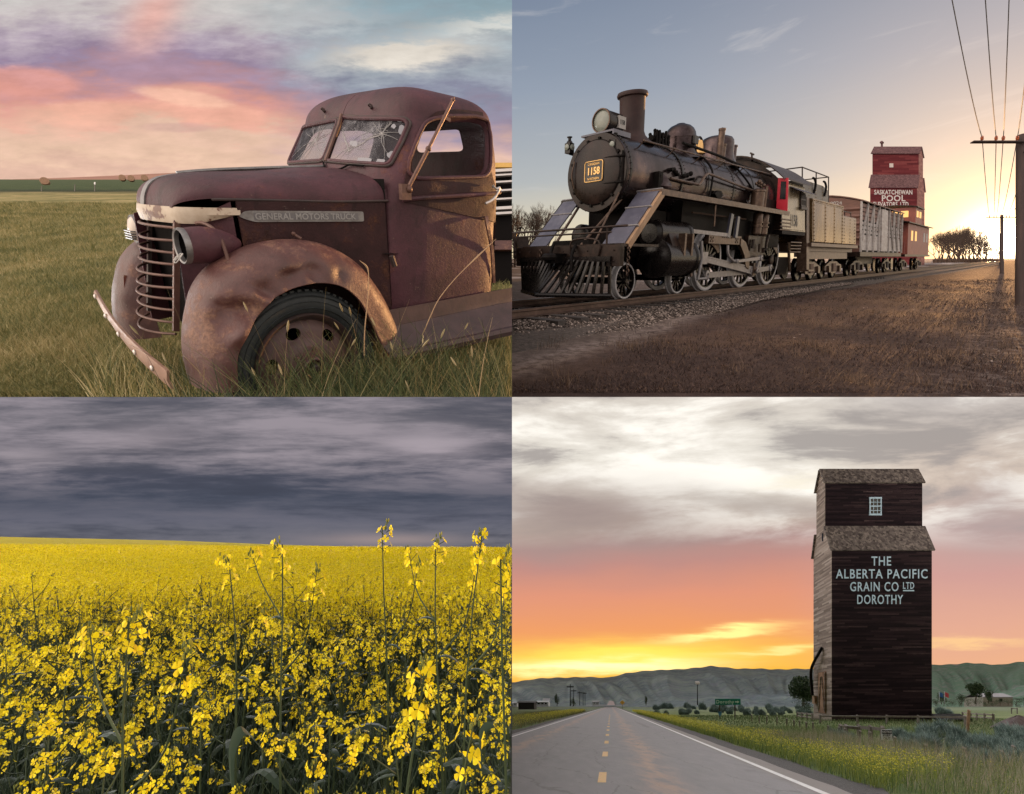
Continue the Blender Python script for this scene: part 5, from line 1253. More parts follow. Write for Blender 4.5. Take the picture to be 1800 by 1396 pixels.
bogie(ten, 12.5, K, copper); bogie(ten, 15.6, K, copper)
# stock car
sc_ = thing('stock_car', 'slatted stock car with white lower boards and a brown end wall', 'railway car', K.w((23, 0, 0))[0])
brownm = worn('brown_boards', [(0, (.05, .022, .016)), (.5, (.105, .045, .032)), (1, (.17, .08, .055))], scale=4, stretch=(1, 1, 2.5), rough=(.5, .75))
whb = worn('weathered_white', [(0, (.11, .085, .07)), (.3, (.23, .20, .185)), (.7, (.34, .32, .31)), (1, (.42, .39, .365))], scale=3, stretch=(.6, 1, 3), rough=(.45, .7))
a, b, z0, z1 = 18.2, 28.0, 1.12, 3.32
part('end_wall', MB().prism([(a, -1.42, z0), (a, 1.42, z0), (a, 1.42, z1), (a, .7, z1 + .20), (a, 0, z1 + .30), (a, -.7, z1 + .20), (a, -1.42, z1)], (.06, 0, 0)), brownm, sc_, K)
er = MB()
for z in np.arange(1.4, 3.3, .32): er.ring([[(x, y, z + dz) for x, dz in ((a - .05, 0), (a, .09), (a, -.09))] for y in (-1.38, 1.38)])
part('end_rib', er, brownm, sc_, K)
part('car_number', text('CN810024', .24, lambda u, v, w_: np.array([a - .012 - w_, .15 + u, 3.30 + v * .9]), depth=.01, bold=.006), whb, sc_, K, smooth=0)
inn = MB().box((a + .1, -1.30, z0), (b - .1, 1.30, z1 - .05)); part('dark_inside', inn, plain('stable_dark', (.012, .009, .008), .9), sc_, K)
sl_ = MB()
for i, z in enumerate(np.arange(z0 + .08, z1 - .8, .19)): sl_.box((a + .05, 1.36, z), (b - .02, 1.40, z + (.12 if i > 2 else .185)))
part('white_slats', sl_, whb, sc_, K)
sl_ = MB()
for i, z in enumerate(np.arange(z1 - .78, z1 - .06, .19)): sl_.box((a + .05, 1.36, z), (b - .02, 1.40, z + .15))
part('brown_slats', sl_, brownm, sc_, K)
ps = MB()
xs_ = np.linspace(a + .03, b - .03, 9)
for x in xs_: ps.box((x - .05, 1.40, z0), (x + .05, 1.47, z1))
for i in range(8):
    q0, q1 = (xs_[i], xs_[i + 1]) if i < 4 else (xs_[i + 1], xs_[i])
    if i in (0, 1, 2, 5, 6, 7): ps.bar((q0, 1.435, z0 + .1), (q1, 1.435, z1 - .1), .05, .07, (0, 1, 0))
part('side_post', ps, whb, sc_, K)
dr = MB().box((xs_[4] - .9, 1.42, z0 + .05), (xs_[4] + .5, 1.50, z1 - .1))
part('sliding_door', dr, whb, sc_, K)
part('roof', MB().ring([[(x, y, z1 + .32 * (1 - abs(y / 1.5) ** 1.6) - .0) for y in np.linspace(-1.52, 1.52, 11)] + [(x, y, z1 + .05 + .32 * (1 - abs(y / 1.5) ** 1.6)) for y in np.linspace(1.52, -1.52, 11)] for x in (a - .06, b + .06)]), brownm, sc_, K)
part('far_side', MB().box((a + .05, -1.42, z0), (b, -1.36, z1)), brownm, sc_, K)
part('under_frame', MB().box((a, -1.35, .92), (b, 1.42, 1.12)).box((a + 3, -.6, .55), (b - 3, .6, .95)), brn, sc_, K)
bogie(sc_, a + 1.5, K, brn); bogie(sc_, b - 1.5, K, brn)
# caboose
cbs = thing('caboose', 'red caboose with lit windows and a roof cupola at the end of the train', 'railway car', K.w((33.5, 0, 0))[0])
redb = worn('caboose_red', [(0, (.07, .012, .008)), (.5, (.15, .028, .018)), (1, (.23, .06, .035))], scale=4, stretch=(1, 1, .5), rough=(.4, .65))
glow_ = bpy.data.materials.new('lit_window'); glow_.use_nodes = True; gb2 = glow_.node_tree.nodes['Principled BSDF']; gb2.inputs['Base Color'].default_value = (.5, .3, .1, 1); gb2.inputs['Emission Color'].default_value = (1, .55, .16, 1); gb2.inputs['Emission Strength'].default_value = .8
a, b = 30.2, 38.6; z0, z1 = 1.05, 2.92
part('body', MB().box((a, -1.40, z0), (b, 1.40, z1)), redb, cbs, K)
part('roof', MB().ring([[(x, y, z1 + .22 * (1 - abs(y / 1.5) ** 1.8)) for y in np.linspace(-1.55, 1.55, 9)] + [(x, y, z1 + .06 + .22 * (1 - abs(y / 1.5) ** 1.8)) for y in np.linspace(1.55, -1.55, 9)] for x in (a - .7, b + .7)]), brn, cbs, K)
cu_ = part('cupola', MB().box((33.4, -1.30, z1 + .12), (36.0, 1.30, 4.05)), redb, cbs, K)
part('cupola_roof', MB().ring([[(x, y, 4.05 + .14 * (1 - abs(y / 1.4) ** 2)) for y in np.linspace(-1.42, 1.42, 9)] + [(x, y, 4.11 + .14 * (1 - abs(y / 1.4) ** 2)) for y in np.linspace(1.42, -1.42, 9)] for x in (33.25, 36.15)]), brn, cu_, K)
for y in (-.75, .25, .72): part('window', MB().box((33.37, y - .2, 3.45), (33.41, y + .2, 3.85)), glow_, cu_, K)
for x in (34.1, 35.2): part('window', MB().box((x - .35, 1.295, 3.45), (x + .35, 1.315, 3.85)), glow_, cu_, K)
for x in (31.6, 33.0, 36.4, 37.6): part('window', MB().box((x - .3, 1.395, 1.9), (x + .3, 1.415, 2.5)), glow_ if x < 33.5 else whb, cbs, K)
part('window', MB().box((a - .015, -.75, 1.8), (a + .01, -.4, 2.35)), glow_, cbs, K)
part('platform', MB().box((a - .8, -1.4, .92), (b + .8, 1.4, 1.05)), brn, cbs, K)
rl = MB().tube([(a - .75, -1.35, 1.75), (a - .75, 1.35, 1.75)], .03, 7)
for y in np.linspace(-1.35, 1.35, 8): rl.tube([(a - .75, y, 1.05), (a - .75, y, 1.75)], .025, 6)
part('railing', rl, redb, cbs, K)
bogie(cbs, a + 1.3, K, brn); bogie(cbs, b - 1.3, K, brn)
# track
railm = worn('rail_steel', [(0, (.030, .018, .016)), (.5, (.075, .048, .040)), (1, (.15, .10, .085))], scale=5, rough=(.3, .5), metal=.6)
for sg, lab in ((1, 'rusty near rail running under the white rimmed wheels'), (-1, 'rusty far rail on the hidden side of the locomotive')):
    y = sg * .75; prof = [(-.036, 0), (.036, 0), (.036, -.04), (.010, -.055), (.010, -.125), (.07, -.14), (.07, -.15), (-.07, -.15), (-.07, -.125), (-.010, -.125), (-.010, -.055), (-.036, -.04)]
    o = build('rail', MB().ring([[(x, y + p[0], p[1]) for p in prof] for x in np.concatenate([np.arange(-4.4, 30, 1.2), np.arange(30, 160, 8)])]), railm, None, L, base=L.w((-2, y, -.15))[0]); tag(o, lab, 'rail')
tiem = worn('old_sleeper', [(0, (.010, .008, .008)), (.5, (.028, .022, .020)), (.85, (.055, .044, .042)), (1, (.11, .095, .095))], scale=6, stretch=(3, .6, 3), rough=(.6, .85), bump=.5)
tproto = None
for k in range(46):
    x = -4.25 + .62 * k; ys = R_.uniform(-.05, .05) + (.30 if x < -1.5 else .1)
    if k % 6 == 0 or k < 12 and k % 2 == 0:
        mb = MB().box((x - .11, -1.35, -.30), (x + .11, 1.30 + ys, -.15 + R_.uniform(-.006, .004))); o = build('railway_sleeper', mb, tiem, None, L, base=L.w((x, .8, -.3))[0]); tproto = (o, x)
    else:
        o = tproto[0].copy(); COL.objects.link(o); o.location = Vector(tproto[0].location) + Vector(L.M[:, 0] * (x - tproto[1]))
    tag(o, 'dark weathered timber sleeper lying in gravel under the rails', 'railway sleeper', 'sleepers of the railway track')
# ballast stones
def stones(n, fx, fy, fz, smin, smax, name, mat):
    base_v = np.array([(1, 0, 0), (-1, 0, 0), (0, 1, 0), (0, -1, 0), (0, 0, 1), (0, 0, -1)], float); tf = np.array([(0, 2, 4), (2, 1, 4), (1, 3, 4), (3, 0, 4), (2, 0, 5), (1, 2, 5), (3, 1, 5), (0, 3, 5)])
    C = np.stack([fx, fy, fz], 1); s = NP.uniform(smin, smax, (n, 1, 1)); v = base_v[None] * s * NP.uniform(.55, 1.25, (n, 6, 1)) + NP.normal(0, .12, (n, 6, 3)) * s
    a = NP.uniform(0, 6.28, n); ca, sa = np.cos(a)[:, None], np.sin(a)[:, None]; x, y = v[..., 0] * ca - v[..., 1] * sa, v[..., 0] * sa + v[..., 1] * ca; v = np.stack([x, y, v[..., 2] * .7], 2) + C[:, None]
    W_ = L.w(v.reshape(-1, 3)).reshape(n, 6, 3); ok = (W_[..., 0].min(1) > .002) & (W_[..., 2].min(1) > .002)
    W_ = W_[ok]; f = (np.arange(len(W_)) * 6)[:, None, None] + tf[None]
    o = fast(name, W_.reshape(-1, 3), f.reshape(-1, 3), mat); tag(o, kind='stuff'); return o
stonem = leafy('ballast_stone', [(0, (.020, .015, .013)), (.35, (.065, .050, .043)), (.7, (.14, .11, .095)), (1, (.34, .28, .25))], rough=.85, trans=0)
n = 46000
fx = -5.6 + 22 * NP.random(n) ** 1.6; edge = np.interp(fx, [-5, -2, 5, 14], [3.0, 2.35, 1.65, 1.4])
fy = NP.uniform(-1.6, 1, n) * 0 + np.where(NP.random(n) < .72, .8 + (edge + .25 - .8) * NP.random(n) ** .8, NP.uniform(-1.9, .8, n))
fz = -.18 - np.clip(fy - 1.35, 0, 9) * .16 + NP.uniform(-.01, .015, n)
stones(n, fx, fy, fz, .012, .034, 'gravel', stonem)
# shoulder of the ballast under the stones
bs = []
for x in np.concatenate([np.arange(-5.2, 16, .6), np.arange(16, 140, 6)]):
    e_ = np.interp(x, [-5, -2, 5, 14], [2.75, 2.25, 1.75, 1.6]); bs.append([(x, -2.2, -.42), (x, -1.5, -.20), (x, -.8, -.19), (x, .8, -.19), (x, 1.3, -.20), (x, e_ * .6 + .6, -.26), (x, e_, -.36), (x, e_ + .4, -.48)])
o = build('gravel_bed', MB().grid(bs), worn('ballast', [(0, (.014, .010, .009)), (.45, (.045, .034, .029)), (.7, (.085, .066, .056)), (1, (.20, .16, .14))], scale=14, rough=(.85, .95), bump=1., bscale=40, bdist=.03), None, L); tag(o, kind='structure')
# scattered stones and dry tufts on the open ground
n = 3500; fx = NP.uniform(-7, 14, n); fy = NP.uniform(1.6, 11, n); stones(n, fx, fy, np.full(n, -.36), .006, .020, 'scattered_stones', stonem)
n = 9000; cx_ = NP.uniform(.1, 16, 260); cy_ = 4.5 + 13 * NP.random(260) ** 1.4; i_ = NP.integers(0, 260, n); x = cx_[i_] + NP.normal(0, .10, n); y = cy_[i_] + NP.normal(0, .10, n); ok = (x > .03) & (y > 4.45) & (x < 1.1 * y); x, y = x[ok], y[ok]; n = len(x)
q = (np.stack([x, y, S_RAIL * y - H_RAIL], 1) - L.o) @ np.linalg.inv(L.M).T; ok = q[:, 1] > 2.2; x, y = x[ok], y[ok]; n = len(x)
v, f = blades(np.stack([x, y, S_RAIL * y - H_RAIL], 1), (0, -.2, 1), NP.uniform(.05, .17, n), np.full(n, .005), NP.uniform(.2, 1., n), 2, cut=(2, 0.)); tag(fast('dry_tufts', v, f, leafy('dry_tuft', [(0, (.03, .02, .015)), (.5, (.09, .06, .042)), (1, (.20, .14, .10))], trans=.2), smooth=True), kind='stuff')
# dry grass on the yard
n = 60000; y = 4.4 + 24 * NP.random(n) ** 1.9; x = y * 1.12 * NP.random(n)
Mi = np.linalg.inv(L.M); loc = (np.stack([x, y, S_RAIL * y - H_RAIL], 1) - L.o) @ Mi.T
e_ = loc[:, 1] + .19 * np.clip(loc[:, 0], -9, 9) - 2.15; thr = .55 * np.sin(1.3 * x + .7 * y) + .3 * np.sin(3.1 * x - 2 * y)
ok = (e_ + thr * .5 > .30) & (NP.random(n) < np.clip(.25 + e_, .1, 1) * (.45 + .55 * (np.sin(.9 * x - 1.3 * y) + .7 * np.sin(2.2 * x + .5 * y) > -.2))); x, y = x[ok], y[ok]; n = len(x)
P = np.stack([x, y, S_RAIL * y - H_RAIL + wob2(x, y) * np.clip((y - 4.3) / 3, 0, 1) - .005], 1)
v, f = blades(P, (0, -.2, 1), NP.uniform(.012, .05, n) * (.8 + .02 * y) * (1 + .5 * np.sin(1.1 * x + .3 * y) * np.sin(.8 * y - .5 * x)), .004 + .0008 * y, NP.uniform(.3, 1.2, n), 2, cut=(2, 0.))
tag(fast('dry_grass', v, f, leafy('dry_yard_grass', [(0, (.014, .009, .008)), (.4, (.038, .023, .020)), (.75, (.075, .047, .039)), (1, (.15, .10, .08))], trans=.15), smooth=True), kind='stuff')
CLIP[:] = []
# ---------------------------------------------------------------- grain elevators: one builder, two quite different buildings
def elevator(root, fr, W, prof, mats, over=.35, base_z=0., sides=True):
    """prof: (depth, height) outline of the gable end from the front foot round to the back foot"""
    wallm, roofm, sidem = mats
    n = len(prof); out = [(W[0], d_, z) for d_, z in prof]
    # the long front walls are boards seen face on, the gable ends carry their own boards
    f = MB(); (d0, z0), (d1, z1), (d2, z2), (d3, z3), (d4, z4), (d5, z5), (d6, z6), (d7, z7), (d8, z8) = prof
    f.add([(W[0], d0, z0), (W[1], d0, z0), (W[1], d1, z1), (W[0], d1, z1)], [(0, 1, 2, 3)]); build('lower_wall', f, wallm, root, fr)
    f = MB().add([(W[0], d2, z2), (W[1], d2, z2), (W[1], d3, z3), (W[0], d3, z3)], [(0, 1, 2, 3)]); build('upper_wall', f, wallm, root, fr)
    f = MB().add([(W[0], d8, z8), (W[1], d8, z8), (W[1], d7, z7), (W[0], d7, z7)], [(0, 1, 2, 3)]); f.add([(W[0], d6, z6), (W[1], d6, z6), (W[1], d5, z5), (W[0], d5, z5)], [(0, 1, 2, 3)]); build('rear_wall', f, wallm, root, fr)
    for x in W:
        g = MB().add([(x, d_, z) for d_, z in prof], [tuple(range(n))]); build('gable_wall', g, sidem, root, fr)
    def slab(a, b, e0, e1, nm):
        a, b = np.array(a), np.array(b); d_ = b - a; ln = np.linalg.norm(d_); d_ = d_ / ln; nrm = np.array([-d_[1], d_[0]]); nrm = nrm if nrm[1] > 0 else -nrm
        p, q = a - d_ * e0 + nrm * .03, b + d_ * e1 + nrm * .03; th = nrm * .14
        r = MB().ring([[(x, *p), (x, *q), (x, *(q + th)), (x, *(p + th))] for x in (W[0] - over, W[1] + over)]); return build(nm, r, roofm, root, fr)
    slab((d1, z1), (d2, z2), over, -.06, 'lower_roof'); slab((d7, z7), (d6, z6), over, -.06, 'lower_roof')
    slab((d3, z3), (d4, z4), over, .0, 'roof'); slab((d5, z5), (d4, z4), over, .0, 'roof')
def boards(name, stops, pitch, scale=.6, rough=.8, stretch=(.25, .25, 3.), depth=.5, shear=0.):
    """horizontal weathered siding"""
    m, t, b = newmat(name); P = coord(t); x, y, z = xyz(P); z = z - y * shear; P = comb(x, y, z)
    row = (z / pitch)._m('FLOOR'); rw = t.nodes.new('ShaderNodeTexWhiteNoise'); rw.noise_dimensions = '2D'
    seg = ((x + y) / 3.3 + row * .37)._m('FLOOR'); cv = comb(row, seg); t.links.new(cv.k, rw.inputs['Vector']); r = N(t, rw.outputs[0])
    n1 = noise(vmul(P, stretch), scale, 6, .65); n2 = noise(vmul(P, (1, 1, 14)), 2.2, 4, .6)
    f = (r * .34 + n1 * .42 + n2 * .30); f = ((f - .5) * 1.8 + .5).clamp()
    setin(t, b, 'Base Color', ramp(f, stops)); setin(t, b, 'Roughness', rough); b.inputs['Specular IOR Level'].default_value = .15
    fr_ = (z / pitch)._m('FRACT'); setbump(t, b, fr_ * 1. + n2 * .4, depth, pitch * .35)
    return m
def shingles(name, stops, scale=3):
    m, t, b = newmat(name); P = coord(t); v = voro(vmul(P, (1.6, 1, 2.2)), scale, out=1)
    n1 = noise(P, .7, 5, .6); n2 = noise(P, 6, 5, .65); vx = xyz(v)[0]
    f = (vx * .40 + n1 * .3 + n2 * .35); f = ((f - .5) * 1.9 + .5).clamp()
    setin(t, b, 'Base Color', ramp(f, stops)); setin(t, b, 'Roughness', .9); b.inputs['Specular IOR Level'].default_value = .1
    setbump(t, b, vx * .7 + n2 * .5, .7, .06); return m
redw = boards('red_siding', [(0, (.050, .007, .009)), (.4, (.092, .014, .018)), (.7, (.125, .023, .026)), (1, (.18, .046, .045))], .35, shear=S_RAIL)
redside = boards('faded_red_siding', [(0, (.13, .05, .045)), (.5, (.24, .105, .09)), (1, (.36, .18, .15))], .35, shear=S_RAIL)
redroof = shingles('brown_shingles', [(0, (.05, .028, .03)), (.5, (.098, .052, .055)), (1, (.15, .085, .085))])
Y0 = 95.; ZB = S_RAIL * Y0 - H_RAIL
o = np.array([(1529.5 - CX) / FPX * Y0, Y0, ZB]); k = Y0 / FPX
E1 = Fr(np.array([[1, 0, 0], [1.09, 1, S_RAIL], [0, 0, 1]]).T, o)
hz = lambda py, d_=0.: (CY - py) / FPX * (Y0 + d_) - (ZB + S_RAIL * d_)
el1 = thing('grain_elevator', 'tall red grain elevator with white lettering behind the freight train', 'grain elevator', o)
wd = (1612 - 1529.5) * k; D = 6.2
prof = [(0, -1), (0, hz(329)), (1.3, hz(307.5, 1.3)), (1.3, hz(270, 1.3)), (D / 2, hz(259, D / 2)), (D - 1.3, hz(270, 1.3)), (D - 1.3, hz(307.5, 1.3)), (D, hz(329)), (D, -1)]
elevator(el1, E1, (0., wd), prof, (redw, redroof, redside), over=.25)
wxc = (1573 - 1529.5) * k
wn_ = MB().box((wxc - .45 - 1.0, 1.22, hz(294.5, 1.3)), (wxc + .32 - 1.0, 1.29, hz(287.5, 1.3))); build('window', wn_, plain('pale_boards', (.42, .36, .33), .6), el1, E1)
vt = MB().tube([((1563.5 - 1529.5) * k - 2.5, D / 2, hz(259, D / 2)), ((1563.5 - 1529.5) * k - 2.5, D / 2, hz(252, D / 2))], .22, 10).lathe([(.2, 0), (.42, .15), (.42, .35), (.1, .6), (.001, .6)], ((1563.5 - 1529.5) * k - 2.5, D / 2, hz(253, D / 2)), (0, 0, 1), 12); build('roof_vent', vt, redroof, el1, E1)
wt = plain('sign_white', (.44, .40, .38), .6)
tx = MB()
for s_, py, sz, cx_, sxx in (('SASKATCHEWAN', 338.5, 9.2, 1570.5, 1.0), ('POOL', 349.3, 12.2, 1570.5, 1.42), ('ELEVATORS. LTD', 359.6, 9.0, 1566, .98), ('1399', 368, 8.4, 1572.5, 1.0)):
    tx.merge(text(s_, sz * k * 1.2, lambda u, v, w_: np.array([(cx_ - 1529.5) * k + u, -.02 - w_, hz(py) + v]), depth=.04, bold=.03, sx=sxx * .74, spacing=1.06))
build('lettering', tx, wt, el1, E1, smooth=0)

# ---------------------------------------------------------------- bare trees
barkm = worn('bare_bark', [(0, (.020, .013, .011)), (.5, (.055, .034, .025)), (1, (.12, .075, .05))], scale=3, rough=(.8, .95), bump=0)
def bare_tree(h, seed, spread=.55, stems=3, levels=5):
    r = random.Random(seed); V = []; Fc = []
    def seg(a, b, r0, r1, n=5):
        d_ = (b - a).normalized(); u = d_.orthogonal().normalized(); w_ = d_.cross(u); k = len(V)
        for p, q in ((a, r0), (b, r1)):
            for i in range(n): A = i / n * 6.283; V.append(p + u * math.cos(A) * q + w_ * math.sin(A) * q)
        for i in range(n): Fc.append((k + i, k + (i + 1) % n, k + n + (i + 1) % n, k + n + i))
    def grow(p, d_, ln, rad, lv):
        q = p
        for i in range(2):
            d_ = (d_ + Vector((r.uniform(-.16, .16), r.uniform(-.16, .16), r.uniform(-.03, .16)))).normalized(); e = q + d_ * ln / 2; seg(q, e, rad * (1 - .2 * i), rad * (.8 - .2 * i), 5 if lv > 2 else 3); q = e
        if lv == 0: return
        for _ in range(3 if lv > 1 else 4):
            nd = (d_ + Vector((r.uniform(-1, 1), r.uniform(-1, 1), r.uniform(-.2, .75))) * spread).normalized(); grow(q, nd, ln * r.uniform(.6, .82), rad * .58, lv - 1)
    for s in range(stems):
        a = r.uniform(0, 6.28); grow(Vector((math.cos(a) * .3, math.sin(a) * .3, 0)), Vector((math.cos(a) * .35, math.sin(a) * .35, 1)).normalized(), h * .30, h * .016, levels)
    zm = max(v.z for v in V); 
    return np.array(V) * h / zm, Fc
tproto = []
for s in range(4):
    V, Fc = bare_tree(10., 40 + s, .62, 3 + s % 2, 5); me = bpy.data.meshes.new('bare_tree'); me.from_pydata([tuple(v) for v in V], [], Fc); me.materials.append(barkm); tproto.append(me)
def place_tree(i, px_, base_y, top_y, Y, lab, grp, s, h):
    o = bpy.data.objects.new('bare_tree', tproto[i % 4]); COL.objects.link(o)
    z = s * Y - h; o.location = ((px_ - CX) / FPX * Y, Y, z); hh = (CY - top_y) / FPX * Y - z
    q = hh / 10.; o.scale = (q * R_.uniform(.95, 1.25), q, q); o.rotation_euler = (0, 0, R_.uniform(0, 6.28)); return tag(o, lab, 'tree', grp)
for i, (x, ty, Y) in enumerate(((1655, 409, 150), (1668, 402, 160), (1684, 400, 150), (1698, 401, 165), (1711, 405, 155), (1724, 411, 150), (1735, 421, 160), (1745, 433, 170), (1662, 415, 190), (1691, 407, 200), (1717, 414, 200), (1649, 413, 165), (1676, 404, 175), (1704, 405, 180), (1729, 419, 180), (1740, 428, 185), (1751, 440, 190), (1681, 411, 210), (1708, 412, 215), (1732, 428, 215))):
    place_tree(i, x, 457, ty, Y, 'leafless spreading tree in the row beyond the caboose', 'bare trees beyond the caboose', S_RAIL, H_RAIL)
for i, (x, ty, Y) in enumerate(((903, 368, 70), (914, 371, 80), (925, 369, 75), (936, 371, 85), (947, 375, 80))):
    place_tree(i + 2, x, 455, ty, Y, 'leafless tree behind the front of the locomotive at the far side', 'bare trees left of the locomotive', S_RAIL, H_RAIL)
# low scrub that closes the horizon
sv = []; n = 7000
x = NP.uniform(1640, 1755, n); Y = NP.uniform(150, 260, n); X = (x - CX) / FPX * Y; P = np.stack([X, Y, S_RAIL * Y - H_RAIL - .2], 1)
v, f = blades(P, (0, 0, 1), NP.uniform(.3, 1.3, n) * (1 + .5 * np.sin(X * .35)), np.full(n, .16), NP.uniform(.1, .6, n), 2)
tag(fast('scrub', v, f, leafy('bare_scrub', [(0, (.03, .018, .014)), (.6, (.07, .04, .03)), (1, (.14, .085, .055))], trans=.1), smooth=True), kind='stuff')
# ---------------------------------------------------------------- the old wagon beyond the track
Yw = 62.; b0 = np.array([(915 - CX) / FPX * Yw, Yw, S_RAIL * Yw - H_RAIL]); kk = Yw / FPX
wg = thing('farm_wagon', 'small dark farm wagon with a spoked wheel far behind the pilot', 'wagon', b0)
zf = lambda py: np.array([0, 0, (CY - py) * kk - b0[2]])
build('wagon_box', MB().box((-13 * kk, -.8, zf(450)[2]), (14 * kk, .8, zf(421)[2]), c=b0), brn, wg)
for dx in (-9, 11):
    c = b0 + np.array([dx * kk, -.9, (CY - 457) * kk - b0[2]]); R = 11 * kk
    wm = MB().tube([c + np.array([math.cos(a), 0, math.sin(a)]) * R for a in np.linspace(0, 6.283, 25)[:-1]], .06, 6, loop=True)
    for a in np.linspace(0, 6.283, 11)[:-1]: wm.tube([c, c + np.array([math.cos(a), 0, math.sin(a)]) * R], .03, 5)
    wm.lathe([(.001, -.12), (.14, -.1), (.14, .1), (.001, .12)], c, (0, 1, 0), 10); build('wagon_wheel', wm, soot, wg)
build('seat_rail', MB().tube(cr([b0 + zf(421) + (-.4, 0, 0), b0 + zf(404) + (-.5, 0, 0), b0 + zf(401), b0 + zf(404) + (.5, 0, 0), b0 + zf(421) + (.45, 0, 0)], 4), .06, 7).ball(b0 + zf(401), .16), soot, wg)
# ---------------------------------------------------------------- utility poles and wires
CLIP[:] = [(0, 1, 0.)]
polem = worn('weathered_pole', [(0, (.012, .008, .008)), (.5, (.034, .020, .018)), (1, (.075, .045, .036))], scale=4, stretch=(2, 2, .25), rough=(.7, .9), bump=.5)
insm = plain('amber_insulator', (.34, .085, .03), .15)
def pole(x, ty, Y, arm, arm_y, ins, lab, wpx, half=(None, None)):
    k = Y / FPX; b = np.array([(x - CX) * k, Y, S_RAIL * Y - H_RAIL]); zt = (CY - ty) * k
    p = thing('utility_pole', lab, 'utility pole', b, 'utility poles along the yard')
    build('post', MB().tube([b - (0, 0, .3), np.array([b[0], Y, (b[2] + zt) / 2]), np.array([b[0], Y, zt])], [wpx * k * .55, wpx * k * .5, wpx * k * .45], 12), polem, p)
    za = (CY - arm_y) * k; a = MB().box(((arm[0] - CX) * k, Y - .16, za - .006 * wpx * k * 10), ((arm[1] - CX) * k, Y - .05, za + .006 * wpx * k * 10)); build('cross_arm', a, polem, p)
    out = []
    for ix in ins:
        c = np.array([(ix - CX) * k, Y - .105, za + .06 * wpx * k]); s = wpx * k / .27
        build('insulator', MB().tube([c, c + (0, 0, .06 * s)], .015 * s, 6).lathe([(.035 * s, 0), (.045 * s, .02 * s), (.03 * s, .04 * s), (.045 * s, .055 * s), (.038 * s, .10 * s), (.02 * s, .125 * s), (.001, .13 * s)], c + (0, 0, .05 * s), (0, 0, 1), 12), insm, p)
        out.append(c + (0, 0, .13 * s))
    br = MB().tube([((arm[1] - 40 * wpx / 18 - CX) * k if arm[1] > x + 12 else (x - 24 * wpx / 18 - CX) * k, Y - .14, za - .02), (b[0] - wpx * k * .4, Y - .14, za - 23 * k * wpx / 18)], .012 * wpx * k / .27 * 1.3, 6); build('arm_brace', br, soot, p)
    return out
i1 = pole(1795, 238, 12.6, (1702, 1880), 253.5, (1719.5, 1744, 1756.5, 1781, 1806, 1830), 'tall near utility pole with amber insulators at the right edge', 15)
i2 = pole(1761, 378, 40., (1731.5, 1792), 383.2, (1737, 1745, 1750, 1757, 1767, 1772), 'distant utility pole standing before the setting sun', 5.2)
i3 = pole(1758, 410, 92., (1740, 1776), 413.6, (1744, 1748, 1752, 1757, 1763, 1768), 'farthest utility pole, faint in the glare of the sun', 2.6)
wirem = plain('wire_grey', (.03, .025, .03), .5)
over = [ray(1672, -8, 4.2), ray(1731.5, -8, 4.2), ray(1774, -8, 4.2), ray(1818, -8, 4.2), ray(1870, -8, 4.2), ray(1900, -8, 4.2)]
nm = ('leftmost of the thin wires rising from the near pole', 'second thin wire from the left above the near pole', 'third thin wire from the left above the near pole', 'thin wire nearest to the post on the left of the near pole', 'thin wire just right of the near post', 'outermost thin wire right of the near post')
for k in range(6):
    def sag(a, b, d_, n=14): return [a + (b - a) * u - np.array([0, 0, d_ * 4 * u * (1 - u)]) for u in np.linspace(0, 1, n)]
    P_ = sag(over[k], i1[k], .12) + sag(i1[k], i2[k], .35)[1:] + sag(i2[k], i3[k], .5)[1:]
    o = build('wire', MB().tube(P_, np.linspace(.006, .03, len(P_)) * .7, 5), wirem, base=i1[k]); tag(o, nm[k], 'wire', 'overhead wires along the yard')
CLIP[:] = []
# ---------------------------------------------------------------- the canola field
petalm = leafy('canola_petal', [(0, (.42, .31, .004)), (.3, (.70, .54, .006)), (.75, (.83, .66, .010)), (1, (.90, .76, .03))], rough=.55, trans=.35)
stemm = leafy('canola_stem', [(0, (.020, .034, .014)), (.6, (.040, .058, .024)), (1, (.065, .085, .036))], rough=.6, trans=.12)
budm = leafy('canola_bud', [(0, (.06, .085, .022)), (.6, (.13, .15, .035)), (1, (.32, .28, .03))], rough=.6, trans=.1)
leafm = leafy('canola_leaf', [(0, (.012, .024, .015)), (.6, (.026, .044, .026)), (1, (.045, .066, .040))], rough=.6, trans=.15)
PET = np.array([(0, 0, 0), (-.30, .42, .05), (.30, .42, .05), (-.46, .80, .02), (.46, .80, .02), (0, 1.02, -.03), (0, .48, .12), (-.24, .98, -.02), (.24, .98, -.02)])
PF = [(0, 2, 6), (0, 6, 1), (6, 2, 4, 8), (6, 8, 5), (6, 5, 7), (1, 6, 7, 3)]
def flower(mb, c, d_, sz, r):
    d_ = d_ / np.linalg.norm(d_); u = np.cross(d_, (0, 0, 1.)); u = u / (np.linalg.norm(u) + 1e-9); w_ = np.cross(d_, u); roll = r.uniform(0, 1.57); cup = r.uniform(.05, .5)
    for k in range(4):
        a = roll + k * 1.5708 + r.uniform(-.15, .15); e1 = math.cos(a) * u + math.sin(a) * w_; e2 = -math.sin(a) * u + math.cos(a) * w_; s = sz * r.uniform(.85, 1.1)
        P = PET * s; mb.add(c + P[:, :1] * e2 + P[:, 1:2] * (e1 * math.cos(cup) + d_ * math.sin(cup)) + P[:, 2:3] * d_, PF)
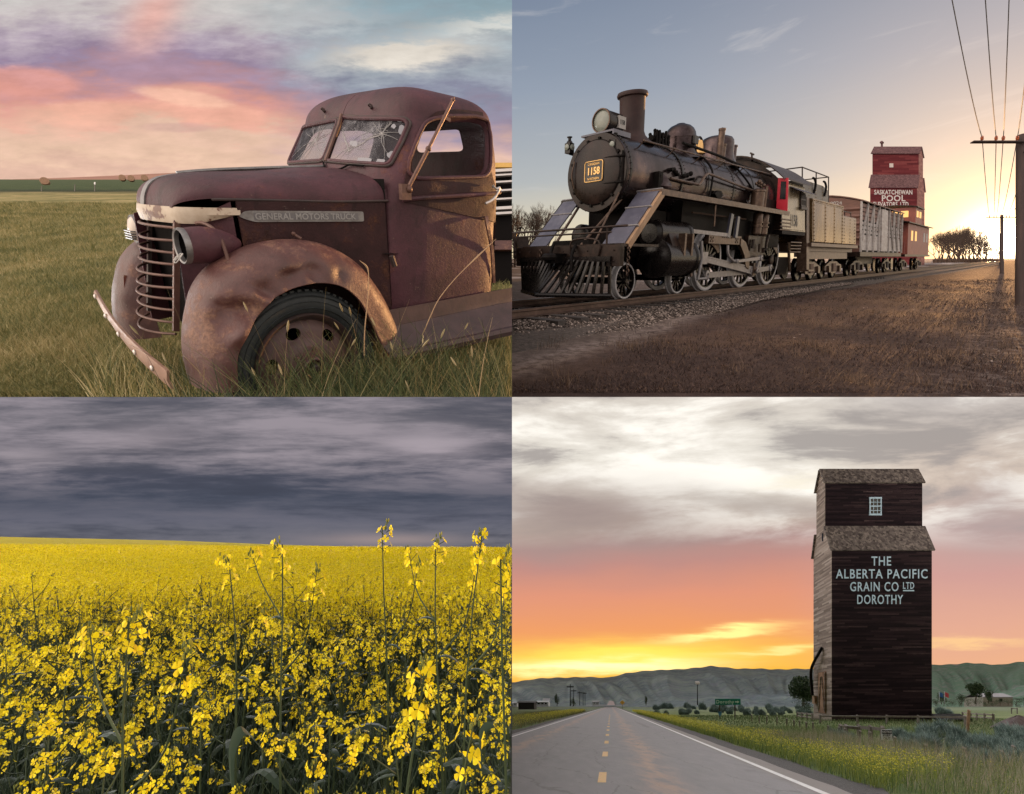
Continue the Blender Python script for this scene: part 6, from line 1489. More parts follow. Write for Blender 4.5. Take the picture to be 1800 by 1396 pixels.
def raceme(fl, bd, st, base, tip, n, sz, r):
    ax = tip - base; ln = np.linalg.norm(ax); ax = ax / ln
    for k in range(n):
        f = .35 + .62 * (k + r.random() * .6) / n; a = k * 2.4 + r.uniform(-.4, .4); u = np.cross(ax, (1., 0, .1)); u /= np.linalg.norm(u); w_ = np.cross(ax, u); o = math.cos(a) * u + math.sin(a) * w_
        p = base + ax * ln * f; q = p + o * r.uniform(.012, .026) + ax * r.uniform(.002, .014); st.tube([p, q], .0010, 3, cap=False)
        flower(fl, q, o * r.uniform(.5, 1) + ax * r.uniform(.1, .9), sz * r.uniform(.85, 1.15), r)
    for k in range(r.randint(7, 12)):
        a = k * 2.4; o = np.array([math.cos(a), math.sin(a), 0]); q = tip + o * r.uniform(.002, .011) + ax * r.uniform(-.006, .016); bd.ball(q, (.0024, .0024, .0048), 5)
def leaf(mb, b, d_, ln, wd, r):
    d_ = d_ / np.linalg.norm(d_); u = np.cross(d_, (0, 0, 1.)); u /= np.linalg.norm(u) + 1e-9; rows = []
    for k in range(6):
        f = k / 5; p = b + d_ * ln * f + np.array([0, 0, -.5 * ln * f * f + .12 * ln * f]); w_ = wd * math.sin(min(1, f * .9 + .12) * math.pi) ** .7; rows.append([p - u * w_, p + np.array([0, 0, .15 * w_]), p + u * w_])
    mb.grid(rows)
LEAN = []
def canola(seed, h=1.0, nb=5, sz=.0112):
    r = random.Random(seed); st, lf, heads = MB(), MB(), []
    def head(*q):
        fl, bd = MB(), MB(); raceme(fl, bd, st, *q, r); heads.append((fl, bd))
    lean = np.array([r.uniform(-.07, .07), r.uniform(-.07, .07), 0]); LEAN.append(lean); top = np.array([0, 0, h]) + lean
    axis = lambda f: np.array([0, 0, h * f]) + lean * f * f + np.array([.012 * math.sin(6 * f + seed), .012 * math.cos(5 * f + seed), 0])
    st.tube([axis(f) for f in np.linspace(0, 1, 8)], np.linspace(.0055, .0018, 8), 5)
    head(axis(.90), top, r.randint(9, 13), sz)
    for k in range(nb):
        f = (.48 if nb > 2 else .74) + (.40 if nb > 2 else .12) * k / max(1, nb - 1) + r.uniform(-.04, .04); a = k * 2.4 + r.uniform(-.5, .5); o = np.array([math.cos(a), math.sin(a), 0]); b = axis(f); ln = r.uniform(.16, .30) * (1.25 - .5 * f)
        e = b + o * ln * .62 + np.array([0, 0, ln]); e[2] = min(e[2], h * .955 + .02 * r.random()); m_ = b + o * ln * .42 + np.array([0, 0, ln * .35]); P_ = cr([b, m_, e], 4); st.tube(P_, np.linspace(.0028, .0013, len(P_)), 4)
        head(P_[-4], e, r.randint(5, 9), sz)
        leaf(lf, b, o + np.array([0, 0, .25]), r.uniform(.05, .09), r.uniform(.005, .009), r)
    for k in range(5):
        f = .12 + .10 * k; a = r.uniform(0, 6.28); leaf(lf, axis(f), np.array([math.cos(a), math.sin(a), .35]), r.uniform(.10, .20), r.uniform(.012, .022), r)
    return [('stem', st, stemm), ('foliage', lf, leafm)] + [q for a_, b_ in heads for q in (('flower_head', a_, petalm), ('bud_cluster', b_, budm))]
protos = []
for s in range(12):
    hh = 1.0
    ms = []
    for nm, mb, mt in canola(100 + s, hh, 4 + s % 4):
        me = bpy.data.meshes.new('canola_' + nm); me.from_pydata([tuple(p) for p in np.concatenate(mb.v)], [], mb.f); me.materials.append(mt)
        if nm != 'flower_head': me.shade_smooth()
        ms.append((nm, me))
    protos.append(ms)
slim = []
for s in range(5):
    ms = []
    for nm, mb, mt in canola(300 + s, 1.0, 1 + s % 2, .0108):
        me = bpy.data.meshes.new('slim_canola_' + nm); me.from_pydata([tuple(p) for p in np.concatenate(mb.v)], [], mb.f); me.materials.append(mt); ms.append((nm, me))
    slim.append((ms, LEAN[-1]))
def crest(px): return np.interp(px, [-400, 0, 300, 500, 700, 900], [938, 943, 949.5, 957, 963, 968])
def crop_z(x, y): 
    px = CX + FPX * x / y; return S_CROP * y - H_CROP + (CY - S_CROP * FPX - crest(px)) / FPX * y * np.clip((y - 40) / 160, 0, 1)
GRP = 'canola plants of the near field'
LAB = 'yellow flowering canola plant standing in the dense front rows of the field'
pts = []
def free(x, y, d_): return all((x - a) ** 2 + (y - b) ** 2 > d_ * d_ for a, b in pts)
tall = [(679, 915, 1.75, 'tallest canola plant, its yellow tip alone against the dark sky'), (771, 948, 1.60, 'tall canola plant with a drooping bud tip right of the tallest one'), (846, 933, 1.45, 'tall leaning canola plant near the right edge of the field, tip above the horizon'), (487, 962, 1.5, 'canola plant with a bare green tip near the middle of the horizon line'), (395, 975, 1.6, 'slim canola plant left of the middle, tip just under the horizon'), (890, 962, 1.0, 'large near canola plant cut by the right edge of the field'), (238, 1082, .95, 'canola plant with a big bright cluster left of the middle of the field'), (745, 1165, .80, 'near canola plant with large blossoms low at the right of the field')]
num = 0
def put(ms, x, y, sc, rz, tilt, label, group):
    global num
    b = (x, y, float(crop_z(x, y)))
    root = bpy.data.objects.new('canola_plant', None); COL.objects.link(root); root.location = b; root.scale = sc; root.rotation_euler = (tilt[0], tilt[1], rz); root.empty_display_size = .1; tag(root, label, 'plant', group)
    M_ = Matrix.LocRotScale(Vector(b), root.rotation_euler, Vector(sc)); M3 = np.array(M_.to_3x3())
    for nm, me in ms:
        if x > -.42:                               # plants at the edge of the field end where the field ends
            V = np.zeros(len(me.vertices) * 3); me.vertices.foreach_get('co', V); V = V.reshape(-1, 3); wx = V @ M3[0] + x; ok = wx < -.003
            if not ok.all():
                Fc = [tuple(p.vertices) for p in me.polygons if all(ok[i] for i in p.vertices)]
                if not Fc: continue
                us = sorted({i for q in Fc for i in q}); ix = {v: i for i, v in enumerate(us)}; m2 = bpy.data.meshes.new(me.name); m2.from_pydata([tuple(V[i]) for i in us], [], [tuple(ix[i] for i in q) for q in Fc]); m2.materials.append(me.materials[0]); me = m2
        c = bpy.data.objects.new(nm, me); COL.objects.link(c); c.parent = root
    num += 1
for x_, ty, Y, lab in tall:
    ms_, ln_ = slim[num % 5]; x = (x_ - CX) / FPX * Y; y_ = Y; top = (CY - ty) / FPX * Y; xr_ = x - ln_[0]; hh = (top - float(crop_z(xr_, Y))) / 1.01; put(ms_, xr_, Y - ln_[1], (1., 1., hh), 0., (0, 0), lab, GRP); pts.append((x, Y))
tries = 0
while num < 300 and tries < 60000:
    tries += 1
    y = .84 + 3.9 * R_.random() ** .66; x = -1.10 * y * R_.random() + .02
    if not free(x, y, .125): continue
    pts.append((x, y)); hh = .80 + .26 * R_.random() + .28 * R_.random() ** 5
    if y < 1.2: hh = min(hh, R_.uniform(.6, 1.0))
    put(protos[R_.randrange(12)], x, y, (R_.uniform(.85, 1.05), R_.uniform(.85, 1.05), hh), R_.uniform(0, 6.28), (R_.uniform(-.08, .08), R_.uniform(-.08, .08)), LAB, GRP)
# the rest of the crop: one mass
def mass(n, y0, y1, pw, per, size, spread, name, zoff=(.72, 1.05)):
    y = y0 + (y1 - y0) * NP.random(n) ** pw; x = -1.12 * y * NP.random(n) - .06; z = crop_z(x, y)
    k = per; C = np.repeat(np.stack([x, y, z + NP.uniform(zoff[0], zoff[1], n)], 1), k, 0) + NP.normal(0, 1, (n * k, 3)) * np.array([spread, spread, spread * .8])
    m = n * k; s = np.repeat(size * (1 + 0 * y), k) * NP.uniform(.7, 1.25, m)
    d1 = NP.normal(0, 1, (m, 3)); d1 /= np.linalg.norm(d1, axis=1)[:, None]; d2 = np.cross(d1, NP.normal(0, 1, (m, 3))); d2 /= np.linalg.norm(d2, axis=1)[:, None]
    d1 *= s[:, None]; d2 *= (s * NP.uniform(.5, 1, m))[:, None]; v = np.stack([C - d1, C - d2 * .9, C + d1, C + d2 * .9], 1)
    v = v[(v[..., 0].max(1) < -.002)]; m = len(v)
    return v.reshape(-1, 3), np.arange(m * 4).reshape(-1, 4)
def crosses(n, y0, y1, pw, per, size, spread, zoff):
    """four-petalled blossoms for the middle distance: two crossing bow-ties of petals"""
    y = y0 + (y1 - y0) * NP.random(n) ** pw; x = -1.12 * y * NP.random(n) - .06; z = crop_z(x, y); k = per
    C = np.repeat(np.stack([x, y, z + NP.uniform(zoff[0], zoff[1], n)], 1), k, 0) + NP.normal(0, 1, (n * k, 3)) * np.array([spread, spread, spread]); m = len(C)
    nrm = NP.normal(0, 1, (m, 3)) + np.array([0, -.5, .5]); nrm /= np.linalg.norm(nrm, axis=1)[:, None]; u = np.cross(nrm, NP.normal(0, 1, (m, 3))); u /= np.linalg.norm(u, axis=1)[:, None]; w_ = np.cross(nrm, u); s = (size * NP.uniform(.8, 1.2, m))[:, None]
    out = []
    for a, b in ((u, w_), (w_, -u), (-u, -w_), (-w_, u)): out.append(np.stack([C, C + (a * .62 + b * .42) * s + nrm * s * .15, C + a * s + nrm * s * .25, C + (a * .62 - b * .42) * s + nrm * s * .15], 1))
    v = np.stack(out, 1).reshape(m, 16, 3); v = v[v[..., 0].max(1) < -.002]
    return v.reshape(-1, 3), np.arange(len(v) * 16).reshape(-1, 4)
v1, f1 = crosses(8200, 4.2, 10., .75, 12, .0125, .055, (.70, 1.06)); v2, f2 = crosses(17000, 8.5, 24, .75, 7, .016, .07, (.80, 1.08)); v3, f3 = mass(52000, 22, 90, 1.2, 3, .045, .10, '', (.9, 1.08))
v4, f4 = mass(15000, 12, 34, .9, 3, .026, .09, '', (.86, 1.08)); tag(fast('canola_mass', np.concatenate([v1, v2, v3, v4]), np.concatenate([f1, f2 + len(v1), f3 + len(v1) + len(v2), f4 + len(v1) + len(v2) + len(v3)]), petalm), kind='stuff')
n = 26000; y = 3.4 + 26 * NP.random(n) ** 1.15; x = -1.12 * y * NP.random(n) - .05; P = np.stack([x, y, crop_z(x, y) + .1], 1)
v, f = blades(P, (0, 0, 1), NP.uniform(.55, .95, n), .006 + .0006 * y, NP.uniform(0, .25, n), 2); ok = v.reshape(n, -1, 3)[..., 0].max(1) < -.002; k_ = v.shape[0] // n; v = v.reshape(n, k_, 3)[ok].reshape(-1, 3); b = (np.arange(ok.sum()) * k_)[:, None]; f = np.concatenate([b + np.array([[0, 1, 3, 2]]), b + np.array([[2, 3, 5, 4]])])
tag(fast('canola_stalks', v, f, stemm), kind='stuff')
n = 9000; y = .8 + 4.0 * NP.random(n) ** .8; x = -1.15 * y * NP.random(n) - .03; P = np.stack([x, y, S_CROP * y - H_CROP + .02], 1)
v, f = blades(P, (0, 0, 1), NP.uniform(.25, .80, n), NP.uniform(.004, .013, n), NP.uniform(.05, .5, n), 3); ok = v.reshape(n, -1, 3)[..., 0].max(1) < -.002; k_ = v.shape[0] // n; v = v.reshape(n, k_, 3)[ok].reshape(-1, 3); b = (np.arange(ok.sum()) * k_)[:, None]; f = np.concatenate([b + np.array([[2 * s, 2 * s + 1, 2 * s + 3, 2 * s + 2]]) for s in range(3)])
tag(fast('undergrowth', v, f, leafm, smooth=True), kind='stuff')
lf = MB(); 
for (x0, y0, x1, y1, x2, y2, Y) in ((408, 1320, 428, 1284, 462, 1318, .92), (846, 1290, 868, 1275, 880, 1310, 1.3)):
    P_ = cr([ray(x0, y0 + 60, Y), ray(x0, y0, Y), ray(x1, y1, Y), ray(x2, y2, Y + .03)], 6); w_ = np.interp(np.linspace(0, 1, len(P_)), [0, .5, .9, 1], [.008, .013, .010, .001])
    o = build('grass_leaf', MB().grid([[p - np.array([q * .5, 0, -q * .7]), p + np.array([0, -.002, 0]), p + np.array([q * .5, 0, -q * .7])] for p, q in zip(P_, w_)]), leafm); tag(o, 'broad strap shaped grass leaf bent over among the lowest canola stems' if x0 < 800 else 'broad grass leaf curling between canola stems near the right edge', 'leaf')
# far canopy: flowers so small that the crop reads as one yellow cloth
m, t, b = newmat('yellow_canopy'); P = coord(t); n1 = noise(vmul(P, (1, .35, 1)), 3.2, 6, .75); n2 = noise(vmul(P, (1, .35, 1)), .35, 4, .6); f = n1 * .75 + n2 * .25
setin(t, b, 'Base Color', ramp(((f - .5) * 2.2 + .5).clamp(), [(0, (.09, .09, .012)), (.3, (.28, .225, .008)), (.55, (.46, .36, .008)), (1, (.62, .50, .012))])); setin(t, b, 'Roughness', .9); b.inputs['Specular IOR Level'].default_value = .05
setbump(t, b, n1, 1., .25)
ys = np.geomspace(17, 640, 90); G = []
for y in ys: xs = np.linspace(-1.3 * y, 0, 90); G.append(np.stack([xs, np.full(90, y), crop_z(xs, np.full(90, y)) + .80 + .22 * np.clip((y - 40) / 60, 0, 1)], 1))
mb = MB().grid(G); tag(fast('canola_canopy', np.concatenate(G), np.array(mb.f), m, smooth=True), kind='stuff')
# ---------------------------------------------------------------- the valley road
CLIP[:] = [(0, 1, 0.)]
KR = .2047
RD = Fr(np.array([[1, 0, 0], [KR, 1, S_ROAD], [0, 0, 1]]).T, (0, 0, -H_ROAD))     # x across, y along the road, z up
m, t, b = newmat('worn_asphalt'); P = coord(t); x, y, z = xyz(P); lat = x - y * KR
n1 = noise(vmul(P, (.5, .12, .3)), 1.2, 5, .6); n2 = noise(P, 60, 3, .7); n3 = noise(vmul(P, (2.5, .25, 1)), 1.5, 6, .6)
base = ramp((n2 * .6 + n3 * .4), [(0, (.12, .116, .125)), (.5, (.215, .207, .217)), (1, (.35, .335, .335))])
wob_ = (n1 - .5) * 1.3
tr_ = gauss(lat + wob_, lat, -2.9, -2.9, .40, 1e6) * .8 + gauss(lat + wob_, lat, 1.55, 1.55, .38, 1e6) * .9
c = mixc((tr_ * n3.step(.30, .66)).clamp() * .8, base, (.42, .28, .21))
c = mixc((lat.step(3.95, 4.3)) * .5, c, (.20, .165, .14))
cd_ = noise(P, .9, 4, .6); wv_ = comb(x * .55 + cd_ * .5, y * .16 + cd_ * .25, 0.); ck_ = voro(wv_, .75, 'DISTANCE_TO_EDGE'); ck2 = voro(comb(x * .9 + cd_ * .6, y * .5 + cd_ * .5, 0.), 1.6, 'DISTANCE_TO_EDGE')
c = mixc(ck_.step(.008, .002) * .28, c, (.055, .05, .05)); c = mixc(ck2.step(.010, .002) * n3.step(.50, .62) * .3, c, (.07, .065, .065))
c = mixc(n1.step(.62, .7) * .25, c, (.07, .068, .072))
setin(t, b, 'Base Color', c); setin(t, b, 'Roughness', n2 * .2 + .7); b.inputs['Specular IOR Level'].default_value = .25; setbump(t, b, n2, .5, .012)
def strip(name, x0, x1, y0, y1, z, mat, ny=60, rag=0.):
    ys = np.geomspace(y0, y1, ny); r = (lambda y, k: rag * (math.sin(y * 1.7 + k) + math.sin(y * 4.1 + 2 * k)) / 2)
    o = build(name, MB().grid([[(x0 + r(y, 1), y, z), ((x0 + x1) / 2, y, z), (x1 + r(y, 4), y, z)] for y in ys]), mat, None, RD); return tag(o, kind='structure')
gravelm = worn('road_shoulder', [(0, (.020, .018, .018)), (.5, (.055, .050, .050)), (1, (.12, .11, .105))], scale=18, rough=(.9, .95), bump=1., bscale=40, bdist=.03)
strip('road_shoulder', -6.2, 5.05, 4.5, 520, .02, gravelm, rag=.18)
strip('road', -5.35, 4.25, 4.5, 520, .05, m, rag=.04)
linem = worn('line_paint', [(0, (.30, .29, .29)), (.4, (.58, .57, .57)), (1, (.72, .71, .70))], scale=9, rough=(.6, .8), bump=.3)
yelm = worn('yellow_line_paint', [(0, (.26, .15, .06)), (.4, (.56, .33, .10)), (1, (.68, .42, .14))], scale=9, rough=(.6, .8), bump=.3)
strip('edge_line', 3.68, 3.82, 4.5, 460, .055, linem); strip('edge_line', -4.97, -4.83, 4.5, 460, .055, linem)
for i in range(16):
    y0 = 4.75 + 4.95 * i; tag(build('centre_line', MB().grid([[(-.27, y, .055), (-.10, y, .055)] for y in np.linspace(y0, y0 + 1.5, 4)]), yelm, None, RD), kind='structure')
# the road's far climb
Yf = 640.; q = [ray(1067, 1241, 470), ray(1081, 1241, 470), ray(1078, 1231.5, 760), ray(1071.5, 1231.5, 760)]; q = [p + np.array([0, 0, .6]) for p in q]
tag(build('far_road', MB().add(q, [(0, 1, 2, 3)]), plain('far_asphalt', (.26, .20, .19), .8)), kind='structure')
cb_ = MB().grid([[p for p in (ray(1030, 1240.4, 430) + (0, 0, .15), ray(1104, 1240.4, 430) + (0, 0, .15))], [ray(1030, 1239.3, 445), ray(1104, 1239.3, 445)]]); tag(build('crossroad', cb_, plain('crossroad_asphalt', (.26, .235, .23), .8)), kind='structure')
# ---------------------------------------------------------------- eroded hills
m, t, b = newmat('valley_hills'); P = coord(t)
geo = t.nodes.new('ShaderNodeNewGeometry'); nz = xyz(N(t, geo.outputs['True Normal']))
n1 = noise(P, .012, 6, .65); n2 = noise(P, .05, 6, .7)
x_, y_, z_ = xyz(P)
c = ramp(((n1 * .5 + n2 * .5 - .5) * 2.4 + .5).clamp(), [(0, (.095, .125, .150)), (.4, (.15, .19, .205)), (.65, (.22, .27, .245)), (1, (.33, .37, .32))])
c = mixc(n2.step(.50, .62) * .7, c, (.185, .195, .245)); c = mixc((x_ / y_).step(.75, .9), c, mixc(n2.step(.48, .6), (.125, .205, .145), (.19, .22, .20)))
setin(t, b, 'Base Color', c); setin(t, b, 'Roughness', .95); b.inputs['Specular IOR Level'].default_value = .05; setbump(t, b, n2, 1., 10)
def hills(pts, Y0, Y1, amp, fx, seed, name, mat, nx=420, ny=70):
    px = np.array([p[0] for p in pts], float); py = np.array([p[1] for p in pts], float); xs = np.linspace(px.min(), px.max(), nx); cr_ = np.interp(xs, px, py) + .6 * np.sin(xs * .21) + .5 * np.sin(xs * .083 + 1); G = np.zeros((ny, nx, 3)); r = np.random.default_rng(seed); ph = r.uniform(0, 6, 6)
    for i in range(ny):
        u = i / (ny - 1); v = min(1., u * 1.1); Y = Y0 + (Y1 - Y0) * u * 1.1; X = (xs - CX) / FPX * Y; zb = S_ROAD * Y - H_ROAD; zt = (CY - cr_) / FPX * Y1; top = zt - (S_ROAD * Y1 - H_ROAD)
        s = (xs - 900) * fx + 1.3 * np.sin(xs * fx * .31 + ph[0]) + v * 3.0 + .8 * np.sin(v * 5 + xs * fx * .5 + ph[1])
        rid = (1 - np.abs(np.sin(s))) * .6 + (1 - np.abs(np.sin(2.3 * s + ph[2] + 2 * v))) * .3 + (1 - np.abs(np.sin(5.1 * s + ph[3]))) * .12
        prof = v ** (1.15) * (1 - .10 * math.sin(v * 9)) if v < 1 else 1.
        zz = zb + top * np.clip(prof, 0, 1.05) + amp * (rid - .45) * math.sin(v * math.pi) ** .7
        if u * 1.1 > 1: zz = zz - (u * 1.1 - 1) * (Y1 - Y0) * .5
        G[i] = np.stack([X, np.full(nx, Y), zz], 1)
    mb = MB().grid(G); return tag(fast(name, G.reshape(-1, 3), np.array(mb.f), mat, smooth=True), kind='structure')
hills([(900, 1198), (935, 1193), (985, 1189.5), (1070, 1189.5), (1100, 1183), (1140, 1177), (1190, 1176), (1215, 1173), (1250, 1170), (1300, 1174), (1350, 1175), (1430, 1175), (1540, 1172), (1640, 1168), (1700, 1164.5), (1760, 1167), (1800, 1162), (2000, 1155)], 560, 1350, 13, .06, 4, 'hills', m)
hills([(1100, 1240), (1180, 1233), (1240, 1226), (1320, 1222), (1380, 1219), (1430, 1221), (1560, 1229), (1700, 1236), (1760, 1216), (1800, 1203), (1900, 1190)], 430, 620, 5, .05, 9, 'foothills', m, 260, 34)
def onroad(x, y): return ground(S_ROAD, H_ROAD, x, y)
# ---------------------------------------------------------------- the dark grain elevator
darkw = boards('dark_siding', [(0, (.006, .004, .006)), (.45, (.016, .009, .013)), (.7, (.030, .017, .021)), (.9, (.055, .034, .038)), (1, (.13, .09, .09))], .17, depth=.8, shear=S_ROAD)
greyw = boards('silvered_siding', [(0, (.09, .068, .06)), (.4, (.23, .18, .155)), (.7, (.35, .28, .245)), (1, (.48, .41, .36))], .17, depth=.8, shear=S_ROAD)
greyr = shingles('silvered_shingles', [(0, (.045, .037, .035)), (.4, (.11, .092, .085)), (.7, (.17, .145, .13)), (1, (.26, .22, .19))], 2.6)
b0 = onroad(1462, 1266); k = b0[1] / FPX; hz = lambda py, d_=0.: (CY - py) / FPX * (b0[1] + d_) - (b0[2] + S_ROAD * d_)
E2 = Fr(np.array([[1, 0, 0], [.205, 1, S_ROAD], [0, 0, 1]]).T, b0)
el = thing('grain_elevator', 'tall dark weathered wooden grain elevator with pale blue lettering beside the road', 'grain elevator', b0)
wd = (1638 - 1462) * k
prof = [(0, -1.2), (0, hz(966)), (1.6, hz(926, 1.6)), (1.6, hz(848, 1.6)), (2.75, hz(826.5, 2.75)), (3.9, hz(848, 1.6)), (3.9, hz(926, 1.6)), (4.7, hz(956)), (4.7, -1.2)]
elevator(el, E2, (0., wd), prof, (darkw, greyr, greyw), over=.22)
lightb = plain('pale_blue_paint', (.46, .62, .74), .6, var=.25, scale=6)
xw, zw0, zw1 = (1531.5 - 1452.5) * k * 1.02, hz(905, 1.6), hz(876, 1.6); xw1 = xw + 20 * k
wn_ = MB().bar((xw, 1.55, zw0), (xw, 1.55, zw1), .12, .12, (0, 1, 0)).bar((xw1, 1.55, zw0), (xw1, 1.55, zw1), .12, .12, (0, 1, 0)).bar((xw - .08, 1.54, zw0), (xw1 + .08, 1.54, zw0), .12, .18).bar((xw - .08, 1.54, zw1), (xw1 + .08, 1.54, zw1), .12, .18).bar((xw, 1.54, (zw0 + zw1) / 2), (xw1, 1.54, (zw0 + zw1) / 2), .12, .12)
for q in (1 / 3, 2 / 3): wn_.bar((xw + (xw1 - xw) * q, 1.56, zw0), (xw + (xw1 - xw) * q, 1.56, zw1), .05, .06, (0, 1, 0))
for q in (.25, .75): wn_.bar((xw, 1.56, zw0 + (zw1 - zw0) * q), (xw1, 1.56, zw0 + (zw1 - zw0) * q), .05, .06)
wi = build('window', wn_, lightb, el, E2); build('pane', MB().box((xw, 1.565, zw0), (xw1, 1.59, zw1)), darkpane, wi, E2)
tx = MB()
def fit_line(s, x0, x1, py, capx, xx=None):
    tm = text(s, 1., lambda u, v, w_: np.array([u, v, w_]), depth=.03, bold=.010, spacing=1.14); V = np.concatenate(tm.v); a0, a1, c0, c1 = V[:, 0].min(), V[:, 0].max(), V[:, 1].min(), V[:, 1].max()
    X0, X1 = (x0 - 1462) * k, (x1 - 1462) * k; Z0 = hz(py) - capx * k / 2
    tm.f = tm.f; V2 = np.column_stack([X0 + (V[:, 0] - a0) / (a1 - a0) * (X1 - X0), -.02 - V[:, 2], Z0 + (V[:, 1] - c0) / (c1 - c0) * capx * k]); tx.add(V2, tm.f)
fit_line('THE', 1531.5, 1566, 986.5, 16); fit_line('ALBERTA PACIFIC', 1469, 1630, 1009, 16.5); fit_line('GRAIN CO', 1494, 1579, 1031.5, 16.5); fit_line('LTD', 1587, 1606.5, 1029.5, 11.5); fit_line('DOROTHY', 1506.5, 1587, 1054, 16.5)
tx.box(((1587 - 1462) * k, -.05, hz(1039.5)), ((1606.5 - 1462) * k, -.02, hz(1037.3)))
build('lettering', tx, lightb, el, E2, smooth=0)
def side(x, y): return E2.on(0, -.03, x, y)
dq = [side(*p) for p in ((1439, 1183), (1452, 1180), (1452, 1254), (1439, 1252))]; dd = MB().prism(dq, (-.05, 0, 0)); dr = build('door', dd, boards('door_boards', [(0, (.10, .055, .035)), (.5, (.24, .14, .09)), (1, (.36, .23, .15))], .6, stretch=(3, 3, .2)), el, E2)
build('door_brace', MB().bar(side(1440, 1250) - (.1, 0, 0), side(1444, 1190) - (.1, 0, 0), .05, .10, (1, 0, 0)).bar(side(1450, 1250) - (.1, 0, 0), side(1446, 1190) - (.1, 0, 0), .05, .10, (1, 0, 0)).bar(side(1451.5, 1182) - (.1, 0, 0), side(1451.5, 1252) - (.1, 0, 0), .05, .12, (1, 0, 0)), greyw, dr, E2)
sp = MB().tube(cr([side(1446, 1138) - (.05, 0, 0), side(1444, 1150) - (.35, 0, 0), side(1435, 1172) - (.5, 0, 0), side(1433, 1190) - (.5, 0, 0), side(1435, 1222) - (.45, 0, 0)], 5), .17, 10); build('grain_spout', sp, soot, el, E2)
build('side_window', MB().prism([side(*p) for p in ((1445, 938), (1447, 937), (1447, 951), (1445, 952))], (-.03, 0, 0)), darkpane, el, E2)
build('meter_box', MB().prism([side(*p) for p in ((1432, 1224), (1436, 1223), (1436, 1237), (1432, 1237))], (-.3, 0, 0)), tanw, el, E2)

# ---------------------------------------------------------------- signs
signg = plain('sign_green', (.0, .17, .12), .45); postg = worn('sign_post', [(0, (.05, .045, .04)), (1, (.16, .14, .13))], scale=6, stretch=(1, 1, .3))
b1 = onroad(1265, 1262.5); Y = b1[1]; k = Y / FPX; sg = thing('road_sign', 'green Dorothy road sign with a white arrow on two wooden posts', 'road sign', b1)
P2 = lambda x, y, dy=0: np.array([(x - CX) * k, Y + dy, (CY - y) * k])
bd = MB().box(P2(1257, 1238.6, -.06), P2(1301.5, 1228.2, .0)); brd = build('sign_board', bd, signg, sg)
for x in (1265.5, 1292.3): build('post', MB().tube([P2(x, 1264, .08), P2(x, 1232, .08)], .09, 8), postg, sg)
tm = text('Dorothy', 8.4 * k, lambda u, v, w_: P2(1274, 1233.4, -.065) + np.array([u, -w_, v]), depth=.01, bold=.006, sx=.98, spacing=1.1); tm.bar(P2(1291.5, 1233.3, -.07), P2(1296, 1233.3, -.07), .01, 1.9 * k).add([P2(1295.5, 1230.9, -.075), P2(1299.2, 1233.3, -.075), P2(1295.5, 1235.7, -.075)], [(0, 1, 2)])
build('lettering', tm, plain('sign_letter', (.55, .68, .64), .5), brd, smooth=0)
bs = MB().prism([P2(1262.5, 1250, -.12), P2(1267.5, 1250, -.12), P2(1268, 1254, -.12), P2(1265, 1259, -.12), P2(1262, 1254, -.12)], (0, .03, 0)); build('route_shield', bs, plain('shield_blue', (.05, .17, .30), .5), sg)
b2 = onroad(1559, 1302); Y = b2[1]; k = Y / FPX; P2 = lambda x, y, dy=0: np.array([(x - CX) * k, Y + dy, (CY - y) * k])
ks = thing('notice_sign', 'white NOTICE KEEP OUT board on a fence post in the sage', 'sign', b2)
bb = build('sign_board', MB().box(P2(1549, 1301, -.02), P2(1567.5, 1282.5, .0)), plain('board_white', (.50, .52, .55), .5, var=.2, scale=8), ks); build('header', MB().box(P2(1549.3, 1289.3, -.026), P2(1567.2, 1282.8, -.021)), blackm, bb)
tm = text('NOTICE', 5.0 * k, lambda u, v, w_: P2(1558.2, 1286, -.03) + np.array([u, -w_, v]), depth=.004, bold=.002, sx=.92); build('header_text', tm, plain('white_text', (.6, .6, .6)), bb, smooth=0)
tm = text('KEEP', 6.0 * k, lambda u, v, w_: P2(1558, 1292, -.026) + np.array([u, -w_, v]), depth=.004, bold=.002); tm.merge(text('OUT', 6.0 * k, lambda u, v, w_: P2(1558, 1297.6, -.026) + np.array([u, -w_, v]), depth=.004, bold=.002)); build('lettering', tm, blackm, bb, smooth=0)
build('post', MB().bar(P2(1552, 1306, .06), P2(1552, 1281, .06), .10, .10, (0, 1, 0)), postm, ks)
b3 = onroad(1094, 1243.5); Y = 190.; k = Y / FPX; dsn = thing('warning_sign', 'yellow diamond warning sign far down the right side of the road', 'road sign', ray(1094, 1246, Y)); P2 = lambda x, y: np.array([(x - CX) * k, Y, (CY - y) * k])
build('sign_board', MB().prism([P2(1094, 1231), P2(1098.5, 1235), P2(1094, 1239), P2(1089.5, 1235)], (0, .05, 0)), plain('sign_yellow', (.62, .34, .03), .5), dsn); build('post', MB().bar(P2(1094, 1247), P2(1094, 1239), .12, .12, (0, 1, 0)), postg, dsn)

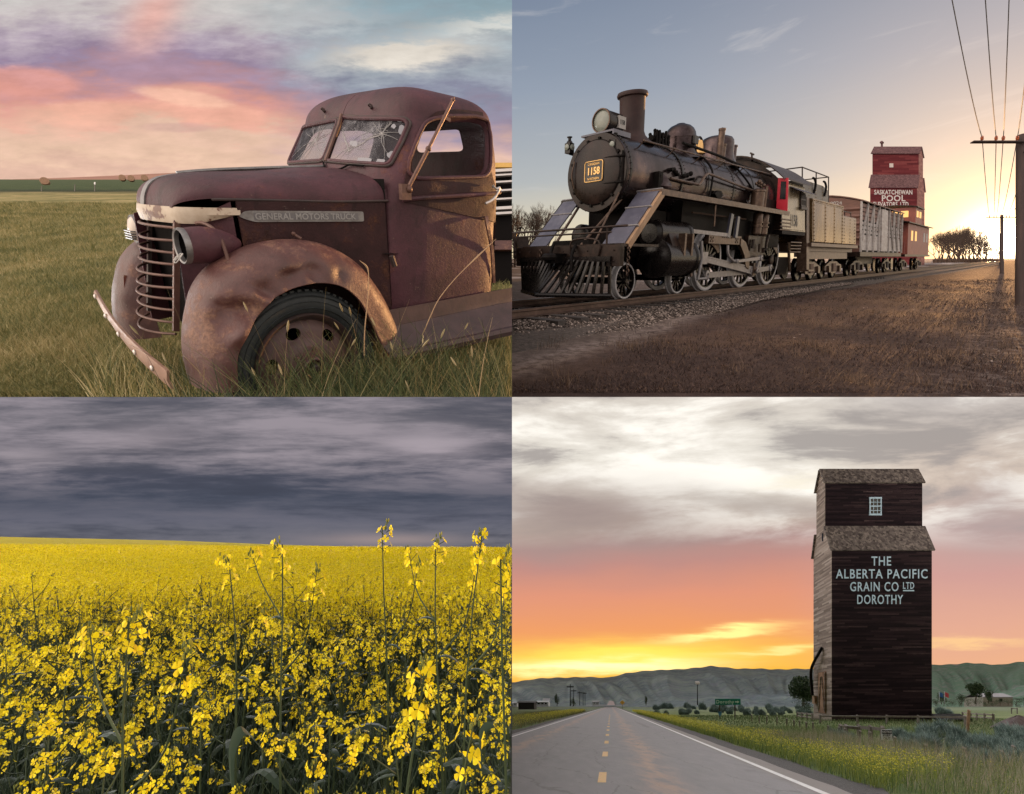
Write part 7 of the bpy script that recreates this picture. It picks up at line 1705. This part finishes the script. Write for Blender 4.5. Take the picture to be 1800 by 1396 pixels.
# ---------------------------------------------------------------- fences
fpos = [(475, 185), (512, 190), (548, 195), (597, 198), (643, 207), (680, 218), (707, 222), (742, 230), (775, 232), (850, 256), (900, 262), (925, 268), (998, 280), (1052, 285), (1170, 311), (1249, 325), (1315, 348), (1422, 316), (1510, 362), (1685, 378), (1745, 354)]
pr = None
for i, (X, Yp) in enumerate(fpos):
    x, y = 1150 + X / 2.769, 1200 + Yp / 2.769; b = onroad(x, y + 1.5); hh = (18 if y > 1290 else 11 + (y - 1262) * .2) * b[1] / FPX
    o = build('fence_post', MB().tube([b - (0, 0, .1), b + (R_.uniform(-.04, .04), 0, hh)], .055 + .00 * i, 7), postm, base=b)
    tag(o, 'grey weathered fence post in the line slanting past the sage', 'fence post', 'posts of the slanting wire fence')
def rail_fence(pts, hs, lab, rails=2):
    W_ = [onroad(*p) for p in pts]; f = thing('rail_fence', lab, 'fence', W_[0])
    for i, b in enumerate(W_): build('post', MB().bar(b - (0, 0, .15), b + (0, 0, hs), .14, .14, (0, 1, 0)), postm, f)
    for i in range(len(W_) - 1):
        for k in range(rails): z = hs * (.92 - .45 * k); build('rail', MB().bar(W_[i] + (0, -.09, z), W_[i + 1] + (0, -.09, z + R_.uniform(-.05, .05)), .05, .13), postm, f)
rail_fence([(1401.5, 1262), (1410, 1263.5), (1419, 1265), (1428, 1266.5)], .75, 'short rail fence leading up to the left side of the dark elevator')
rail_fence([(1442, 1270), (1507, 1271), (1559, 1271.5), (1614, 1272), (1697, 1275)], .72, 'long low rail fence across the foot of the dark elevator', 1)
rail_fence([(1692, 1262), (1706, 1264), (1717, 1265), (1731, 1266), (1746, 1268)], .75, 'rail pen right of the dark elevator near the gravel heap')
rail_fence([(1478, 1296), (1487, 1296), (1510, 1297), (1530, 1299), (1551, 1301)], .62, 'log rail joining posts left of the white notice board', 1)
rail_fence([(1778, 1254), (1788, 1254)], 1.1, 'small wooden frame standing above the gravel heap', 1)
b = onroad(1700, 1292); o = build('fence_post', MB().tube([b - (0, 0, .1), b + (.1, 0, 1.35)], .07, 7), tanw, base=b); tag(o, 'tan leaning post standing alone right of the dark elevator', 'fence post')
lt = onroad(1668, 1266.5); kk = lt[1] / FPX; o = build('timber_stack', MB().box((-27 * kk, -.5, .1), (27 * kk, .5, 6.5 * kk), c=lt).bar(lt + (-30 * kk, -.6, 7.2 * kk), lt + (30 * kk, -.6, 7.8 * kk), .3, .25), soot, base=lt); tag(o, 'dark low stack of timbers right of the elevator foot', 'timber stack')
c = onroad(1790, 1279); k = c[1] / FPX; G = []
for i in range(9):
    f = i / 8; r = (1 - f) * 40 * k; G.append([c + np.array([math.cos(a) * r * 1.15, math.sin(a) * r * .6, S_ROAD * math.sin(a) * r * .6 + 21 * k * (1 - (1 - f) ** 1.3) * (1 + .06 * math.sin(5 * a))]) for a in np.linspace(0, 6.283, 33)[:-1]])
o = build('gravel_heap', MB().ring(G, cap=False), worn('heap_gravel', [(0, (.06, .045, .045)), (.5, (.13, .10, .10)), (1, (.2, .16, .155))], scale=4, rough=(.9, .95), bump=1, bscale=12, bdist=.08), base=c); tag(o, 'heap of brown gravel at the right edge by the sage', 'gravel heap')

# ---------------------------------------------------------------- poles, flags, far buildings
def upole(x, ty, by, Y, lab, w=.14, arm=True, extra=None):
    k = Y / FPX; b = ray(x, by, Y); p = thing('utility_pole', lab, 'utility pole', b, 'utility poles along the valley road'); hh = (by - ty) * k
    build('post', MB().tube([b, b + (0, 0, hh)], [w, w * .7], 7), soot, p)
    if arm: build('cross_arm', MB().box((-1.1, -.1, hh - .9), (1.1, .1, hh - .65), c=b), soot, p)
    if extra: build('lamp_head', MB().box((-.55, -.3, hh - .15), (.55, .3, hh + .35), c=b), plain('lamp_white', (.6, .55, .55), .4), p)
upole(1226, 1201, 1239, 130, 'single pole with a pale lamp head left of the green sign', .13, False, True)
for x, ty, by, Y, lab in ((1002.5, 1203, 1241, 150, 'tallest pole of the row at the left of the road'), (1008.5, 1211, 1241, 190, 'second pole of the row at the left of the road'), (1019, 1215, 1240, 240, 'third pole of the row at the left of the road'), (1025, 1216, 1240, 290, 'fourth pole of the row at the left of the road'), (1028.5, 1217, 1240, 340, 'fifth and faintest pole of the row at the left of the road')): upole(x, ty, by, Y, lab, .16)
def bldg(name, lab, cat, x0, x1, top, bot, Y, wall, roof, rise, win=(), depth=6.):
    k = Y / FPX; b = ray((x0 + x1) / 2, bot, Y); o = thing(name, lab, cat, b); w = (x1 - x0) * k / 2; h = (bot - top) * k - rise
    F_ = Fr(np.array([[1, 0, 0], [.2, 1, S_ROAD], [0, 0, 1]]).T, b); build('wall', MB().box((-w, 0, -.6), (w, depth, h)), wall, o, F_); e = .25
    build('roof', MB().prism([np.array(q) for q in ((-w - e, -e, h), (-w - e, depth / 2, h + rise), (-w - e, depth + e, h), (-w - e, depth + e, h - .12), (-w - e, depth / 2, h + rise - .14), (-w - e, -e, h - .12))], (2 * w + 2 * e, 0, 0)), roof, o, F_)
    for x, ww, z0, z1 in win: build('window', MB().box((x * w - ww, -.04, z0 * h), (x * w + ww, .03, z1 * h)), darkpane, o, F_)
    return o, b, w, h
wh_ = plain('far_white_wall', (.52, .54, .60), .6); tanwl = plain('tan_wall', (.22, .20, .165), .7); rfg = plain('grey_roof', (.16, .15, .16), .7); shedm = plain('black_shed', (.018, .015, .016), .8)
o, b, w, h = bldg('house', 'low tan bungalow with a grey roof behind the hedge at the right', 'house', 1728, 1780, 1218, 1239, 150, tanwl, rfg, 1.3, ((-.5, .5, .4, .8), (.2, .5, .4, .8)), 8)
build('porch_roof', MB().box((w, -1, h * .7), (w + 2.6, 2, h * .7 + .2)), soot, o, Fr(np.array([[1, 0, 0], [.2, 1, S_ROAD], [0, 0, 1]]).T, b)); build('chimney', MB().box((-.2, 3.6, h + 1.2), (.3, 4.1, h + 2.0)), wh_, o, Fr(np.array([[1, 0, 0], [.2, 1, S_ROAD], [0, 0, 1]]).T, b))
bldg('barn', 'small black shed in the field at the far left of the road', 'shed', 911, 939, 1232, 1243, 120, shedm, shedm, .4, (), 4)
bldg('trailer', 'long white trailer left of the black shed and the road', 'trailer', 941, 964, 1232, 1239.5, 230, wh_, wh_, .5, ((-.5, .6, .3, .75), (.1, .6, .3, .75), (.6, .5, .3, .75)), 4)
bldg('house', 'tiny white house with a peaked roof behind the white trailer', 'house', 954, 965, 1227.5, 1240, 300, wh_, wh_, 2.0, ((0, .6, .3, .7),), 5)
bldg('house', 'far white house just left of where the road vanishes', 'house', 1041, 1053, 1231.5, 1238, 330, wh_, rfg, .9, ((-.4, .5, .3, .7), (.4, .5, .3, .7)), 5)
bldg('trailer', 'pale white trailer cut by the left edge of the valley view', 'trailer', 901, 909, 1234, 1240, 210, wh_, wh_, .4, ((0, .4, .3, .7),), 3)
for x, col_, lab in ((1651, (.03, .10, .30), 'blue flag on a thin pole right of the dark elevator'), (1660.5, (.42, .05, .07), 'red and white flag on a thin pole right of the blue one')):
    b = ray(x, 1236, 120); k = 120 / FPX; f = thing('flag_pole', lab, 'flag', b); build('pole', MB().tube([b, b + (0, 0, 20 * k)], .06, 6), wh_, f); build('flag', MB().grid([[b + np.array([.06 + .8 * u, .15 * math.sin(5 * u), 20 * k - .1 - 1.1 * v - .3 * u]) for u in np.linspace(0, 1, 6)] for v in (0, 1)]), plain('flag_cloth', col_, .7), f, solid=.02)
# ---------------------------------------------------------------- green trees and bushes
grn = leafy('tree_leaves', [(0, (.010, .022, .010)), (.4, (.026, .050, .022)), (.75, (.045, .078, .032)), (1, (.085, .115, .05))], trans=.2)
def crown(n, rad, seed, lobes, leaf_s):
    r = np.random.default_rng(seed); C = []
    for k in range(lobes):
        d_ = r.normal(0, 1, 3); d_ /= np.linalg.norm(d_); C.append(d_ * np.array(rad) * r.uniform(.35, .75))
    C = np.array(C); idx = r.integers(0, lobes, n); d_ = r.normal(0, 1, (n, 3)); d_ /= np.linalg.norm(d_, axis=1)[:, None]; P = C[idx] + d_ * np.array(rad) * .42 * r.random((n, 1)) ** .35
    a = r.normal(0, 1, (n, 3)); a /= np.linalg.norm(a, axis=1)[:, None]; b_ = np.cross(a, r.normal(0, 1, (n, 3))); b_ /= np.linalg.norm(b_, axis=1)[:, None]; s = leaf_s * r.uniform(.6, 1.3, (n, 1))
    return np.stack([P - a * s, P - b_ * s * .55, P + a * s, P + b_ * s * .55], 1).reshape(-1, 3), np.arange(n * 4).reshape(-1, 4)
def leaf_tree(x, ty, by, Y, wpx, lab, grp=None, n=2600, lobes=14, trunk=True, name='leafy_tree', mat=grn, low=.30, cat='tree'):
    k = Y / FPX; b = ray(x, by, Y); H = (by - ty) * k; rw = wpx * k / 2; o = thing(name, lab, cat, b, grp); c0 = H * (low + 1) / 2; rz = H * (1 - low) / 2
    v, f = crown(n, (rw * 1.15, rw * 1.0, rz * 1.12), int(x * 7), lobes, max(.05, .035 * H)); v = v + np.array([0, 0, c0]); cr_ = fast('crown', v, f, mat, parent=o)
    tk = MB().tube([b, b + (.05 * H, 0, H * .35), b + (0, 0, H * .7)], [.03 * H, .022 * H, .008 * H], 7)
    for q in range(5): a = q * 1.3; tk.tube([b + (.03 * H, 0, H * (.25 + .06 * q)), b + (math.cos(a) * rw * .6, math.sin(a) * rw * .6, H * (.5 + .06 * q))], [.012 * H, .004 * H], 5)
    build('trunk', tk, barkm, o)
leaf_tree(1411, 1191, 1241, 85, 46, 'round dark green tree just left of the dark elevator', n=4200, lobes=20, low=.18)
leaf_tree(1714, 1197, 1237, 135, 22, 'slender green tree standing before the hills right of the elevator', n=1800, low=.35)
leaf_tree(1737, 1213, 1237, 130, 15, 'small green tree just left of the tan bungalow', n=1100, low=.2)
leaf_tree(1690, 1220, 1238, 130, 12, 'small shrubby tree between the flags and the slender tree', n=800, low=.1)
leaf_tree(1655, 1219, 1238, 130, 16, 'bushy green tree behind the two flags', n=900, low=.1)
leaf_tree(1135.5, 1224, 1240, 200, 5, 'tiny dark conifer standing alone right of the road', n=500, low=.05)
leaf_tree(979, 1221, 1241, 170, 9, 'narrow dark poplar among the white trailers', n=700, low=.05)
leaf_tree(1007, 1227, 1242, 140, 10, 'rounded bush at the foot of the pole row', n=600, low=.02)
leaf_tree(1414, 1229, 1244, 75, 44, 'low wide green shrub below the round tree', n=1500, low=.0, name='shrub', cat='bush')
for i, x in enumerate(np.linspace(1645, 1800, 12)): leaf_tree(x, 1227 + R_.uniform(-2, 2), 1241, 118, 18, 'dark green shrub in the clipped row before the bungalow', 'shrubs of the hedge row', n=420, lobes=6, low=.0, name='hedge_shrub', cat='bush')
sagem = leafy('sage_leaves', [(0, (.05, .08, .072)), (.4, (.13, .195, .18)), (.8, (.22, .30, .28)), (1, (.34, .41, .385))], trans=.1)
def sage_mesh(seed):
    n = 900; r = np.random.default_rng(seed); a = r.uniform(0, 6.28, n); rr = np.sqrt(r.random(n)); P = np.stack([np.cos(a) * rr * .42, np.sin(a) * rr * .42, .25 * (1 - rr) * r.random(n)], 1)
    v, f = blades(P, (0, 0, 1), r.uniform(.25, .62, n) * (1.15 - .5 * rr), np.full(n, .035), r.uniform(.1, .7, n), 2); me = bpy.data.meshes.new('sage'); me.from_pydata([tuple(p) for p in v], [], [tuple(q) for q in f]); me.materials.append(sagem); return me
sm = [sage_mesh(k) for k in range(5)]; ns = 0
def sage(x, y, wpx, lab='blue grey sagebrush growing in the clumps right of the road', grp='sagebrush clumps right of the road'):
    global ns
    b = onroad(x, y); o = bpy.data.objects.new('sagebrush', sm[ns % 5]); COL.objects.link(o); o.location = b; s = wpx * b[1] / FPX; o.scale = (s, s, s * R_.uniform(.8, 1.1)); o.rotation_euler = (0, 0, R_.uniform(0, 6.28)); tag(o, lab, 'bush', grp); ns += 1
for i in range(64):
    x = R_.uniform(1585, 1815); y = R_.uniform(1304, 1352) if i % 3 else R_.uniform(1290, 1318)
    if y > 1290 + (x - 1540) * .26 + 14: continue
    sage(x, y, R_.uniform(22, 40))
for x, y, w_ in ((1465, 1297, 22), (1482, 1300, 24), (1500, 1302, 20), (1570, 1297, 26), (1585, 1300, 28), (1655, 1256, 20), (1668, 1256, 16)): sage(x, y, w_)
for i in range(60): sage(R_.uniform(1150, 1425), R_.uniform(1243.5, 1258), R_.uniform(8, 16), 'low grey sagebrush scattered on the flat left of the elevator', 'sagebrush on the flat left of the elevator')
# ---------------------------------------------------------------- roadside growth
def band(n, lat, y0, y1, pw, h, wd, stops, name, lean=(.1, .6), zb=.0, keep=None, trans=.2):
    y = y0 + (y1 - y0) * NP.random(n) ** pw; l = NP.uniform(lat[0], lat[1], n) if not callable(lat) else lat(y, n); x = l + KR * y; z = S_ROAD * y - H_ROAD + zb
    ok = x > .02
    if keep is not None: ok &= keep(l, y)
    P = np.stack([x, y, z], 1)[ok]; n = len(P); y = y[ok]
    hh = NP.uniform(*h, n); v, f = blades(P, (0, 0, 1), hh, wd * (1 + .035 * y), NP.uniform(*lean, n), 2)
    return tag(fast(name, v, f, leafy(name, stops, trans=trans), smooth=True), kind='stuff')
grs = [(0, (.05, .085, .03)), (.45, (.12, .19, .062)), (.8, (.21, .28, .10)), (1, (.33, .33, .17))]
sgz = lambda l, y: ~((l > 9.5) & (y > 10.5) & (y < 24) & (l < 30))
band(34000, (5.0, 20.), 6, 34, 1.1, (.10, .34), .009, grs, 'verge_grass', keep=sgz)
band(30000, (8.5, 45.), 14, 75, 1.0, (.06, .22), .016, [(0, (.05, .085, .03)), (.5, (.11, .165, .06)), (1, (.22, .23, .125))], 'meadow_grass', keep=sgz)
band(11000, (5.6, 10.5), 6.5, 24, 1.2, (.30, .62), .006, [(0, (.11, .15, .055)), (.45, (.21, .235, .11)), (.75, (.36, .29, .23)), (1, (.50, .41, .36))], 'seeding_grass', (.05, .35), keep=lambda l, y: (l > 6.9 + .5 * np.sin(y * .8)) | (y < 9.5))
clv = lambda l, y: (l < 5.5 + 1.9 * (.5 + .5 * np.sin(y * .62 + l))) & (y > 9.2)
band(20000, (5.0, 7.8), 9, 95, 1.4, (.2, .52), .007, [(0, (.09, .14, .03)), (.5, (.21, .26, .055)), (1, (.36, .38, .09))], 'sweet_clover', (.1, .5), keep=clv)
def specks(n, lat, y0, y1, pw, h, s0, name, stops, keep=None):
    y = y0 + (y1 - y0) * NP.random(n) ** pw; l = NP.uniform(lat[0], lat[1], n); x = l + KR * y; ok = x > .05
    if keep is not None: ok &= keep(l, y)
    x, y, l = x[ok], y[ok], l[ok]; n = len(x); C = np.stack([x, y, S_ROAD * y - H_ROAD + NP.uniform(*h, n)], 1); a = NP.normal(0, 1, (n, 3)); a /= np.linalg.norm(a, axis=1)[:, None]; b_ = np.cross(a, NP.normal(0, 1, (n, 3))); b_ /= np.linalg.norm(b_, axis=1)[:, None]; s = (s0 * (1 + .03 * y) * NP.uniform(.6, 1.3, n))[:, None]
    v = np.stack([C - a * s, C - b_ * s * .5, C + a * s, C + b_ * s * .5], 1).reshape(-1, 3); return tag(fast(name, v, np.arange(n * 4).reshape(-1, 4), leafy(name, stops, trans=.3)), kind='stuff')
ylw = [(0, (.32, .32, .04)), (.5, (.55, .51, .06)), (1, (.70, .64, .11))]
specks(42000, (5.0, 7.8), 9, 115, 1.5, (.25, .58), .013, 'clover_blossom', ylw, keep=clv)
specks(14000, (-9.5, -6.3), 24, 120, 1.2, (.2, .75), .014, 'clover_blossom', ylw)
band(16000, (-14., -6.2), 22, 120, 1.2, (.2, .7), .008, [(0, (.05, .075, .024)), (.5, (.13, .15, .05)), (1, (.30, .24, .13))], 'left_verge_growth')
specks(7000, (5.0, 9.), 6.5, 14, 1., (.05, .5), .009, 'yellow_weed', [(0, (.12, .17, .03)), (.6, (.28, .31, .05)), (1, (.5, .48, .09))], keep=lambda l, y: np.sin(l * 2.3 + y * 1.6) > .35)
CLIP[:] = []
